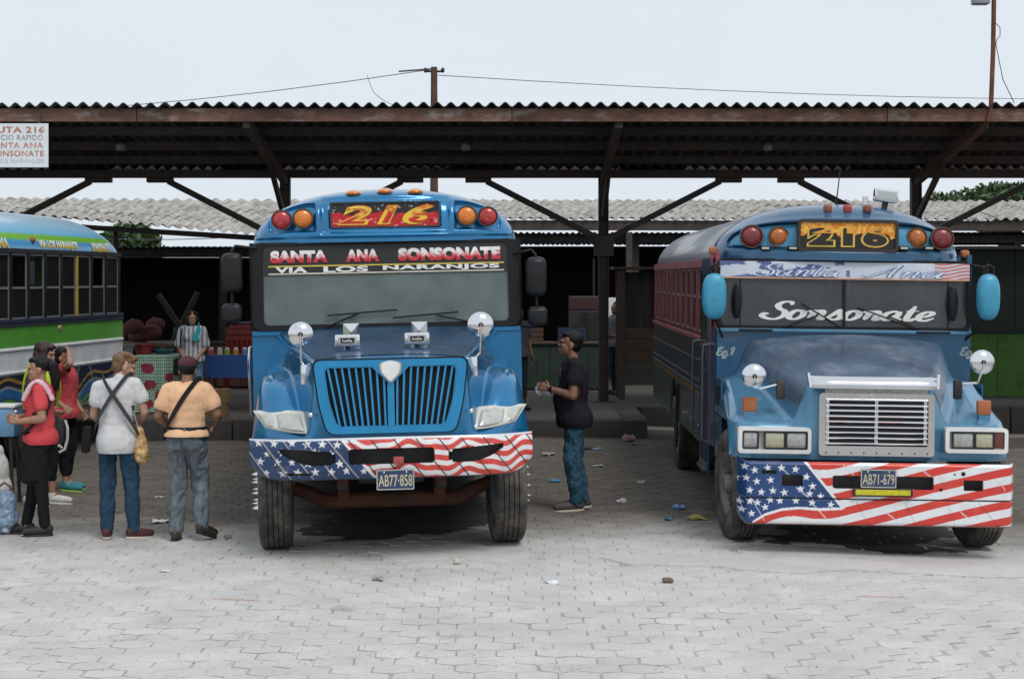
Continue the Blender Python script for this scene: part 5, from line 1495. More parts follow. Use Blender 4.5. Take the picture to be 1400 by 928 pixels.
# --- roof cap with eyebrow recess
ZB0 = 2.545; ZBC = 3.10
def pockB(X, Z):
    a = np.abs(X) / 1.10
    top = 2.64 + .265 * np.sqrt(np.maximum(0, 1 - np.clip(a, 0, 1) ** 4.5)); bot = 2.645 + .02 * a ** 2
    ins = smooth01(Z, bot - .025, bot + .01) * (1 - smooth01(Z, top - .02, top + .015)) * (1 - smooth01(a, .96, 1.0))
    brow = np.exp(-((Z - (2.935 - .20 * np.clip(a * 1.1 / 1.2, 0, 1) ** 3.2)) / .028) ** 2) * (a < 1.08)
    return .07 * ins - .035 * brow
capB = roof_cap(B, 1.205, ZB0, ZBC, YB - .03, .62, 4.6, pockB, M_blueB2, nx=2.35, bow=.10)
# light blue inset panel
U, V = np.meshgrid(np.linspace(-.985, .985, 121), np.linspace(0, 1, 16), indexing='ij')
Xp = U * 1.07; bt = 2.665 + .02 * U ** 2; tp = 2.645 + .24 * np.sqrt(np.maximum(0, 1 - np.abs(U) ** 4.5)); Zp = bt + np.maximum(tp - bt, .004) * V
rho = ((np.abs(Xp) / 1.205) ** 2.35 + ((Zp - ZB0) / (ZBC - ZB0)) ** 2) ** .5
Yp = YB - .03 + .62 * (1 - np.sqrt(np.maximum(0, 1 - np.minimum(rho, 1) ** 4.6))) + .10 * (Xp / 1.205) ** 2 + pockB(Xp, Zp) - .006
grid('cap_inset', Xp, Yp, Zp, mat('sky blue inset', (.035, .22, .38), .4, .1, .15, 4, coat=.3), B, ang=60)
def face_y(x): return YB - .03 + .07 + .10 * (x / 1.205) ** 2 + .03
a0, a1, c0, c1 = pxr(1093, 1224, 305, 340, YB + .03)
ysn = YB + .00
def colB(U, V):
    n = vnoise(U * 3.8, V, 3, 9); n2 = vnoise(U * 3.8, V, 10, 3)
    blk = np.array([.016, .014, .012]); orr = np.array(srgb(226, 132, 30)); yl = np.array(srgb(240, 184, 80))
    k = V + .55 * (n - .5)
    return np.where((k > .52)[..., None], np.where((n2 > .5)[..., None], yl, orr), blk)
sgB = sign_grid(B, 'destination_sign', a0, a1, c0, c1, ysn, colB)
mb = MB(); mb.ring(rrect(a0 - .025, a1 + .025, c0 - .025, c1 + .025, .04), rrect(a0 + .004, a1 - .004, c0 + .004, c1 - .004, .025), ysn - .02, ysn + .09); mb.build('sign_frame', mat('dark brown sign frame', (.03, .022, .018), .5), sgB)
for bold, m, dy in ((.06, mat('yellow outline', (.72, .48, .08), .5), .004), (.012, mat('black digits', (.018, .014, .012), .5), .008)):
    V, F = text_polys('216', bold + .05, 1.22, .0)
    w_ = (a1 - a0) * (.86 if bold > .05 else .82); h_ = (c1 - c0) * (.80 if bold > .05 else .68)
    put_polys('lettering', V, F, w_, h_, lambda x, z: ((a0 + a1) / 2 - w_ / 2 + x, ysn - dy, (c0 + c1) / 2 - h_ / 2 - .008 + z), m, sgB)
V, F = text_polys('216', .03, 1.22, .0); w_ = (a1 - a0) * .80
put_polys('lettering', V, F, w_, (c1 - c0) * .26, lambda x, z: ((a0 + a1) / 2 - w_ / 2 + x + .02, ysn - .012, c1 - (c1 - c0) * .42 + z), mat('orange flame tops', (.75, .33, .04), .5), sgB)
for px, py, r_, m in ((1028, 323, .098, mat('dull red lens', (.20, .022, .025), .3, 0, .25, 20, coat=.4)), (1064.5, 324, .088, mat('dull amber lens', (.42, .12, .02), .3, 0, .25, 20, coat=.4)), (1253.5, 325.5, .088, mat('dull amber lens', (0, 0, 0))), (1289, 326, .098, mat('dull red lens', (0, 0, 0)))):
    x, z = B.loc(px, py, YB + .1); lamp_round(B, (x, face_y(x) + .02, z), r_, m, mat('worn brown lamp ring', (.10, .06, .045), .6), .07)
for px in (1046, 1083, 1235, 1269.5):
    x, z = B.loc(px, 339.5, YB + .03); mb = MB(); mb.box((x, YB - .0 + .06 * (x / 1.2) ** 2, z + .0), (.10, .06, .042), .012, 2); l_ = mb.build('small_lamp', M_blackpaint, B)
    mb = MB(); mb.box((x, YB - .032 + .06 * (x / 1.2) ** 2, z), (.07, .006, .018), .003); mb.build('lamp_lens', mat('cream lens', (.55, .52, .42), .3), l_)
for px, m in ((1131, mat('brown clearance lens', (.22, .07, .04), .4)), (1158, mat('red clearance lens', (.38, .045, .035), .4)), (1185, mat('brown clearance lens', (0, 0, 0)))):
    x, z = B.loc(px, 286, YB + .2); mb = MB(); mb.box((x, YB + .18, z), (.075, .12, .085), .025, 3); mb.build('clearance_light', m, B)
for s in (-1, 1):
    mb = MB(); mb.box((s * 1.215, YB + .35, 2.63), (.08, .09, .07), .02, 2); mb.build('side_marker', mat('orange marker', (.42, .13, .05), .4), B)
    mb = MB(); mb.box((s * 1.03, .62, float(zB_(np.array([1.03]), np.array([.62]))[0]) + .10), (.12, .07, .13), .015, 2); o = mb.build('fender_marker', mat('orange marker', (0, 0, 0)), B)
    mb = MB(); mb.span(s * 1.03 - .05, s * 1.03 + .05, .585, .65, float(zB_(np.array([1.03]), np.array([.62]))[0]) - .02, float(zB_(np.array([1.03]), np.array([.62]))[0]) + .036); mb.build('marker_foot', M_blueB, o)
# spotlight, antenna, cloth-covered mirrors
x, z = B.loc(1211, 268, YB + .5); mb = MB(); mb.box((x, YB + .5, z), (.23, .12, .125), .015, 2, rot=(0, .12, 0)); sp = mb.build('spot_lamp', M_chrome, B)
mb = MB(); mb.box((x, YB + .437, z), (.19, .006, .085), .004, 1, rot=(0, .12, 0)); mb.build('lamp_lens', _mats['lamp lens'], sp)
mb = MB(); mb.tube([(x, YB + .5, z - .05), (x - .02, YB + .5, z - .16)], .03, 8); mb.build('lamp_foot', M_dark, sp)
mb = MB(); mb.box((x - .19, YB + .55, z - .05), (.05, .05, .11), .01); mb.build('roof_fitting', M_white, B)
xa, za = B.loc(1143, 272, YB + .75); xb, zb2 = B.loc(1149, 231, YB + .75)
mb = MB(); mb.tube([(xa, YB + .75, za - .06), (xb, YB + .75, zb2)], [.008, .005], 6); mb.build('antenna', M_dark, B)
M_cover = mat('sky blue painted shell', (0.045, 0.30, 0.46), .4, 0, .15, 5, .15, 12, coat=.15, dirt=(.03, .08, .12), dscale=14, damt=.25)
for s, (px, py), w_ in ((-1, (976.5, 405), .23), (1, (1351, 406), .215)):
    x, z = B.loc(px, py, YB - .25)
    vs_ = MB(); vs_.ell((0, 0, 0), (1, 1, 1), 32, 24)
    pts = []
    for v in vs_.v:
        q = lambda c, e: math.copysign(abs(c) ** e, c)
        pts.append((x + q(v.x, .75) * w_ / 2, YB - .25 + q(v.y, .8) * .085, z + q(v.z, .72) * .215))
    m_ = link('side_mirror', mesh('side_mirror', pts, vs_.f, True, 60), M_cover, B)
    mb = MB(); mb.lathe([(.92, -.004), (1.015, -.002), (1.015, .002), (.92, .004)], 36, Matrix.Translation((x, YB - .245, z)) @ Matrix.Diagonal((w_ / 2, .1, .215, 1)) @ Matrix.Rotation(math.radians(90), 4, 'X')); mb.build('mirror_seam', M_dark, m_)
    mb = MB(); mb.tube([(s * 1.19, YB + .05, 2.52), (x + s * .0, YB - .2, z + .27), (x, YB - .22, z + .19)], .014, 8); mb.tube([(x - .04, YB - .25, z + .18), (x - .045, YB - .25, z + .27), (x, YB - .25, z + .30), (x + .045, YB - .25, z + .27), (x + .04, YB - .25, z + .18)], .013, 8)
    mb.tube([(x, YB - .24, z - .19), (s * 1.15, YB + .0, zl - .1)], .010, 8); mb.build('mirror_arm', M_black, m_)
b0 = B.loc(1068, 533, .55); c0 = B.loc(1031, 514, .50); round_mirror(B, (b0[0], .60, b0[1]), (c0[0], .50, c0[1]), .108)
b0 = B.loc(1311, 533, .55); c0 = B.loc(1343, 495, .50); round_mirror(B, (b0[0], .60, b0[1]), (c0[0], .50, c0[1]), .108)
# entry side: door leaf and hand rails
mb = MB(); mb.span(-1.225, -1.2, YB + .63, YB + 1.42, .42, zh + .02); dr = mb.build('entry_door', M_blueB2, B, smooth=False)
for k in range(2):
    mb = MB(); mb.span(-1.232, -1.2255, YB + .70 + k * .37, YB + 1.0 + k * .37, 1.55, 2.4); mb.build('door_pane', glass('door glass', (.25, .27, .27), .25), dr, smooth=False)
    mb = MB(); mb.span(-1.232, -1.2255, YB + .70 + k * .37, YB + 1.0 + k * .37, .55, 1.45); mb.build('door_panel', mat('dark blue panel', (.016, .03, .05), .5), dr, smooth=False)
for yy in (YB + .40, YB + 1.50):
    mb = MB(); mb.tube([(-1.21, yy, 1.72), (-1.29, yy, 1.71), (-1.295, yy, 1.6), (-1.295, yy, .80), (-1.21, yy, .76)], .016, 8); mb.build('grab_rail', mat('grey rail', (.13, .145, .16), .4, .4), B)
for s in (-1, 1):
    mb = MB(); mb.span(s * 1.195, s * 1.21, YB + .13, YB + .515, .75, zl - .02); mb.build('side_cowl', M_blueB2, B, smooth=False)
    mb = MB(); mb.span(s * 1.195, s * 1.21, YB + .13, YB + .515, zl, zh + .02); mb.build('cab_window', M_glass, B, smooth=False)
    mb = MB(); mb.box((s * 1.1, YB + 1.05, .45), (.3, .8, .05), .01); mb.build('step', M_dark, B)
mb = MB(); mb.span(1.195, 1.215, YB + .63, YB + 1.45, .66, zl - .1); mb.build('driver_panel', M_blueB2, B, smooth=False)
mb = MB(); mb.span(1.198, 1.208, YB + .63, YB + 1.45, zl - .09, zh); mb.build('driver_window', M_glass, B, smooth=False)
def sideB(Y, Z, s):
    C = np.zeros(Y.shape + (3,)); n = vnoise(Y, Z, 3, 2)
    nav = np.array([.020, .034, .062]); blk = np.array([.016, .016, .018]); mar = np.array([.20, .04, .045])
    C[:] = nav; C[Z > 1.50] = blk; C[Z > 1.735] = mar
    C[(Z > 1.13) & (Z < 1.185)] = np.array([.28, .115, .02]); C[Z < 1.10] = np.array([.055, .062, .062]); C[(Z < .72)] = np.array([.04, .16, .035])
    pat = (np.abs(np.sin(Y * 9 + np.sin(Z * 30))) > .93) & (Z > 1.52) & (Z < 1.72); C[pat] = np.array([.10, .08, .06])
    return C * (.7 + .6 * n[..., None])
def roofB(X, Y, Z):
    C = np.zeros(X.shape + (3,)) + np.array([.05, .066, .105]); n = vnoise(X * 1.5, Y, 2, 5)
    C = C * (.6 + .8 * n[..., None]); band = (np.abs(X) > .86) & (Z > 2.66) & (Z < 2.9)
    k = ((Y * 1.25) % 1.0 < .62) & band & (vnoise(X, Y, 6, 2) > .35)
    C[k] = np.array([.42, .44, .42]); return C
bus_body(B, dict(hw=1.2, zskirt=.66, zbelt=1.79, zwt=2.47, zc=ZBC, zcap=ZB0, yroof=YB + .66, yfront=YB, y0=YB + 1.5, y1=YB + 9.1, nwin=10, wheel_y=7.1,
     roof_mat=M_vcol, roof_col=roofB, side_col=sideB, nx=2.35, rails=[(1.735, .05, M_maroon), (1.50, .035, M_dark), (1.28, .05, M_dark), (1.22, .03, M_navyB)], header_mat=M_maroon, pillar_mat=[M_maroon], pw=.07,
     frame_mat=mat('worn grey frame', (.22, .17, .16), .6, .2), glass=glass('smoky side glass', (.35, .34, .32), .10), rear_mat=M_blueB2, seat_mat=M_seat, midfrac=.55, open_up=True))
mb = MB(); mb.span(-1.222, -1.2, 6.3, 6.48, .35, 1.1); mb.build('mud_flap', M_black, B, smooth=False)
for y in (3.6, 4.5, 5.4):
    mb = MB(); mb.ell((-1.212, y, .82), (.012, .025, .025), 10, 6); mb.build('skirt_lamp', M_chrome, B)

for o_ in list(B.o.children):
    if o_.name.split('.')[0] == 'round_mirror':
        for q_ in o_.children:
            if q_.name.split('.')[0] == 'bracket': q_.data.materials[0] = M_dark

# ---------------------------------------------------------------- green bus at the left edge
yawC = -0.107
near = at(0, 440, 21.9); far = at(168, 430, 26.4)
HWC = 1.22; LENC = 11.0
dirC = Vector((far.x - near.x, far.y - near.y, 0)).normalized(); nrm = Vector((dirC.y, -dirC.x, 0))
rearc = Vector((far.x, far.y, 0)) - nrm * HWC
org = rearc - dirC * LENC
yawC = -math.atan2(dirC.x, dirC.y)
Cb = Frame('bus', (org.x, org.y, 0.035), (0, 0, yawC))
tag(Cb.o, 'green, white and sky blue painted bus seen along its side behind the waiting passengers', 'bus', 'buses parked in the bays')
z_at = lambda px, py, d: CAMH + (HY - py) / FPX * d
ZCB_, ZCC = 2.665, 3.20
def sideC(Y, Z, s):
    C = np.zeros(Y.shape + (3,)); n = vnoise(Y, Z, 4, 3); n2 = vnoise(Y * .7, Z * 1.6, 2.4, 9)
    gn = np.array(srgb(88, 160, 52)); wh = np.array(srgb(225, 228, 230)); nv = np.array(srgb(26, 36, 66)); bl = np.array(srgb(24, 96, 150)); yl = np.array(srgb(214, 170, 50))
    C[:] = nv * .6
    C[Z > 1.74] = nv; C[(Z > 1.47) & (Z <= 1.74)] = gn; C[(Z > 1.13) & (Z <= 1.47)] = wh
    low = Z <= 1.13
    sw = Z - .86 - .13 * np.sin(Y * 1.9 + .4) - .08 * np.sin(Y * 4.1)
    C[low & (sw < .0)] = bl; C[low & (sw < -.12)] = np.array(srgb(30, 66, 104))
    C[low & (np.abs(sw) < .014)] = wh * .35; C[low & (np.abs(sw - .10) < .018)] = yl * .55; C[low & (np.abs(sw + .17) < .025)] = gn * .8
    ring = np.abs(np.hypot((Y - 8.2), (Z - .95) * 1.0) - .24) < .022; C[low & ring] = wh * .3
    ring = np.abs(np.hypot((Y - 9.4), (Z - .9) * 1.0) - .30) < .026; C[low & ring] = np.array(srgb(110, 130, 112))
    C = C * (.78 + .36 * n[..., None])
    C[(Z > 1.47) & (Z <= 1.74)] *= (.85 + .4 * n2[..., None])[(Z > 1.47) & (Z <= 1.74)]
    return C
def roofC(X, Y, Z):
    C = np.zeros(X.shape + (3,)); n = vnoise(X * 2, Y, 2.0, 6)
    sk = np.array(srgb(104, 184, 222)); wh = np.array(srgb(190, 216, 232)); gn = np.array(srgb(124, 190, 62)); bl = np.array(srgb(34, 132, 196)); bl2 = np.array(srgb(96, 176, 222))
    t = np.clip((Z - 2.86) / .25, 0, 1)
    C = sk * (1 - t[..., None]) + wh * t[..., None]
    C[(Z > 2.80) & (Z < 2.865)] = gn; lo = Z <= 2.80
    C = np.where(lo[..., None], bl * (1 - n[..., None]) + bl2 * n[..., None], C)
    return C
M_al = mat('alu frame', (.3, .3, .3)); M_yel = mat('yellow pillar', (.45, .28, .03), .5)
M_navyC = mat('navy rail', (.018, .024, .05), .4)
bus_body(Cb, dict(hw=HWC, zskirt=.60, zbelt=1.80, zwt=2.62, zc=ZCC, zcap=ZCB_, yroof=2.0, yfront=1.8, y0=2.2, y1=LENC, nwin=15, wheel_y=7.7,
     roof_mat=M_vcol, roof_col=roofC, side_col=sideC, rails=[(1.785, .05, M_navyC), (1.735, .03, M_navyC), (1.44, .03, M_white), (1.16, .03, M_white)], header_mat=M_dark,
     pillar_mat=[M_blackpaint, M_blackpaint, M_yel, M_blackpaint, M_blackpaint], pw=.05, frame_mat=mat('alu frame', (.3, .3, .3)), glass=glass('tinted side glass', (.30, .33, .33), .06), rear_mat=mat('green rear', (.10, .32, .05), .4), seat_mat=mat('maroon seat', (.08, .02, .022), .6), ny=330, nz_side=100, midfrac=.48, open_up=True))
# route lettering along the roof edge and a side marker lamp
def roof_pt(y, z):
    q = min(1, max(0, (z - ZCB_) / (ZCC - ZCB_))); a = math.asin(q ** 1.0); x, _ = arch_xz(HWC, ZCB_, ZCC, np.array(a))
    return (float(x) + .008, y, z)
M_ltr = mat('yellow white lettering', (1, 1, 1), .5, vcol=True)
for s_, y0_, y1_ in (('SANTA ANA', 5.6, 6.75), ('VIA LOS NARANJOS', 7.75, 9.15), ('SONSONATE', 9.72, 10.42)):
    V, F = text_polys(s_, .06, 1.08); V, F = subdivide_polys(V, F, 4)
    put_polys('lettering', V, F, y1_ - y0_, .13, lambda x, z: roof_pt(y0_ + x, 2.672 + z), M_ltr, Cb, lambda u, v: srgb(236, 236, 220) if v > .5 else srgb(224, 190, 70))
mb = MB(); mb.ell((*roof_pt(7.55, 2.79),), (.04, .055, .045), 12, 8); mb.build('side_marker', mat('brown red marker', (.26, .07, .04), .4), Cb)
mb = MB(); mb.ell((HWC + .005, 8.45, 1.66), (.025, .05, .05), 12, 8); mb.build('filler_cap', mat('brass cap', (.35, .27, .16), .4, .5), Cb)
# simple nose outside the frame: bonnet, windscreen, wheels
def zC_(X, Y): return 1.25 + .35 * smooth01(np.abs(X), 1.0, .75) + .25 * np.clip(Y / 1.8, 0, 1) * smooth01(np.abs(X), 1.1, .8)
hood_shape(Cb, 'bonnet', 1.18, lambda X: .1 + .2 * (X / 1.18) ** 2, 1.8, zC_, lambda X, Y: 1.0 + 0 * X, lambda X: .2 + 0 * X, .15, mat('green bonnet', (.08, .28, .04), .35, 0, .15, coat=.4), 61, 30)
mb = MB(); mb.span(-1.2, 1.2, 1.8, 1.86, .7, 1.85); mb.build('cowl', M_white, Cb, smooth=False)
mb = MB(); mb.span(-1.2, 1.2, 1.82, 1.83, 1.87, 2.66); mb.build('windscreen', G_A, Cb, smooth=False)
mb = MB(); mb.ring(rrect(-1.22, 1.22, 1.86, 2.67, .06), rrect(-1.12, 1.12, 1.9, 2.63, .05), 1.78, 1.86); mb.build('windscreen_frame', M_black, Cb)
roof_cap(Cb, HWC, ZCB_, ZCC, 1.75, .25, 5, lambda X, Z: 0 * X, mat('sky blue cap', (.15, .4, .6), .35, coat=.4), na=61, nr=30)
mb = MB(); mb.box((0, .02, .85), (2.35, .1, .3), .03, 2); mb.build('bumper', M_chrome, Cb)
mb = MB(); mb.span(-.5, .5, .09, .12, 1.05, 1.5, .02, 2); mb.build('grille', M_dark, Cb)
for s in (-1, 1): make_wheel(Cb, (s * 1.03, 1.0, .5), .5, .27, s)
mb = MB(); mb.tube([(-.9, 1.0, .5), (.9, 1.0, .5)], .065, 10); mb.build('front_axle', M_dark, Cb)

# ---------------------------------------------------------------- people
def remesh(name, mb, voxel, smooth_it, m, parent=None, fold=0.0, fscale=9.0, fstretch=(1, 1, .45), seed=0, col=None):
    """melt overlapping closed shapes into one continuous surface"""
    me = bpy.data.meshes.new('tmp'); me.from_pydata([tuple(v) for v in mb.v], [], mb.f); me.update()
    bm = bmesh.new(); bm.from_mesh(me); bmesh.ops.recalc_face_normals(bm, faces=bm.faces); bm.to_mesh(me); bm.free()
    o = bpy.data.objects.new('tmp', me); COL.objects.link(o)
    r = o.modifiers.new('r', 'REMESH'); r.mode = 'VOXEL'; r.voxel_size = voxel; r.adaptivity = 0
    if smooth_it:
        s = o.modifiers.new('s', 'SMOOTH'); s.factor = .5; s.iterations = smooth_it
    dg = bpy.context.evaluated_depsgraph_get(); dg.update()
    out = bpy.data.meshes.new_from_object(o.evaluated_get(dg)); out.name = name
    bpy.data.objects.remove(o); bpy.data.meshes.remove(me)
    if fold > 0:
        n = len(out.vertices); co = np.empty(n * 3); no = np.empty(n * 3)
        out.vertices.foreach_get('co', co); out.vertices.foreach_get('normal', no); co = co.reshape(-1, 3); no = no.reshape(-1, 3)
        d = np.array([mnoise.fractal(Vector((c[0] * fscale * fstretch[0] + seed, c[1] * fscale * fstretch[1], c[2] * fscale * fstretch[2])), 1.0, 2.0, 3) for c in co])
        d = d - .25 * np.abs(d)
        co = co + no * (d * fold)[:, None]; out.vertices.foreach_set('co', co.ravel()); out.update()
    if col is not None:
        n = len(out.vertices); co = np.empty(n * 3); out.vertices.foreach_get('co', co); C = col(co.reshape(-1, 3))
        a = out.color_attributes.new('Col', 'FLOAT_COLOR', 'POINT'); a.data.foreach_set('color', np.concatenate([C, np.ones((n, 1))], 1).astype(np.float32).ravel())
    out.shade_smooth()
    return link(name, out, m, parent)

def cap(mb, a, b, r0, r1, n=12):
    """tapered limb with round ends"""
    a = Vector(a); b = Vector(b); t = (b - a)
    if t.length < 1e-5: mb.ell(a, (r0, r0, r0)); return
    t.normalize(); pts = []; rs = []
    for k in (-1, -.85, -.5, 0): pts.append(a + t * r0 * k); rs.append(max(.15 * r0 if k == -1 else 0, r0 * math.sqrt(max(0, 1 - k * k))))
    for k in (0, .5, .85, 1): pts.append(b + t * r1 * k); rs.append(max(.15 * r1 if k == 1 else 0, r1 * math.sqrt(max(0, 1 - k * k))))
    mb.tube(pts, rs, n)

SKIN = {k: mat('skin ' + k, c, .5, 0, .1, 12, .05, 80, spec=.4) for k, c in (('tan', (.36, .195, .125)), ('light', (.46, .27, .19)), ('brown', (.26, .135, .085)))}
def hand(mb, wrist, d, palm_n, side, size=1.0, curl=.5):
    """palm and five fingers; d = pointing direction, palm_n = towards the palm, side = towards the thumb"""
    d = Vector(d).normalized(); side = Vector(side); side = (side - d * side.dot(d)).normalized(); pn = d.cross(side).normalized()
    if pn.dot(Vector(palm_n)) < 0: pn = -pn
    w = Vector(wrist); k = size
    c = w + d * .045 * k
    for s in (-.028, -.009, .010, .028): cap(mb, w + d * .012 * k + side * s * .7 * k, w + d * .085 * k + side * s * k, .0135 * k, .012 * k, 8)
    for i, (s, ln) in enumerate(((-.030, .058), (-.010, .072), (.010, .076), (.030, .068))):
        p = w + d * .085 * k + side * s * k; d1 = (d * math.cos(curl * .6) + pn * math.sin(curl * .6)); d2 = (d * math.cos(curl * 1.7) + pn * math.sin(curl * 1.7))
        q = p + d1 * ln * .5 * k; cap(mb, p, q, .0095 * k, .0085 * k, 8); cap(mb, q, q + d2 * ln * .5 * k, .0085 * k, .0068 * k, 8)
    t0 = w + d * .02 * k + side * .025 * k; t1 = t0 + (d * .55 + side * .75 + pn * .25).normalized() * .04 * k; t2 = t1 + (d * .85 + side * .25 + pn * .45).normalized() * .034 * k
    cap(mb, t0, t1, .013 * k, .0105 * k, 8); cap(mb, t1, t2, .0105 * k, .008 * k, 8)

def default_joints():
    return dict(head=(0, -.01, 1.555), neck=(0, .015, 1.40), chest=(0, .0, 1.24), waist=(0, .0, 1.05), pelvis=(0, .01, .93),
                shL=(.165, .01, 1.375), shR=(-.165, .01, 1.375), elL=(.225, .05, 1.10), elR=(-.225, .05, 1.10), wrL=(.235, -.04, .87), wrR=(-.235, -.04, .87),
                hipL=(.088, .01, .90), hipR=(-.088, .01, .90), knL=(.095, -.015, .50), knR=(-.095, -.015, .50), anL=(.10, .03, .085), anR=(-.10, .03, .085),
                toeL=(.12, -.16, .03), toeR=(-.12, -.16, .03))

class Person:
    """figure facing local -y; build: body mesh (skin) is the thing, clothing its children"""
    def __init__(self, name, loc, yaw, H, J, label, skin='tan', build=1.0, head_yaw=0.0, head_pitch=0.0, female=False, curl=(.6, .6), hand_dirs=None, group=None, belly=0.0):
        self.J = default_joints(); self.J.update(J); k = H / 1.68; self.k = k
        self.J = {a: Vector(b) * k for a, b in self.J.items()}; J = self.J; w = build; self.w = w; self.female = female; self.belly = belly
        mb = MB()
        HM = Matrix.Translation(J['head']) @ Euler((head_pitch, 0, head_yaw)).to_matrix().to_4x4(); self.HM = HM; self.hy = head_yaw; self.hp = head_pitch
        rot = Euler((head_pitch, 0, head_yaw))
        hp = lambda x, y, z: HM @ Vector((x * k, y * k, z * k))
        def he(x, y, z, a, b, c): mb.ell(hp(x, y, z), (a * k, b * k, c * k), 18, 12, rot)
        he(0, .012, .030, .073, .092, .085); he(0, -.018, -.035, .060, .070, .082); he(0, -.055, -.085, .032, .030, .026)      # skull, face, chin
        cap(mb, hp(0, -.084, .010), hp(0, -.100, -.026), .009 * k, .013 * k, 8); he(0, -.090, -.031, .016, .013, .010)             # nose
        he(0, -.080, .022, .052, .018, .014)                                                                                        # brow
        he(.034, -.068, -.022, .022, .016, .016); he(-.034, -.068, -.022, .022, .016, .016)                                        # cheeks
        he(0, -.087, -.062, .024, .012, .007); he(0, -.085, -.073, .021, .012, .008)                                               # lips
        for s in (-1, 1): he(s * .074, .012, -.012, .010, .022, .032)                                                             # ears
        cap(mb, J['neck'] + Vector((0, .01, -.02)) * k, hp(0, .022, -.06), .058 * k * (.9 if female else 1), .050 * k * (.9 if female else 1))
        self.torso(mb, -.014 * k)
        for S in 'LR':
            cap(mb, J['sh' + S], J['el' + S], .050 * k * w, .040 * k * w); cap(mb, J['el' + S], J['wr' + S], .041 * k * w, .027 * k)
            mid = J['el' + S].lerp(J['wr' + S], .3); mb.ell(mid, (.040 * k * w,) * 3)
            d = (J['wr' + S] - J['el' + S]).normalized(); sg = 1 if S == 'L' else -1
            hd = (hand_dirs or {}).get(S)
            if hd: hand(mb, J['wr' + S], hd[0], hd[1], hd[2], k * (.9 if female else 1), curl[0 if S == 'L' else 1])
            else: hand(mb, J['wr' + S], d, Vector((-sg, 0, 0)), Vector((0, -1, 0)), k * (.9 if female else 1), curl[0 if S == 'L' else 1])
            cap(mb, J['hip' + S], J['kn' + S], .062 * k * w, .042 * k); cap(mb, J['kn' + S], J['an' + S], .042 * k, .033 * k)
            cf = J['kn' + S].lerp(J['an' + S], .3) + Vector((0, .015 * k, 0)); mb.ell(cf, (.043 * k, .045 * k, .10 * k))
            cap(mb, J['an' + S], J['toe' + S].lerp(J['an' + S], .25) - Vector((0, 0, .02 * k)), .034 * k, .026 * k)
        self.o = remesh(name, mb, .0068, 3, SKIN[skin])
        self.o.location = loc; self.o.rotation_euler = (0, 0, yaw)
        tag(self.o, label, 'person', group)
        # eyes and brows
        for s in (-1, 1):
            e = MB(); e.ell(hp(s * .030, -.0835, .004), (.0115 * k, .006 * k, .005 * k), 10, 8, rot); e.build('eye', mat('dark eye', (.05, .035, .03), .25), self.o)
            e = MB(); cap(e, hp(s * .018, -.0925, .024), hp(s * .044, -.083, .025), .0035 * k, .0025 * k, 6); e.build('eyebrow', mat('dark hair', (.012, .009, .008), .6), self.o)
        e = MB(); e.ell(hp(0, -.0935, -.0675), (.019 * k, .006 * k, .006 * k), 10, 6, rot); e.build('lips', mat('lips', (.28, .09, .075), .5), self.o)
    def torso(self, mb, inf, low=None, flare=0.0):
        J = self.J; k = self.k; w = self.w
        fm = self.female
        ch, wa, pe = J['chest'], J['waist'], J['pelvis']; sl, sr = J['shL'], J['shR']; i = inf
        ax = Euler((0, 0, math.atan2((sl - sr).y, (sl - sr).x)))
        cap(mb, sl.lerp(sr, .10), sr.lerp(sl, .10), .054 * k * w + i * .6, .054 * k * w + i * .6)
        mb.ell(ch + Vector((0, 0, .05 * k)), (.150 * k * w + i, .108 * k * w + i, .13 * k + i), 20, 14, ax)
        mb.ell(ch - Vector((0, 0, .02 * k)), (.148 * k * w + i, .106 * k * w + i, .14 * k + i), 20, 14, ax)
        mb.ell(ch - Vector((0, 0, .09 * k)), (.142 * k * w + i, .102 * k * w + i, .14 * k + i), 20, 14, ax)
        mb.ell(wa - Vector((0, 0, .06 * k)), (.136 * k * w + i, (.100 + self.belly * .6) * k * w + i, .14 * k + i), 20, 14, ax)
        mb.ell(wa, (.132 * k * w + i, (.098 + self.belly) * k * w + i, .14 * k + i), 20, 14, ax)
        if self.belly: mb.ell(wa + ax.to_matrix() @ Vector((0, -.03 * k - self.belly * .4, 0)), (.12 * k * w + i, .09 * k * w + i, .12 * k), 16, 12, ax)
        if fm:
            for s in (-1, 1): mb.ell(ch + ax.to_matrix() @ Vector((s * .07 * k, -.085 * k, .015 * k)), (.062 * k + i * .6, .055 * k + i * .6, .062 * k + i * .6), 14, 10)
        mb.ell(pe, (.150 * k * w + i, .112 * k * w + i, .12 * k + i), 20, 14, ax)
    def add(self, name, mb, voxel, m, **kw): return remesh(name, mb, voxel, kw.pop('sm', 4), m, self.o, **kw)
    def shirt(self, m, hem=.0, sleeve=.55, inf=.018, fold=.010, loose=.0, col=None, name='shirt', seed=0):
        J = self.J; k = self.k; w = self.w; mb = MB()
        self.torso(mb, inf + loose)
        cap(mb, J['neck'] + Vector((0, .005, -.03 * k)), J['neck'] + Vector((0, .008, .012 * k)), .075 * k, .064 * k)
        pe = J['pelvis']; hz = hem * k
        mb.ell(pe + Vector((0, 0, -hz * .5)), (.160 * k * w + inf + loose + .010, .126 * k * w + inf + loose + .008 + self.belly * .3, .12 * k + hz * .5), 22, 12)
        for S in 'LR':
            a = J['sh' + S]; b_ = J['el' + S]; e = a.lerp(b_, sleeve)
            cap(mb, a, e, .052 * k * w + inf * .6, .054 * k * w + inf + loose * .6)
            if sleeve > .99:
                wv = b_.lerp(J['wr' + S], .9); cap(mb, b_, wv, .055 * k * w + inf * .5, .042 * k + inf * .4)
        o = self.add(name, mb, .0095, m, fold=fold, col=col, seed=seed, sm=9)
        # cut the lower edge flat so that it hangs as a hem
        bm = bmesh.new(); bm.from_mesh(o.data); zc = pe.z - hz - .02 * k
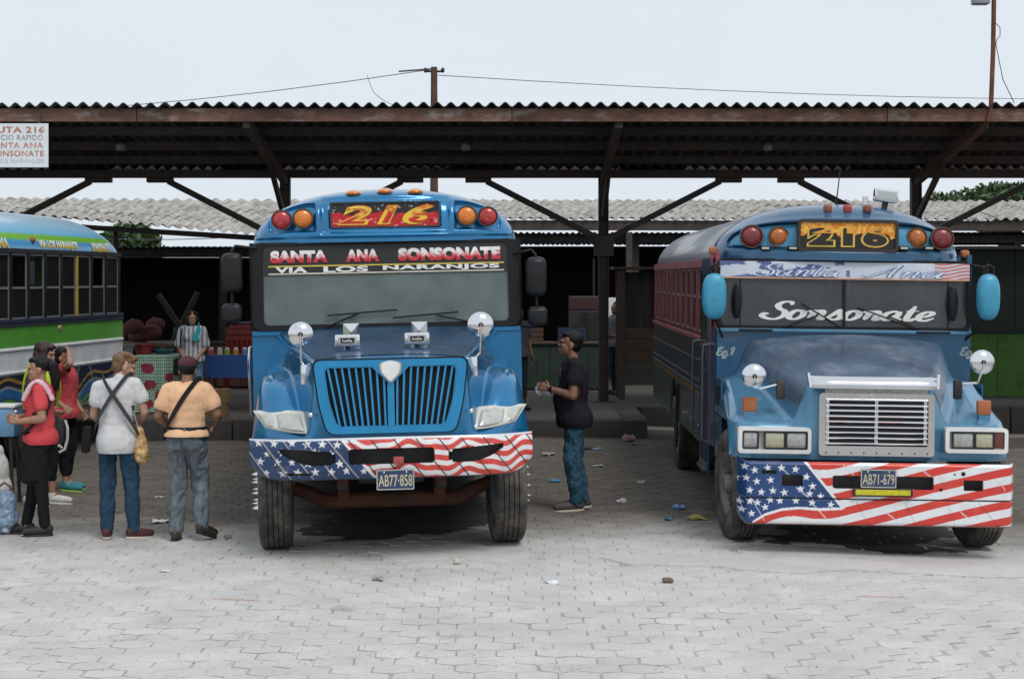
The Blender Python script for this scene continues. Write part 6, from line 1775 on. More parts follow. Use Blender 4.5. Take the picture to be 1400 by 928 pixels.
        bmesh.ops.bisect_plane(bm, geom=list(bm.verts) + list(bm.edges) + list(bm.faces), plane_co=(0, 0, zc), plane_no=(0, 0, -1), clear_outer=True)
        for S in 'LR':
            if sleeve < .99:
                a = J['sh' + S]; b_ = J['el' + S]; e = a.lerp(b_, sleeve + .16); d = (b_ - a).normalized()
                near_ = [f for f in bm.faces if (f.calc_center_median() - e).length < .16 * k and (f.calc_center_median() - e).dot(d) > -.02]
                gs = set(near_); ge = set(x for f in gs for x in f.edges); gv = set(x for f in gs for x in f.verts)
                # only the sleeve mouth, not the trunk
                sel = [f for f in gs if (f.calc_center_median() - (a + d * (f.calc_center_median() - a).dot(d))).length < .105 * k]
                ge = set(x for f in sel for x in f.edges); gv = set(x for f in sel for x in f.verts)
                if sel: 
                    bmesh.ops.bisect_plane(bm, geom=list(gv) + list(ge) + list(sel), plane_co=e, plane_no=d, clear_outer=False)
                    kill = [f for f in bm.faces if (f.calc_center_median() - e).dot(d) > 0 and (f.calc_center_median() - (a + d * (f.calc_center_median() - a).dot(d))).length < .105 * k and (f.calc_center_median() - e).length < .12 * k]
                    bmesh.ops.delete(bm, geom=kill, context='FACES')
        bm.to_mesh(o.data); bm.free(); o.data.shade_smooth()
        return o
    def trousers(self, m, inf=.016, low=.06, fold=.009, name='trousers', wide=1.0, seed=3, end=1.0):
        J = self.J; k = self.k; w = self.w; mb = MB()
        pe = J['pelvis']
        mb.ell(pe + Vector((0, 0, -.01 * k)), (.140 * k * w + inf, .108 * k * w + inf, .115 * k), 20, 12)
        for S in 'LR':
            h, kn, an = J['hip' + S], J['kn' + S], J['an' + S]
            cap(mb, h + Vector((0, .0, .0)), kn, .074 * k * w + inf, .060 * k * wide + inf)
            e = kn.lerp(an, end); cap(mb, kn, e, .060 * k * wide + inf, .043 * k * wide + inf * .8)
            if end > .9:
                for q in range(3): mb.ell(kn.lerp(an, .80 + .09 * q), (.052 * k * wide + inf * .6,) * 2 + (.018 * k,), 14, 8)
            mb.ell(h + Vector((0, .040 * k, -.04 * k)), (.082 * k * w, .075 * k, .10 * k))
        return self.add(name, mb, .0095, m, fold=fold * 1.6, seed=seed, sm=5, fscale=13, fstretch=(1, 1, .7))
    def shoes(self, m, sole, h=.0):
        J = self.J; k = self.k
        for S in 'LR':
            an, to = J['an' + S], J['toe' + S]; d = (to - an); dz = d.z; d2 = d.normalized(); hl = an - Vector((d2.x, d2.y, 0)).normalized() * .035 * k
            up = Vector((0, 0, 1)); 
            mb = MB(); heel = Vector((hl.x, hl.y, an.z - .035 * k)); toe = to + Vector((0, 0, .012 * k))
            cap(mb, heel, heel.lerp(toe, .55), .042 * k, .046 * k); cap(mb, heel.lerp(toe, .55), toe, .046 * k, .032 * k); cap(mb, heel + Vector((0, 0, .01)), an + Vector((0, 0, .0)), .044 * k, .043 * k)
            sh = self.add('shoe', mb, .007, m, sm=3)
            sl = MB(); P = [heel.lerp(toe, t) for t in (0, .3, .6, 1.0)]
            dirv = (toe - heel).normalized(); sd = dirv.cross(up).normalized(); nn = sd.cross(dirv)
            vs_ = []; ws_ = (.040, .040, .047, .030); loop = []
            for sgn in (1, -1):
                seq = list(zip(P, ws_)) if sgn > 0 else list(zip(P, ws_))[::-1]
                for q, ww in seq: loop.append(q + sd * sgn * ww * k)
            loop.insert(4, toe + dirv * .038 * k); loop.append(heel - dirv * .042 * k)
            n = len(loop); vs_ = [q - nn * .030 * k for q in loop] + [q - nn * .054 * k for q in loop]
            sl.add(vs_, [list(range(n)), [n + i for i in range(n)][::-1]] + [[(i + 1) % n, i, n + i, n + (i + 1) % n] for i in range(n)])
            s_ = remesh('sole', sl, .006, 2, sole, sh)
    def hair(self, m, prims, fold=.006, name='hair'):
        mb = MB(); k = self.k; rot = Euler((self.hp, 0, self.hy))
        for p in prims:
            if len(p) == 6: mb.ell(self.HM @ (Vector(p[:3]) * k), tuple(x * k for x in p[3:]), 18, 12, rot)
            else: cap(mb, self.HM @ (Vector(p[0]) * k), self.HM @ (Vector(p[1]) * k), p[2] * k, p[3] * k)
        return self.add(name, mb, .007, m, sm=2, fold=fold, fscale=34, fstretch=(1, 1, .3))
    def strap(self, pts, w_, m, name='strap', t=.006):
        """flat strap through local points (already scaled), kept off the body by their own positions"""
        P = [Vector(p) for p in pts]; C = []
        Q = [P[0]] + P + [P[-1]]
        for i in range(1, len(Q) - 2):
            for q in range(6):
                s = q / 6; a, b_, c, d = Q[i - 1], Q[i], Q[i + 1], Q[i + 2]
                C.append(.5 * ((2 * b_) + (c - a) * s + (2 * a - 5 * b_ + 4 * c - d) * s * s + (3 * b_ - a - 3 * c + d) * s ** 3))
        C.append(P[-1])
        axis = Vector((0, 0, sum(c.z for c in C) / len(C)))
        mb = MB(); vs_ = []; n = len(C)
        for i, c in enumerate(C):
            tn = (C[min(i + 1, n - 1)] - C[max(i - 1, 0)]).normalized(); out = Vector((c.x, c.y, 0)) - Vector((self.J['chest'].x, self.J['chest'].y, 0)); out = (out - tn * out.dot(tn)).normalized(); sd = tn.cross(out)
            for a, b_ in ((-1, 0), (1, 0), (1, 1), (-1, 1)): vs_.append(c + sd * a * w_ / 2 + out * b_ * t)
        fs = []
        for i in range(n - 1):
            for q in range(4): fs.append([i * 4 + q, i * 4 + (q + 1) % 4, i * 4 + 4 + (q + 1) % 4, i * 4 + 4 + q])
        fs += [[0, 1, 2, 3], [n * 4 - 4, n * 4 - 1, n * 4 - 2, n * 4 - 3]]
        mb.add(vs_, fs); return mb.build(name, m, self.o)

def cloth(name, c, var=.15, scale=10, bump=.7): return mat(name, c, .9, 0, var, scale, bump, 24, spec=.2)
def denim(name, c, fade): return mat(name, c, .85, 0, .3, 9, .7, 30, dirt=fade, dscale=4.5, damt=.45, spec=.2)
M_hairb = mat('black hair', (.008, .006, .005), .5, 0, .3, 40, .3, 120, stretch=(6, 6, .5), spec=.25)
M_hairbr = mat('brown hair', (.16, .088, .042), .5, 0, .3, 40, .3, 120, stretch=(6, 6, .5))
M_hairred = mat('reddish dark hair', (.032, .011, .009), .5, 0, .3, 40, .3, 120, stretch=(6, 6, .5))
M_blackcloth = cloth('black cloth', (.012, .012, .014)); M_solew = mat('white sole', (.62, .60, .56), .7, 0, .1); M_blacksole = mat('black sole', (.02, .02, .02), .7)
M_shoeblk = mat('black shoe', (.018, .018, .02), .6)
WAITING = 'people waiting by the green bus'
def foot(px, py):
    x, d = gpt(px, py); return (x, d, ghf(x, d))

# 1 boy in white T-shirt, seen from behind, head turned to the right
fx, fd, fz = foot(160, 734)
p = Person('person', (fx, fd, fz), math.radians(180), 1.70, dict(
    head=(-.055, -.055, 1.535), neck=(-.02, .0, 1.405), chest=(-.005, .0, 1.24), waist=(.0, .0, 1.05), shL=(.165, .01, 1.36), shR=(-.170, .0, 1.385),
    elL=(.215, -.03, 1.10), elR=(-.245, -.01, 1.13), wrL=(.13, -.20, .98), wrR=(-.17, -.17, 1.02),
    hipL=(.085, 0, .90), hipR=(-.085, 0, .90), knL=(.085, -.02, .50), knR=(-.12, -.04, .50), anL=(.085, .03, .09), anR=(-.155, .02, .09), toeL=(.10, -.14, .03), toeR=(-.29, -.08, .03)),
    'young man in white T-shirt and navy joggers seen from behind, straps crossed on his back', 'light', .94, head_yaw=math.radians(-62), head_pitch=.22, group=None)
p.shirt(cloth('white jersey', (.60, .60, .60), .07), .14, .50, .018, .012, .012)
p.trousers(denim('navy joggers', (.022, .055, .095), (.03, .075, .12)), .018, fold=.009)
p.shoes(mat('maroon knit shoe', (.075, .018, .022), .7), mat('cream sole', (.55, .50, .44), .7))
p.hair(M_hairbr, [(0, .026, .052, .082, .097, .084), (0, .055, .0, .072, .062, .07), (0, -.055, .085, .06, .045, .03), (0.02, -.03, .10, .05, .05, .028), (.05, .0, .09, .04, .05, .03), (-.045, .02, .10, .04, .05, .028), (.0, .085, .03, .05, .03, .06)], .014)
k = p.k
p.strap([(v[0] * k, v[1] * k, v[2] * k) for v in ((.13, -.06, 1.43), (.115, .055, 1.455), (.05, .135, 1.36), (-.06, .148, 1.20), (-.155, .105, 1.04), (-.20, .03, .93))], .035, cloth('grey strap', (.055, .055, .06)))
p.strap([(v[0] * k, v[1] * k, v[2] * k) for v in ((-.13, -.06, 1.45), (-.115, .055, 1.475), (-.04, .140, 1.37), (.06, .150, 1.22), (.15, .11, 1.06), (.20, .03, .93))], .035, cloth('grey strap', (0, 0, 0)))
# bags he carries
bb = MB(); bb.ell((0, 0, -.17), (.085, .06, .155)); bb.ell((0.0, .0, -.05), (.05, .045, .08)); bb.ell((.02, -.02, -.24), (.07, .06, .08))
bo = remesh('food_bag', bb, .008, 2, mat('clear bag of snacks', (.50, .28, .09), .3, 0, .45, 22, .4, 40, coat=.6, dirt=(.62, .52, .36), dscale=16, damt=.6), None, fold=.014, fscale=20, fstretch=(1, 1, 1))
q = at(190, 595, fd + .02); bo.location = (q.x, fd + .02, q.z + .06); tag(bo, 'plastic bag of golden snacks hanging at the hip of the white-shirted young man', 'bag')
bh = MB(); bh.tube([(0, 0, .0), (-.02, -.04, .08), (-.03, -.08, .17)], .006, 6); bh.build('handle', mat('clear plastic', (.5, .48, .42), .4), bo)
bb = MB(); bb.box((0, 0, 0), (.07, .14, .24), .02, 2); bo = bb.build('shoulder_bag', M_blackcloth); q = at(121, 600, fd - .05); bo.location = (q.x - .01, fd - .08, q.z); bo.rotation_euler = (0, .08, .1); tag(bo, 'small black shoulder bag at the left hip of the white-shirted young man', 'bag')

# 2 man in peach polo and maroon cap, walking away
fx, fd, fz = foot(256, 736)
p = Person('person', (fx, fd, fz), math.radians(180), 1.66, dict(
    head=(.0, -.025, 1.545), elL=(.265, .0, 1.13), elR=(-.275, .0, 1.14), wrL=(.215, -.16, 1.02), wrR=(-.235, -.15, 1.04), shL=(.172, .0, 1.37), shR=(-.172, .0, 1.37),
    knL=(.085, -.03, .50), anL=(.095, .06, .09), toeL=(.10, -.12, .03), knR=(-.10, -.12, .52), anR=(-.155, .10, .16), toeR=(-.245, -.06, .045)),
    'man in peach polo shirt, maroon cap and grey jeans walking away', 'brown', 1.06, head_pitch=.12, group=None)
p.shirt(cloth('peach polo', (.80, .49, .29), .06), -.035, .60, .018, .010, .012)
p.trousers(denim('grey jeans', (.13, .155, .175), (.20, .23, .25)), .018, wide=1.12, fold=.013)
p.shoes(mat('dark brown leather shoe', (.05, .035, .025), .5), M_blacksole)
p.hair(M_hairb, [(0, .03, .015, .078, .085, .07)], .003)
k = p.k
cm = mat('maroon cap', (.075, .022, .028), .85, 0, .2, 12, .2, 60)
p.hair(cm, [(0, .012, .058, .088, .105, .075), ((0, -.09, .045), (0, -.15, .03), .05, .04)], .002, 'cap')
p.strap([(v[0] * k, v[1] * k, v[2] * k) for v in ((-.12, -.06, 1.45), (-.105, .06, 1.465), (-.03, .142, 1.36), (.06, .15, 1.22), (.145, .115, 1.07), (.20, .03, .97))], .042, cloth('dark strap', (.022, .017, .016)))
mb = MB(); 
mb.lathe([(1.0, -.018), (1.035, -.018), (1.035, .018), (1.0, .018)], 40, Matrix.Translation(p.J['pelvis'] + Vector((0, 0, .085 * k))) @ Matrix.Diagonal((.168 * k, .130 * k, k, 1)), close=True); mb.build('belt', mat('black leather', (.014, .012, .012), .45), p.o)
mb = MB(); mb.box(p.J['pelvis'] + Vector((0, .140 * k, .085 * k)), (.012, .012, .045)); mb.build('belt_loop', cloth('pale loop', (.2, .2, .2)), p.o)

cmb = MB(); cmb.lathe([(.058, .0), (.070, -.032), (.074, -.034), (.064, .006), (.058, .010)], 28, Matrix.Translation(p.J['neck'] + Vector((0, .004, .022)) * k) @ Matrix.Diagonal((k, k, k, 1)), close=True)
cmb.build('collar', _mats['peach polo'], p.o)
for s_ in (-1, 1):
    pk = MB(); pk.box(p.J['pelvis'] + Vector((s_ * .078, .121, -.045)) * k, (.095 * k, .012, .11 * k), .004, 1, rot=(.12, 0, -s_ * .42)); pk.build('pocket', denim('pocket denim', (.10, .12, .138), (.16, .18, .2)), p.o)

# 3 man in black T-shirt, facing left, holding a white bag of food
fx, fd, fz = foot(784, 701)
p = Person('person', (fx, fd, fz), math.radians(-88), 1.765, dict(
    head=(.0, -.035, 1.575), neck=(0, .0, 1.405), chest=(0, .005, 1.24), waist=(0, -.03, 1.05), pelvis=(0, .01, .93), elL=(.22, -.02, 1.10), elR=(-.225, .0, 1.10), wrL=(.09, -.235, 1.16), wrR=(-.11, -.235, 1.13),
    knL=(.10, -.02, .50), knR=(-.06, .02, .50), anL=(.10, .02, .09), anR=(-.06, .10, .10), toeL=(.12, -.17, .03), toeR=(-.07, -.09, .03)),
    'man in black T-shirt and blue jeans standing between the two blue buses', 'brown', 1.08, head_pitch=-.18, group=None, belly=.03, curl=(1.0, 1.0),
    hand_dirs={'L': ((-.35, -.85, .25), (0, -.2, -1), (-.3, -.3, .8)), 'R': ((.35, -.85, .2), (0, 0, 1), (.5, -.3, .4))})
def bcol(c):
    C = np.zeros((len(c), 3)) + np.array([.016, .015, .020]); m_ = (c[:, 1] < -.05) & (np.abs(c[:, 0] - .02) < .06) & (c[:, 2] > 1.26 * p.k) & (c[:, 2] < 1.36 * p.k); C[m_] = np.array([.28, .10, .11]); return C
p.shirt(M_vcloth, .12, .50, .018, .010, .014, col=bcol)
p.trousers(denim('teal blue jeans', (.030, .085, .125), (.06, .14, .18)), .018, wide=1.08, fold=.013)
p.shoes(mat('grey brown trainer', (.07, .06, .06), .7), mat('cream sole', (.5, .5, .5)))
p.hair(M_hairb, [(0, .03, .052, .081, .094, .083), (0, .055, .0, .072, .058, .07), (0, -.045, .085, .06, .045, .03)], .005)
mb = MB(); wv = p.J['wrL'].lerp(p.J['elL'], .08); dv = (p.J['elL'] - p.J['wrL']).normalized()
mb.lathe([(.030, -.014), (.034, -.014), (.034, .014), (.030, .014)], 18, Matrix.Translation(wv) @ dv.to_track_quat('Z', 'X').to_matrix().to_4x4(), close=True); mb.build('wristwatch', M_blackpaint, p.o)
bb = MB()
for v in ((0, 0, 0, .055, .05, .05), (.05, .0, -.02, .05, .05, .045), (-.05, 0, -.01, .045, .045, .05), (-.04, 0, .04, .03, .03, .035)): bb.ell(v[:3], v[3:])
bo = remesh('plastic_bag', bb, .007, 1, mat('white thin plastic', (.62, .63, .64), .35, 0, .12, 14, .3, 30, coat=.3), None, fold=.02, fscale=22, fstretch=(1, 1, 1)); q = at(744, 533, fd)
bo.location = (q.x, fd, q.z); tag(bo, 'crumpled white plastic bag held up by the man in black T-shirt', 'bag')

# 4 woman in coral T-shirt with pink towel, facing left
fx, fd, fz = foot(54, 728)
p = Person('person', (fx, fd, fz), math.radians(-82), 1.66, dict(
    head=(0, -.01, 1.545), neck=(0, .01, 1.395), elL=(.225, .05, 1.10), elR=(-.225, .0, 1.10), wrL=(.16, -.17, 1.07), wrR=(-.10, -.21, 1.09),
    knL=(.085, .02, .50), anL=(.09, .06, .09), toeL=(.10, -.12, .03), knR=(-.10, -.05, .50), anR=(-.10, -.13, .09), toeR=(-.11, -.32, .03)),
    'woman in coral T-shirt, pink shoulder towel and black apron facing the green bus', 'tan', 1.02, head_pitch=.05, female=True, group=WAITING, curl=(1.1, 1.1), belly=.02,
    hand_dirs={'L': ((-.2, -.9, .2), (-1, 0, 0), (0, 0, 1)), 'R': ((.2, -.9, .1), (1, 0, 0), (0, 0, 1))})
p.shirt(cloth('coral jersey', (.62, .075, .085), .08), .06, .58, .016, .010, .010)
p.trousers(cloth('black leggings', (.012, .012, .013)), .008, fold=.004)
p.shoes(M_shoeblk, M_blacksole)
k = p.k
for S in 'LR':
    mb = MB(); cap(mb, p.J['an' + S] + Vector((0, 0, .0)), p.J['an' + S] + Vector((0, 0, .045 * k)), .046 * k, .045 * k); p.add('sock', mb, .008, cloth('white sock', (.55, .55, .55)), sm=2)
mb = MB(); pe = p.J['pelvis']
for z_ in np.linspace(.02, -.40, 12): mb.ell(pe + Vector((0, (-.03 + .05 * z_) * k, z_ * k)), ((.172 - .02 * z_) * k, (.138 - .02 * z_) * k, .07 * k))
p.add('apron', mb, .01, M_blackcloth, fold=.012, sm=8)
p.hair(M_hairb, [(0, .030, .045, .081, .093, .082), (0, -.03, .085, .06, .06, .03), ((0, .10, .045), (0, .135, .02), .045, .05), ((0, .135, .02), (0, .155, -.10), .048, .045), ((0, .155, -.10), (0, .15, -.20), .045, .02)], .006)
mb = MB(); sL = p.J['shL']
for t in np.linspace(-1, 1, 25):
    c = Vector((sL.x - .035 * k, t * .125 * k + .0, sL.z + (.066 - .17 * abs(t) ** 1.8) * k)); mb.ell(c, (.085 * k, .03 * k, .020 * k))
p.add('towel', mb, .009, mat('pink terry towel', (.72, .45, .50), .95, 0, .08, 20, .5, 60), fold=.010, fscale=16)
p.strap([(v[0] * k, v[1] * k, v[2] * k) for v in ((.155, .12, 1.34), (.195, .11, 1.22), (.195, .02, 1.10), (.17, -.08, 1.0), (.12, -.15, .95))], .028, cloth('dark strap', (0, 0, 0)))
bo = MB(); bo.lathe([(0, -.05), (.026, -.05), (.028, -.03), (.028, .03), (.02, .045), (.010, .055), (.010, .07), (0, .07)], 16); o = bo.build('water_bottle', glass('bottle plastic', (.8, .85, .86), .25, .1, (.6, .62, .62))); q = at(20, 571, fd - .02); o.location = (q.x, fd - .12, q.z); o.rotation_euler = (0, .5, 0); tag(o, 'small clear water bottle in the hand of the woman in coral', 'bottle')
capb = MB(); capb.lathe([(0, .07), (.013, .07), (.013, .086), (0, .086)], 12); capb.build('bottle_cap', M_white, o)

# 5 person with reddish hair, grey shirt and neon strap, facing right
fx, fd, fz = foot(58, 687)
p = Person('person', (fx, fd, fz), math.radians(80), 1.70, dict(head=(0, -.03, 1.555), elL=(.23, .02, 1.10), elR=(-.23, .02, 1.10), wrL=(.17, -.16, 1.0), wrR=(-.17, -.16, 1.0), anL=(.10, -.06, .09), toeL=(.11, -.25, .03), knL=(.095, -.06, .5), anR=(-.10, .09, .09), toeR=(-.11, -.10, .03)),
    'person with dark reddish hair, grey shirt and neon strap behind the coral woman', 'tan', 1.0, head_pitch=.15, group=WAITING)
p.shirt(cloth('charcoal jersey', (.06, .06, .065)), .08, .55, .018, .010, .012)
p.trousers(cloth('black capri', (.012, .012, .013)), .012, end=.55)
p.shoes(mat('white trainer', (.55, .54, .52), .7), M_solew)
p.hair(M_hairred, [(0, .026, .05, .088, .10, .086), (0, .06, -.02, .085, .065, .09), (.05, .01, -.03, .04, .06, .09), (-.05, .01, -.03, .04, .06, .09), (0, -.05, .085, .065, .05, .032)], .007)
k = p.k
for s in (1, -1): p.strap([(v[0] * k * s, v[1] * k, v[2] * k) for v in ((.13, .14, 1.0), (.135, .145, 1.25), (.125, .06, 1.455), (.125, -.08, 1.40), (.14, -.125, 1.2), (.17, -.06, 1.0))], .05, cloth('neon strap', (.45, .62, .03), .1))

# 6 person in coral shirt with arm raised to the head
fx, fd, fz = foot(90, 667)
p = Person('person', (fx, fd, fz), math.radians(76), 1.60, dict(head=(.0, .02, 1.555), shR=(-.165, .01, 1.39), elR=(-.28, -.20, 1.50), wrR=(-.12, -.10, 1.63), elL=(.23, .05, 1.10), wrL=(.2, -.1, .92), anL=(.10, .04, .09), anR=(-.10, -.05, .09), toeR=(-.11, -.24, .03)),
    'person in coral shirt shading the eyes with a raised arm beside the green bus', 'tan', .98, group=WAITING, curl=(.6, .5), hand_dirs={'R': ((.75, .35, .25), (0, 1, -.6), (0, .4, .8))})
p.shirt(cloth('faded coral jersey', (.52, .07, .08)), .06, .55, .016, .010, .012)
p.trousers(cloth('black capri', (0, 0, 0)), .012, end=.7)
p.shoes(mat('teal trainer', (.03, .22, .25), .6), mat('lime sole', (.4, .55, .05), .6))
p.hair(M_hairb, [(0, .030, .045, .083, .095, .084), (0, .06, -.01, .075, .06, .08)], .006)
# grey bag and white strap at the hip
bb = MB(); bb.box((0, 0, 0), (.13, .12, .30), .04, 3); bo = bb.build('shoulder_bag', cloth('dark grey canvas', (.05, .05, .055))); q = at(80, 590, fd - .28); bo.location = tuple(q); bo.rotation_euler = (0, .12, .3); tag(bo, 'dark grey shoulder bag with looped white strap beside the coral woman', 'bag')
st = MB(); st.tube([(.05, -.07, .14), (.085, -.08, .06), (.10, -.08, -.06), (.085, -.08, -.18), (.03, -.08, -.22), (-.01, -.08, -.18), (.02, -.08, -.14), (.05, -.08, -.17)], .016, 8); st.build('strap', cloth('white webbing', (.62, .62, .60)), bo)

# 7 woman standing at the stall, facing us
q = at(263, 566, 28.0)
p = Person('person', (q.x, 28.0, .25), math.radians(4), 1.60, dict(head=(.0, -.01, 1.555), elL=(.215, .03, 1.10), elR=(-.215, .03, 1.10), wrL=(.07, -.17, .90), wrR=(-.09, -.17, .90)),
    'woman in striped blouse with turquoise scarf standing at the stall tables', 'tan', 1.0, head_yaw=.1, female=True, group=None, hand_dirs={'L': ((-.8, -.3, -.4), (0, 1, 0), (0, -.5, .8)), 'R': ((.7, -.3, -.5), (0, 1, 0), (0, -.5, .8))})
def strp(c):
    s = (np.sin(c[:, 0] * 95 + np.sign(c[:, 1]) * 1.0) > .25); C = np.zeros((len(c), 3)) + np.array([.50, .50, .52]); C[s] = np.array([.18, .19, .23]); return C
p.shirt(M_vcloth, .05, .85, .018, .008, .014, col=strp)
p.trousers(denim('light blue jeans', (.10, .17, .26), (.17, .25, .33)), .014)
p.shoes(M_shoeblk, M_blacksole)
p.hair(M_hairb, [(0, .034, .045, .086, .094, .082), (.068, .02, -.05, .035, .06, .12), (-.068, .02, -.05, .035, .06, .12), (0, .07, -.08, .09, .05, .14), (.045, -.03, .075, .045, .05, .035), (-.045, -.03, .075, .045, .05, .035)], .007)
k = p.k
p.strap([(v[0] * k, v[1] * k, v[2] * k) for v in ((.10, .02, 1.46), (.11, -.10, 1.40), (.085, -.155, 1.30), (.05, -.165, 1.20))], .075, cloth('turquoise scarf', (.03, .36, .42)), 'scarf', .012)
p.strap([(v[0] * k, v[1] * k, v[2] * k) for v in ((-.135, .05, 1.45), (-.15, -.10, 1.38), (-.175, -.09, 1.2), (-.19, -.04, 1.0), (-.2, .0, .86))], .03, M_blackcloth)
bb = MB(); bb.box((0, 0, 0), (.10, .18, .26), .03, 3); bo = bb.build('shoulder_bag', M_blackcloth); bo.location = (q.x - .23, 28.0, .25 + .74); tag(bo, 'black handbag hanging at the side of the stall woman', 'bag')

# 8, 9 dim figures under the canopy
q = at(708, 560, 29.0)
p = Person('person', (q.x, 29.0, .25), math.radians(30), 1.66, dict(), 'person in grey shirt mostly hidden beside the centre bus mirrors', 'brown', 1.0, group=None)
p.shirt(cloth('grey shirt', (.09, .095, .105)), .05, .6, .018, .008, .012); p.trousers(cloth('dark trousers', (.025, .027, .032)), .016); p.shoes(M_shoeblk, M_blacksole); p.hair(M_hairb, [(0, .03, .05, .083, .094, .083), (0, .055, .0, .072, .058, .07)], .004)
q = at(843, 540, 33.0)
p = Person('person', (q.x, 33.0, .25), math.radians(-60), 1.68, dict(wrL=(.15, -.2, 1.05), wrR=(-.15, -.2, 1.05)), 'dim figure in pale shirt standing by the wooden booth', 'brown', 1.0, group=None)
p.shirt(cloth('pale grey shirt', (.14, .14, .145)), .05, .6, .018, .008, .012); p.trousers(cloth('dark trousers', (0, 0, 0)), .016); p.shoes(M_shoeblk, M_blacksole); p.hair(M_hairb, [(0, .03, .05, .083, .094, .083), (0, .055, .0, .072, .058, .07)], .004)

# ---------------------------------------------------------------- stall goods, litter, trees
M_plank = mat('stall plank', (.10, .065, .04), .85, 0, .3, 6)
# cloth-covered table
d0 = 28.3
a = at(186, 566, d0); b_ = at(243, 486, d0); W_ = b_.x - a.x; H_ = b_.z - .25
f = Frame('stall_table', ((a.x + b_.x) / 2, d0 + .4, .25)); tag(f.o, 'stall table under a green checked cloth printed with red flowers', 'table')
mb = MB(); mb.span(-W_ / 2, W_ / 2, -.38, .42, H_ - .04, H_ - .008); mb.build('table_top', M_plank, f, smooth=False)
for sx_ in (-1, 1):
    for sy_ in (-.34, .38):
        mb = MB(); mb.span(sx_ * (W_ / 2 - .06) - .025, sx_ * (W_ / 2 - .06) + .025, sy_ - .025, sy_ + .025, 0, H_ - .041); mb.build('leg', M_plank, f, smooth=False)
def tcloth():
    U, V = np.meshgrid(np.linspace(0, 1, 150), np.linspace(0, 1, 150), indexing='ij')
    L1 = H_ * .97; L2 = .8; s = V * (L1 + L2)
    over = s > L1
    Z = np.where(over, H_ + .003, .03 + s); Y = np.where(over, -.40 + (s - L1), -.40)
    X = (U - .5) * (W_ + .06) * (1 + .05 * (1 - np.clip(s / L1, 0, 1)))
    Y = Y - np.where(over, 0, .03 * np.sin(U * 24) * (1 - s / L1) * (.5 + vnoise(U * 5, V, 1, 3)) + .01)
    gx_, gz_ = (U * 22) % 1, (s * 20) % 1
    g1 = np.array(srgb(150, 185, 160)); g2 = np.array(srgb(60, 120, 92)); wt = np.array(srgb(196, 206, 196))
    C = np.where(((gx_ < .5) ^ (gz_ < .5))[..., None], g1, g2); C = np.where(((gx_ < .5) & (gz_ < .5))[..., None], wt, C)
    for cx, cz, r_ in ((.3, .78, .10), (.35, .48, .09), (.62, .28, .13), (.30, .14, .09), (.78, .62, .08), (.12, .35, .08)):
        dd = np.hypot((U - cx) * W_, s - cz * L1); C = np.where((dd < r_ * (.55 + .6 * vnoise(U * 9, V * 9, 2, 2)))[..., None], np.array(srgb(150, 62, 78)), C)
    return grid('cloth', X, Y, Z, M_vcloth, f, col=C, thick=(0, .004, -.003))
tcloth()
# blue table
a = at(281, 516, 28.6); b_ = at(352, 486, 28.6); W2 = b_.x - a.x
f = Frame('stall_table', ((a.x + b_.x) / 2, 28.9, .25)); tag(f.o, 'stall table with bright blue apron board', 'table')
H2 = b_.z - .25
mb = MB(); mb.span(-W2 / 2, W2 / 2, -.3, .4, H2 - .03, H2); mb.build('table_top', M_plank, f, smooth=False)
mb = MB(); mb.span(-W2 / 2, W2 / 2, -.325, -.301, a.z - .25, H2 + .01); mb.build('apron_board', mat('royal blue paint', (.012, .07, .26), .5, 0, .2), f, smooth=False)
for sx_ in (-1, 1):
    for sy_ in (-.27, .36):
        mb = MB(); mb.span(sx_ * (W2 / 2 - .05) - .025, sx_ * (W2 / 2 - .05) + .025, sy_ - .025, sy_ + .025, 0, H2 - .031); mb.build('leg', M_plank, f, smooth=False)
# small goods on the blue table
for i, (px, c) in enumerate(((288, (.5, .1, .08)), (300, (.5, .5, .45)), (310, (.35, .4, .1)), (322, (.5, .3, .1)), (334, (.2, .25, .45)))):
    q = at(px, 483, 28.7); mb = MB(); mb.lathe([(0, 0), (.04, 0), (.045, .02), (.045, .08), (.03, .10), (0, .10)], 12)
    o = mb.build('jar', mat('jar %d' % i, c, .4, coat=.4), loc=(q.x, 28.75, .25 + H2 + .001)); tag(o, ('red', 'white', 'lime', 'orange', 'blue')[i] + ' lidded jar standing on the blue stall table', 'jar', 'jars on the blue table')
    l_ = MB(); l_.lathe([(0, .1005), (.034, .1005), (.034, .12), (0, .12)], 12); l_.build('lid', M_white, o)
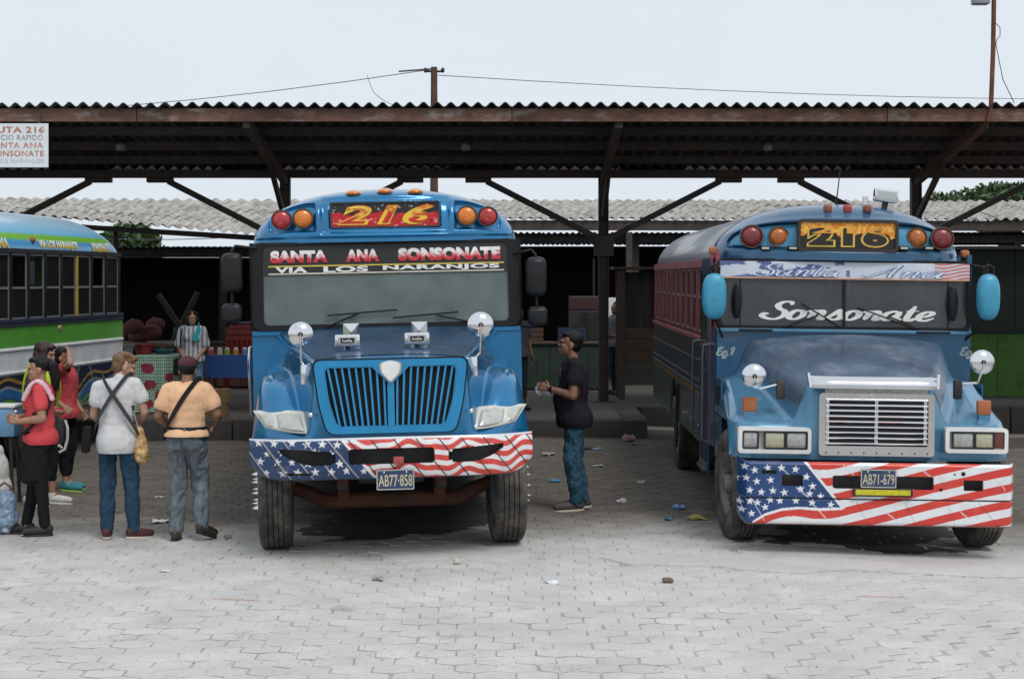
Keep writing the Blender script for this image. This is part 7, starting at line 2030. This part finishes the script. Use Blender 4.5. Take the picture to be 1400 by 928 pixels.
# tubs and sacks on the checked table
def tub(px, py, d, r, h, m, label, z):
    q = at(px, py, d); f_ = MB(); f_.lathe([(0, .0), (r * .8, 0), (r, h), (r * 1.08, h), (r * 1.08, h - .03), (r * .97, h - .02), (r * .78, .02), (0, .02)], 28)
    o = f_.build('tub', m, loc=(q.x, d, z)); return tag(o, label, 'tub')
t_z = .25 + 1.16
tub(197, 470, 28.75, .155, .17, mat('red plastic', (.22, .025, .022), .45, 0, .15), 'red plastic tub on the checked stall table', .25 + H_ + .004)
tub(224, 480, 28.8, .15, .08, mat('teal plastic', (.012, .10, .13), .45), 'shallow teal tub on the checked stall table', .25 + H_ + .004)
tub(176, 475, 28.55, .08, .16, mat('grey plastic', (.18, .18, .18), .5), 'grey plastic tub at the edge of the checked stall table', .25 + H_ + .004)
for i, (px, py, r_) in enumerate(((182, 447, .17), (205, 455, .19), (212, 444, .16), (190, 460, .18), (172, 455, .17))):
    q = at(px, py, 30.2 + .25 * i); b = MB(); b.ell((0, 0, 0), (r_, r_ * .8, r_ * .7)); b.ell((r_ * .25, -.02, .02), (r_ * .9, r_ * .75, r_ * .65)); b.ell((-.1 * r_, 0, .62 * r_), (r_ * .22, r_ * .22, r_ * .25))
    o = remesh('sack', b, .018, 2, mat('dusty red sack', (.11, .035, .037), .9, 0, .35, 12, .4, 40), None, fold=.012, fscale=7, fstretch=(1, 1, 1)); o.location = (q.x, q.y, q.z); tag(o, ('dusty red tied bundle, small one on top beside the green bus', 'dusty red tied bundle, largest of the heap behind the stall', 'dusty red tied bundle topmost over the largest one', 'dusty red tied bundle low behind the red tub', 'dusty red tied bundle at the far end of the heap')[i], 'sack', 'bundles behind the checked table')
# shelf that carries the bundles
q = at(192, 478, 30.8); f = Frame('bench', (q.x, 30.8, .25)); tag(f.o, 'rough plank bench carrying the red bundles behind the stall', 'bench')
hb = at(192, 468, 30.8).z - .25
mb = MB(); mb.span(-.9, .7, -.8, .8, hb - .05, hb); mb.build('plank', M_plank, f, smooth=False)
for sx_ in (-.8, .6):
    for sy_ in (-.7, .7): mb = MB(); mb.span(sx_ - .04, sx_ + .04, sy_ - .04, sy_ + .04, 0, hb - .051); mb.build('leg', M_plank, f, smooth=False)
# red plastic chairs stacked behind the blue table
def chair_mesh(m):
    mb = MB(); mb.box((0, 0, .42), (.44, .42, .03), .012, 2)
    for sx_ in (-1, 1):
        mb.bar((sx_ * .20, -.18, .42), (sx_ * .24, -.23, 0), .04, .04, (0, 1, 0)); mb.bar((sx_ * .20, .18, .42), (sx_ * .23, .26, 0), .04, .04, (0, 1, 0)); mb.bar((sx_ * .2, .18, .42), (sx_ * .19, .27, .86), .04, .03, (0, 1, 0))
        mb.bar((sx_ * .23, -.17, .62), (sx_ * .22, .22, .62), .05, .025); mb.bar((sx_ * .22, -.17, .42), (sx_ * .23, -.17, .62), .03, .03, (0, 1, 0))
    for k in range(3): mb.box((0, .22 + .02 * k, .56 + .12 * k), (.36, .025, .085), .008, 1)
    return mb
for i in range(3):
    q = at(326, 500, 30.0); f = Frame('plastic_chair', (q.x + .02 * i, 30.0 + .015 * i, .25 + .10 * i), (0, 0, .2 + math.pi)); tag(f.o, ('lowest', 'middle', 'topmost')[i] + ' red plastic armchair in the stack behind the blue stall table', 'chair', 'stacked red chairs')
    m_ = mat('red chair plastic', (.26, .032, .022), .45, 0, .1)
    mb = MB(); mb.box((0, 0, .62), (.46, .44, .03), .012, 2); mb.build('seat', m_, f)
    for sx_ in (-1, 1):
        mb = MB(); mb.bar((sx_ * .20, -.18, .61), (sx_ * .24, -.22, 0), .04, .04, (0, 1, 0)); mb.build('leg', m_, f, smooth=False)
        mb = MB(); mb.bar((sx_ * .20, .18, .61), (sx_ * .23, .25, 0), .04, .04, (0, 1, 0)); mb.build('leg', m_, f, smooth=False)
        mb = MB(); mb.bar((sx_ * .24, -.2, .84), (sx_ * .22, .22, .86), .06, .03); mb.bar((sx_ * .22, -.19, .63), (sx_ * .24, -.19, .83), .035, .035, (0, 1, 0)); mb.build('armrest', m_, f, smooth=False)
    mb = MB()
    for sx_ in (-1, 1): mb.bar((sx_ * .2, .2, .63), (sx_ * .19, .29, 1.12), .05, .03, (0, 1, 0))
    mb.bar((-.2, .29, 1.12), (.2, .29, 1.12), .03, .06)
    for k in range(4): mb.bar((-.12 + .08 * k, .21, .64), (-.12 + .08 * k, .285, 1.1), .045, .015, (0, 1, 0))
    mb.build('backrest', m_, f, smooth=False)
# wicker boxes
M_wick = mat('wicker', (.20, .12, .055), .85, 0, .4, 40, .6, 60)
for i, zz in enumerate((.25, .465)):
    q = at(297, 550, 27.6); f = Frame('wicker_box', (q.x + .02 * i, 27.6, zz)); tag(f.o, ('lower' if i == 0 else 'upper') + ' woven wicker box in the pair below the blue stall table', 'box', 'wicker boxes')
    mb = MB()
    for k in range(6): mb.span(-.16, .16, -.13, .13, .006 + k * .032, .006 + k * .032 + .028, .01, 2)
    mb.build('weave', M_wick, f)
    mb = MB(); mb.span(-.165, .165, -.135, .135, .2, .212, .004); mb.build('lid', M_wick, f)
# crossed timbers in the dark
for i, (xa, ya, xb, yb) in enumerate(((216, 402, 262, 470), (270, 400, 236, 470))):
    p0, p1 = at(xa, ya, 32.2 + .2 * i), at(xb, yb, 32.2 + .2 * i); dv = (p1 - p0); dv = dv / -dv.z; base = p1 + dv * (p1.z - .25) * 0
    mb = MB(); mb.tube([(0, 0, 0), (p1 - Vector((p1.x, p1.y, .25)))[:], (p0 - Vector((p1.x, p1.y, .25)))[:]], [.07, .065, .05], 10)
    o = mb.build('timber_prop', mat('pale rough timber', (.030, .024, .018), .9, 0, .3, 5), loc=(p1.x, p1.y, .25)); tag(o, 'rough timber prop leaning ' + ('left' if i == 0 else 'right') + ' in the dark behind the stall woman', 'timber', 'props behind the stall')
# things at the left edge: plastic bag of bottles, white sack, pale blue cooler
bb = MB(); bb.ell((0, 0, .13), (.13, .11, .14)); bb.ell((.02, 0, .28), (.09, .08, .12)); q = gpt(6, 727)
bo = remesh('shopping_bag', bb, .010, 2, glass('blue film bag', (.62, .74, .86), .55, .2, (.34, .46, .62)), None, fold=.03, fscale=12, fstretch=(1, 1, 1)); bo.location = (q[0], q[1], ghf(*q) + .008); tag(bo, 'translucent blue plastic bag of bottles standing by the coral woman', 'bag')
mb = MB(); mb.tube([(-.06, 0, .36), (-.055, 0, .43), (0, 0, .47), (.055, 0, .43), (.06, 0, .36)], .012, 8); mb.build('handle', mat('brown cord', (.12, .07, .05), .7), bo)
for i in range(4):
    o = MB(); o.lathe([(0, 0), (.035, 0), (.038, .02), (.038, .15), (.018, .21), (.014, .25), (0, .25)], 14); o = o.build('bottle', mat('pale bottle', (.5, .6, .7), .3, coat=.5), loc=(q[0] - .05 + .035 * i, q[1] - .03 + .025 * (i % 2) * 2, ghf(*q) + .03)); tag(o, 'pale drink bottle inside the blue plastic bag', 'bottle', 'bottles in the blue bag')
q = gpt(-4, 700); bb = MB(); bb.ell((0, 0, .2), (.16, .13, .22)); bb.ell((0, 0, .45), (.11, .1, .2)); bb.ell((.02, 0, .62), (.05, .05, .08))
bo = remesh('grain_sack', bb, .014, 2, cloth('white woven sack', (.52, .50, .47)), None, fold=.025, fscale=8); bo.location = (q[0], q[1], ghf(*q)); tag(bo, 'tall white woven sack standing behind the blue plastic bag', 'sack')
q = gpt(-10, 690); f = Frame('cooler_box', (q[0] - .05, q[1] + .35, ghf(*q))); tag(f.o, 'pale blue cooler box on a stand at the edge of the waiting group', 'cooler')
mb = MB(); mb.box((0, 0, .86), (.44, .32, .3), .02, 2); mb.build('box', mat('pale blue plastic', (.16, .34, .55), .45, 0, .1), f)
mb = MB(); mb.box((0, 0, 1.03), (.46, .34, .035), .012, 2); mb.build('lid', M_white, f)
for sx_ in (-1, 1):
    for sy_ in (-1, 1): mb = MB(); mb.bar((sx_ * .17, sy_ * .11, .71), (sx_ * .2, sy_ * .14, 0), .03, .03, (0, 1, 0)); mb.build('leg', M_dark, f, smooth=False)

# litter: each scrap its own thing
def scrap(px, py, size, c, label, flat=.35, seed=0, cat='scrap', rough=.4, lum=0):
    x, d = gpt(px, py); r = np.random.default_rng(seed + int(px)); mb = MB()
    for i in range(4): mb.ell((r.uniform(-.4, .4) * size, r.uniform(-.3, .3) * size, size * flat * .4), (size * r.uniform(.25, .5), size * r.uniform(.2, .4), size * flat * r.uniform(.3, .6)), 10, 8, (r.uniform(-.3, .3), r.uniform(-.3, .3), r.uniform(0, 3)))
    o = remesh('scrap', mb, max(.006, size * .06), 1, mat('litter %d %d' % (int(px), int(py)), c, rough, 0, .2, 20, .2, 40), None, fold=size * .10, fscale=2.2 / size, fstretch=(1, 1, 1), seed=px)
    o.location = (x, d, ghf(x, d) + .002); return tag(o, label, cat)
scrap(858, 605, .17, (.30, .16, .22), 'crumpled pink and blue plastic bag against the kerb', .6)
scrap(868, 609, .10, (.10, .22, .50), 'blue plastic scrap beside the pink bag at the kerb', .4)
scrap(818, 617, .13, (.25, .33, .48), 'pale blue plastic scrap on the grimy pavers near the kerb', .25)
scrap(816, 640, .16, (.45, .46, .48), 'flat white plastic wrapper on the pavers behind the man in black', .12)
scrap(759, 663, .12, (.08, .26, .48), 'bright blue scrap on the pavers by the flag bumper of the centre bus', .3)
scrap(849, 690, .09, (.62, .58, .62), 'crumpled white tissue on the pavers between the buses', .5)
scrap(880, 661, .17, (.40, .39, .38), 'thin pale straw lying on the grimy pavers', .05)
scrap(928, 698, .10, (.16, .32, .55), 'crumpled light blue wrapper near the wheel of the right bus', .6)
scrap(917, 713, .11, (.03, .20, .32), 'flat teal wrapper near the wheel of the right bus', .18)
scrap(954, 711, .17, (.42, .36, .08), 'yellow banana-like peel by the front wheel of the right bus', .25)
scrap(748, 626, .16, (.42, .42, .38), 'pale dusty heap beside the centre bus wheel', .3)
scrap(218, 713, .14, (.62, .62, .62), 'white paper plate on the pavers between the two walking men', .25)
scrap(218, 678, .10, (.50, .50, .50), 'small white paper scrap behind the white paper plate', .1)
scrap(757, 802, .14, (.66, .67, .68), 'flat white plastic scrap on the bare front pavers', .06)
scrap(230, 780, .11, (.66, .66, .66), 'torn white paper strip on the front pavers', .06)
scrap(914, 800, .075, (.16, .10, .08), 'small brown clod lying on the front pavers', .6)
scrap(626, 776, .06, (.50, .46, .40), 'pale pebble lying in front of the centre bus', .9)
scrap(516, 797, .07, (.30, .28, .26), 'small grey stone on the front pavers', .5)
scrap(1362, 598, .16, (.48, .49, .52), 'pale plastic scrap on the gravel by the green kiosk', .3)
scrap(1385, 545, .14, (.50, .25, .28), 'pink plastic scrap at the foot of the green kiosk', .5)
scrap(313, 735, .07, (.30, .27, .24), 'small brown stone near the front tyre of the centre bus', .6)
scrap(805, 617, .18, (.03, .03, .032), 'black rag lying at the foot of the kerb', .2)
mb = MB(); x, d = gpt(1210, 813); mb.tube([(-.19, .03, .006), (-.05, .0, .008), (.1, -.005, .006), (.16, -.01, .003)], .0022, 6); o = mb.build('straw', mat('red straw', (.55, .18, .17), .5), loc=(x, d, ghf(x, d))); tag(o, 'thin red straw lying on the front pavers', 'straw')
mb = MB(); x, d = gpt(330, 821); mb.tube([(-.22, .05, .006), (-.05, .0, .008), (.1, -.03, .006), (.16, -.05, .003)], .0025, 6); o = mb.build('cord', mat('orange cord', (.5, .26, .18), .6), loc=(x, d, ghf(x, d))); tag(o, 'thin faded orange cord lying on the front pavers', 'cord')

# trees far behind
M_leafs = [mat('leaf %d' % i, c, .6, 0, .35, 2.0, spec=.3) for i, c in enumerate(((.050, .095, .030), (.075, .12, .045), (.035, .07, .026)))]
def tree(px, d, zc, rx, rz, label, n=5200, seed=0):
    r = np.random.default_rng(seed); x = (px - HX) / FPX * d
    f = Frame('tree', (x, d, -.05)); tag(f.o, label, 'tree', None)
    mb = MB(); mb.tube([(0, 0, 0), (.1, 0, zc * .4), (.0, .1, zc * .75), (.1, 0, zc + rz * .4)], [.28, .22, .16, .05], 10); tk = mb.build('trunk', mat('bark', (.07, .055, .045), .9, 0, .3, 6, .5, 20), f)
    cl = [(r.normal(0, .45) * rx, r.normal(0, .4) * rx, zc + r.normal(.0, .42) * rz) for _ in range(34)]
    for c in cl[:9]:
        mb = MB(); mb.tube([(.05, .05, zc * .62), ((c[0]) * .5, c[1] * .5, (zc * .7 + c[2]) / 2), c], [.10, .06, .02], 6); mb.build('limb', _mats['bark'], tk)
    for k in range(3):
        V = []; F = []
        for _ in range(n // 3):
            c = cl[r.integers(len(cl))]; dv = r.normal(size=3); dv /= np.linalg.norm(dv); q = np.array(c) + dv * np.array([rx * .30, rx * .30, rz * .26]) * r.uniform(.5, 1.05)
            a = r.normal(size=3); a /= np.linalg.norm(a); b2 = np.cross(a, r.normal(size=3)); b2 /= np.linalg.norm(b2); s = r.uniform(.09, .17)
            i = len(V); V += [q - a * s, q + b2 * s * .45, q + a * s, q - b2 * s * .45]; F.append([i, i + 1, i + 2, i + 3])
        me = bpy.data.meshes.new('crown'); me.from_pydata([tuple(v) for v in V], [], F); me.update(); link('crown', me, M_leafs[k], f)
tree(1385, 62, 5.0, 2.3, 1.0, 'green leafy tree top showing above the grey roof by the lamp mast', 6500, 1)
tree(1450, 66, 5.6, 2.2, 1.2, 'taller green tree behind the lamp mast tree', 4500, 4)
tree(188, 60, 3.2, 1.1, .9, 'small dark green tree in the gap beside the green bus', 3800, 2)

# grit, crumbs of mortar and dry weeds caught in the joints (nobody could count them)
r = np.random.default_rng(21); V = []; F = []
for _ in range(5200):
    d = 10.5 + 15.5 * r.random() ** 1.2; x = r.uniform(-.31, .31) * d; s = .003 + .008 * r.random() ** 5
    if vnoise(np.array([x]), np.array([d]), .9, 31)[0] < .42: continue
    z = ghf(x, d) + s * .3; i = len(V); a = r.uniform(0, 6.28)
    for k in range(4): V.append((x + s * r.uniform(.6, 1.3) * math.cos(a + k * 1.57), d + s * r.uniform(.6, 1.3) * math.sin(a + k * 1.57), z - s * .6))
    V.append((x + s * .2, d, z + s * r.uniform(.5, 1.0))); F += [[i, i + 1, i + 4], [i + 1, i + 2, i + 4], [i + 2, i + 3, i + 4], [i + 3, i, i + 4]]
me = bpy.data.meshes.new('grit'); me.from_pydata(V, [], F); me.update(); o = link('grit', me, mat('grit', (.34, .31, .27), .95, 0, .5, 3, coords='World')); tag(o, 'loose grit and mortar crumbs scattered over the pavers', 'grit', kind='stuff')
V = []; F = []
spots = [gpt(px, py) for px, py in ((1010, 757), (1030, 749), (1046, 745), (990, 760), (940, 765), (880, 767), (560, 783), (575, 784), (590, 782), (476, 760), (480, 757), (610, 835), (905, 918), (770, 922), (340, 870), (160, 872), (420, 905), (1345, 617), (1380, 620), (1395, 640), (1360, 640), (740, 768))]
for (x, d) in spots:
    for _ in range(22):
        bx_, by_ = x + r.normal(0, .07), d + r.normal(0, .06); a = r.uniform(0, 6.28); h = r.uniform(.003, .010); l = r.uniform(.01, .03); z = ghf(bx_, by_); i = len(V)
        V += [(bx_ - .003, by_, z), (bx_ + .003, by_, z), (bx_ + math.cos(a) * l, by_ + math.sin(a) * l, z + h)]; F.append([i, i + 1, i + 2])
me = bpy.data.meshes.new('weeds'); me.from_pydata(V, [], F); me.update(); o = link('weeds', me, mat('dry weeds', (.17, .145, .09), .9, 0, .4, 3, coords='World')); tag(o, 'sparse dry weeds growing in the paver joints', 'weeds', kind='stuff')

# dim counters, crates and a fridge inside the halls
def crate(x, y, z, m, label):
    f = Frame('crate', (x, y, z), (0, 0, random.uniform(-.1, .1))); tag(f.o, label, 'crate', 'crates in the halls')
    for sy in (-.17, .17):
        for k in range(3): MB().span(-.25, .25, sy - .008, sy + .008, .01 + k * .09, .01 + k * .09 + .07).build('slat', m, f, smooth=False)
    for sx in (-.25, .25):
        for k in range(3): MB().span(sx - .008, sx + .008, -.16, .16, .01 + k * .09, .01 + k * .09 + .07).build('slat', m, f, smooth=False)
    MB().span(-.24, .24, -.16, .16, .0, .008).build('base', m, f, smooth=False)
def counter(px, d, w_, m, label):
    x = (px - HX) / FPX * d; f = Frame('market_counter', (x, d, .25)); tag(f.o, label, 'counter')
    MB().span(-w_ / 2, w_ / 2, -.3, .35, .86, .9, .006).build('counter_top', M_wood, f, smooth=False)
    n = int(w_ / .22)
    for k in range(n): MB().span(-w_ / 2 + k * w_ / n + .004, -w_ / 2 + (k + 1) * w_ / n - .004, -.26, -.235, .05, .858).build('board', m, f, smooth=False)
    for s in (-1, 1): MB().span(s * (w_ / 2 - .06), s * (w_ / 2 - .01), -.23, .3, 0, .858).build('leg', M_wood, f, smooth=False)
    return x
gm = mat('faded green boards', (.022, .04, .03), .8, 0, .3, 4); rm_ = mat('faded red boards', (.06, .02, .016), .8, 0, .3, 4); pm2 = mat('crate plastic', (.08, .04, .025), .6, 0, .2); bm2 = mat('blue crate plastic', (.02, .04, .08), .6)
x = counter(760, 34.5, 1.7, gm, 'dim green boarded counter under the canopy between the blue buses')
crate(x - .5, 34.5, 1.152, pm2, 'brown slatted crate on the dim green counter'); crate(x + .3, 34.52, 1.152, bm2, 'blue slatted crate on the dim green counter')
x = counter(300, 35.0, 2.2, rm_, 'dim red boarded counter in the hall behind the red chairs')
crate(x - .6, 35.0, 1.152, bm2, 'blue slatted crate on the dim red counter'); crate(x + .4, 35.0, 1.152, pm2, 'brown slatted crate on the dim red counter')
x = (1375 - HX) / FPX * 36
f = Frame('drinks_fridge', ((800 - HX) / FPX * 35.4, 35.4, .25)); tag(f.o, 'dark upright drinks fridge beside the canopy column', 'fridge')
MB().span(-.32, .32, -.3, .3, .05, 1.75, .02, 2).build('cabinet', mat('dull fridge enamel', (.035, .035, .04), .6), f); MB().span(-.27, .27, -.318, -.302, .35, 1.45, .004).build('door_glass', glass('fridge glass', (.3, .3, .3), .1), f, smooth=False); MB().span(-.31, .31, -.318, -.302, 1.5, 1.73, .004).build('header', mat('fridge header', (.05, .02, .018), .6), f, smooth=False); MB().span(-.28, .28, -.26, .26, 0, .049).build('plinth', M_dark, f, smooth=False)
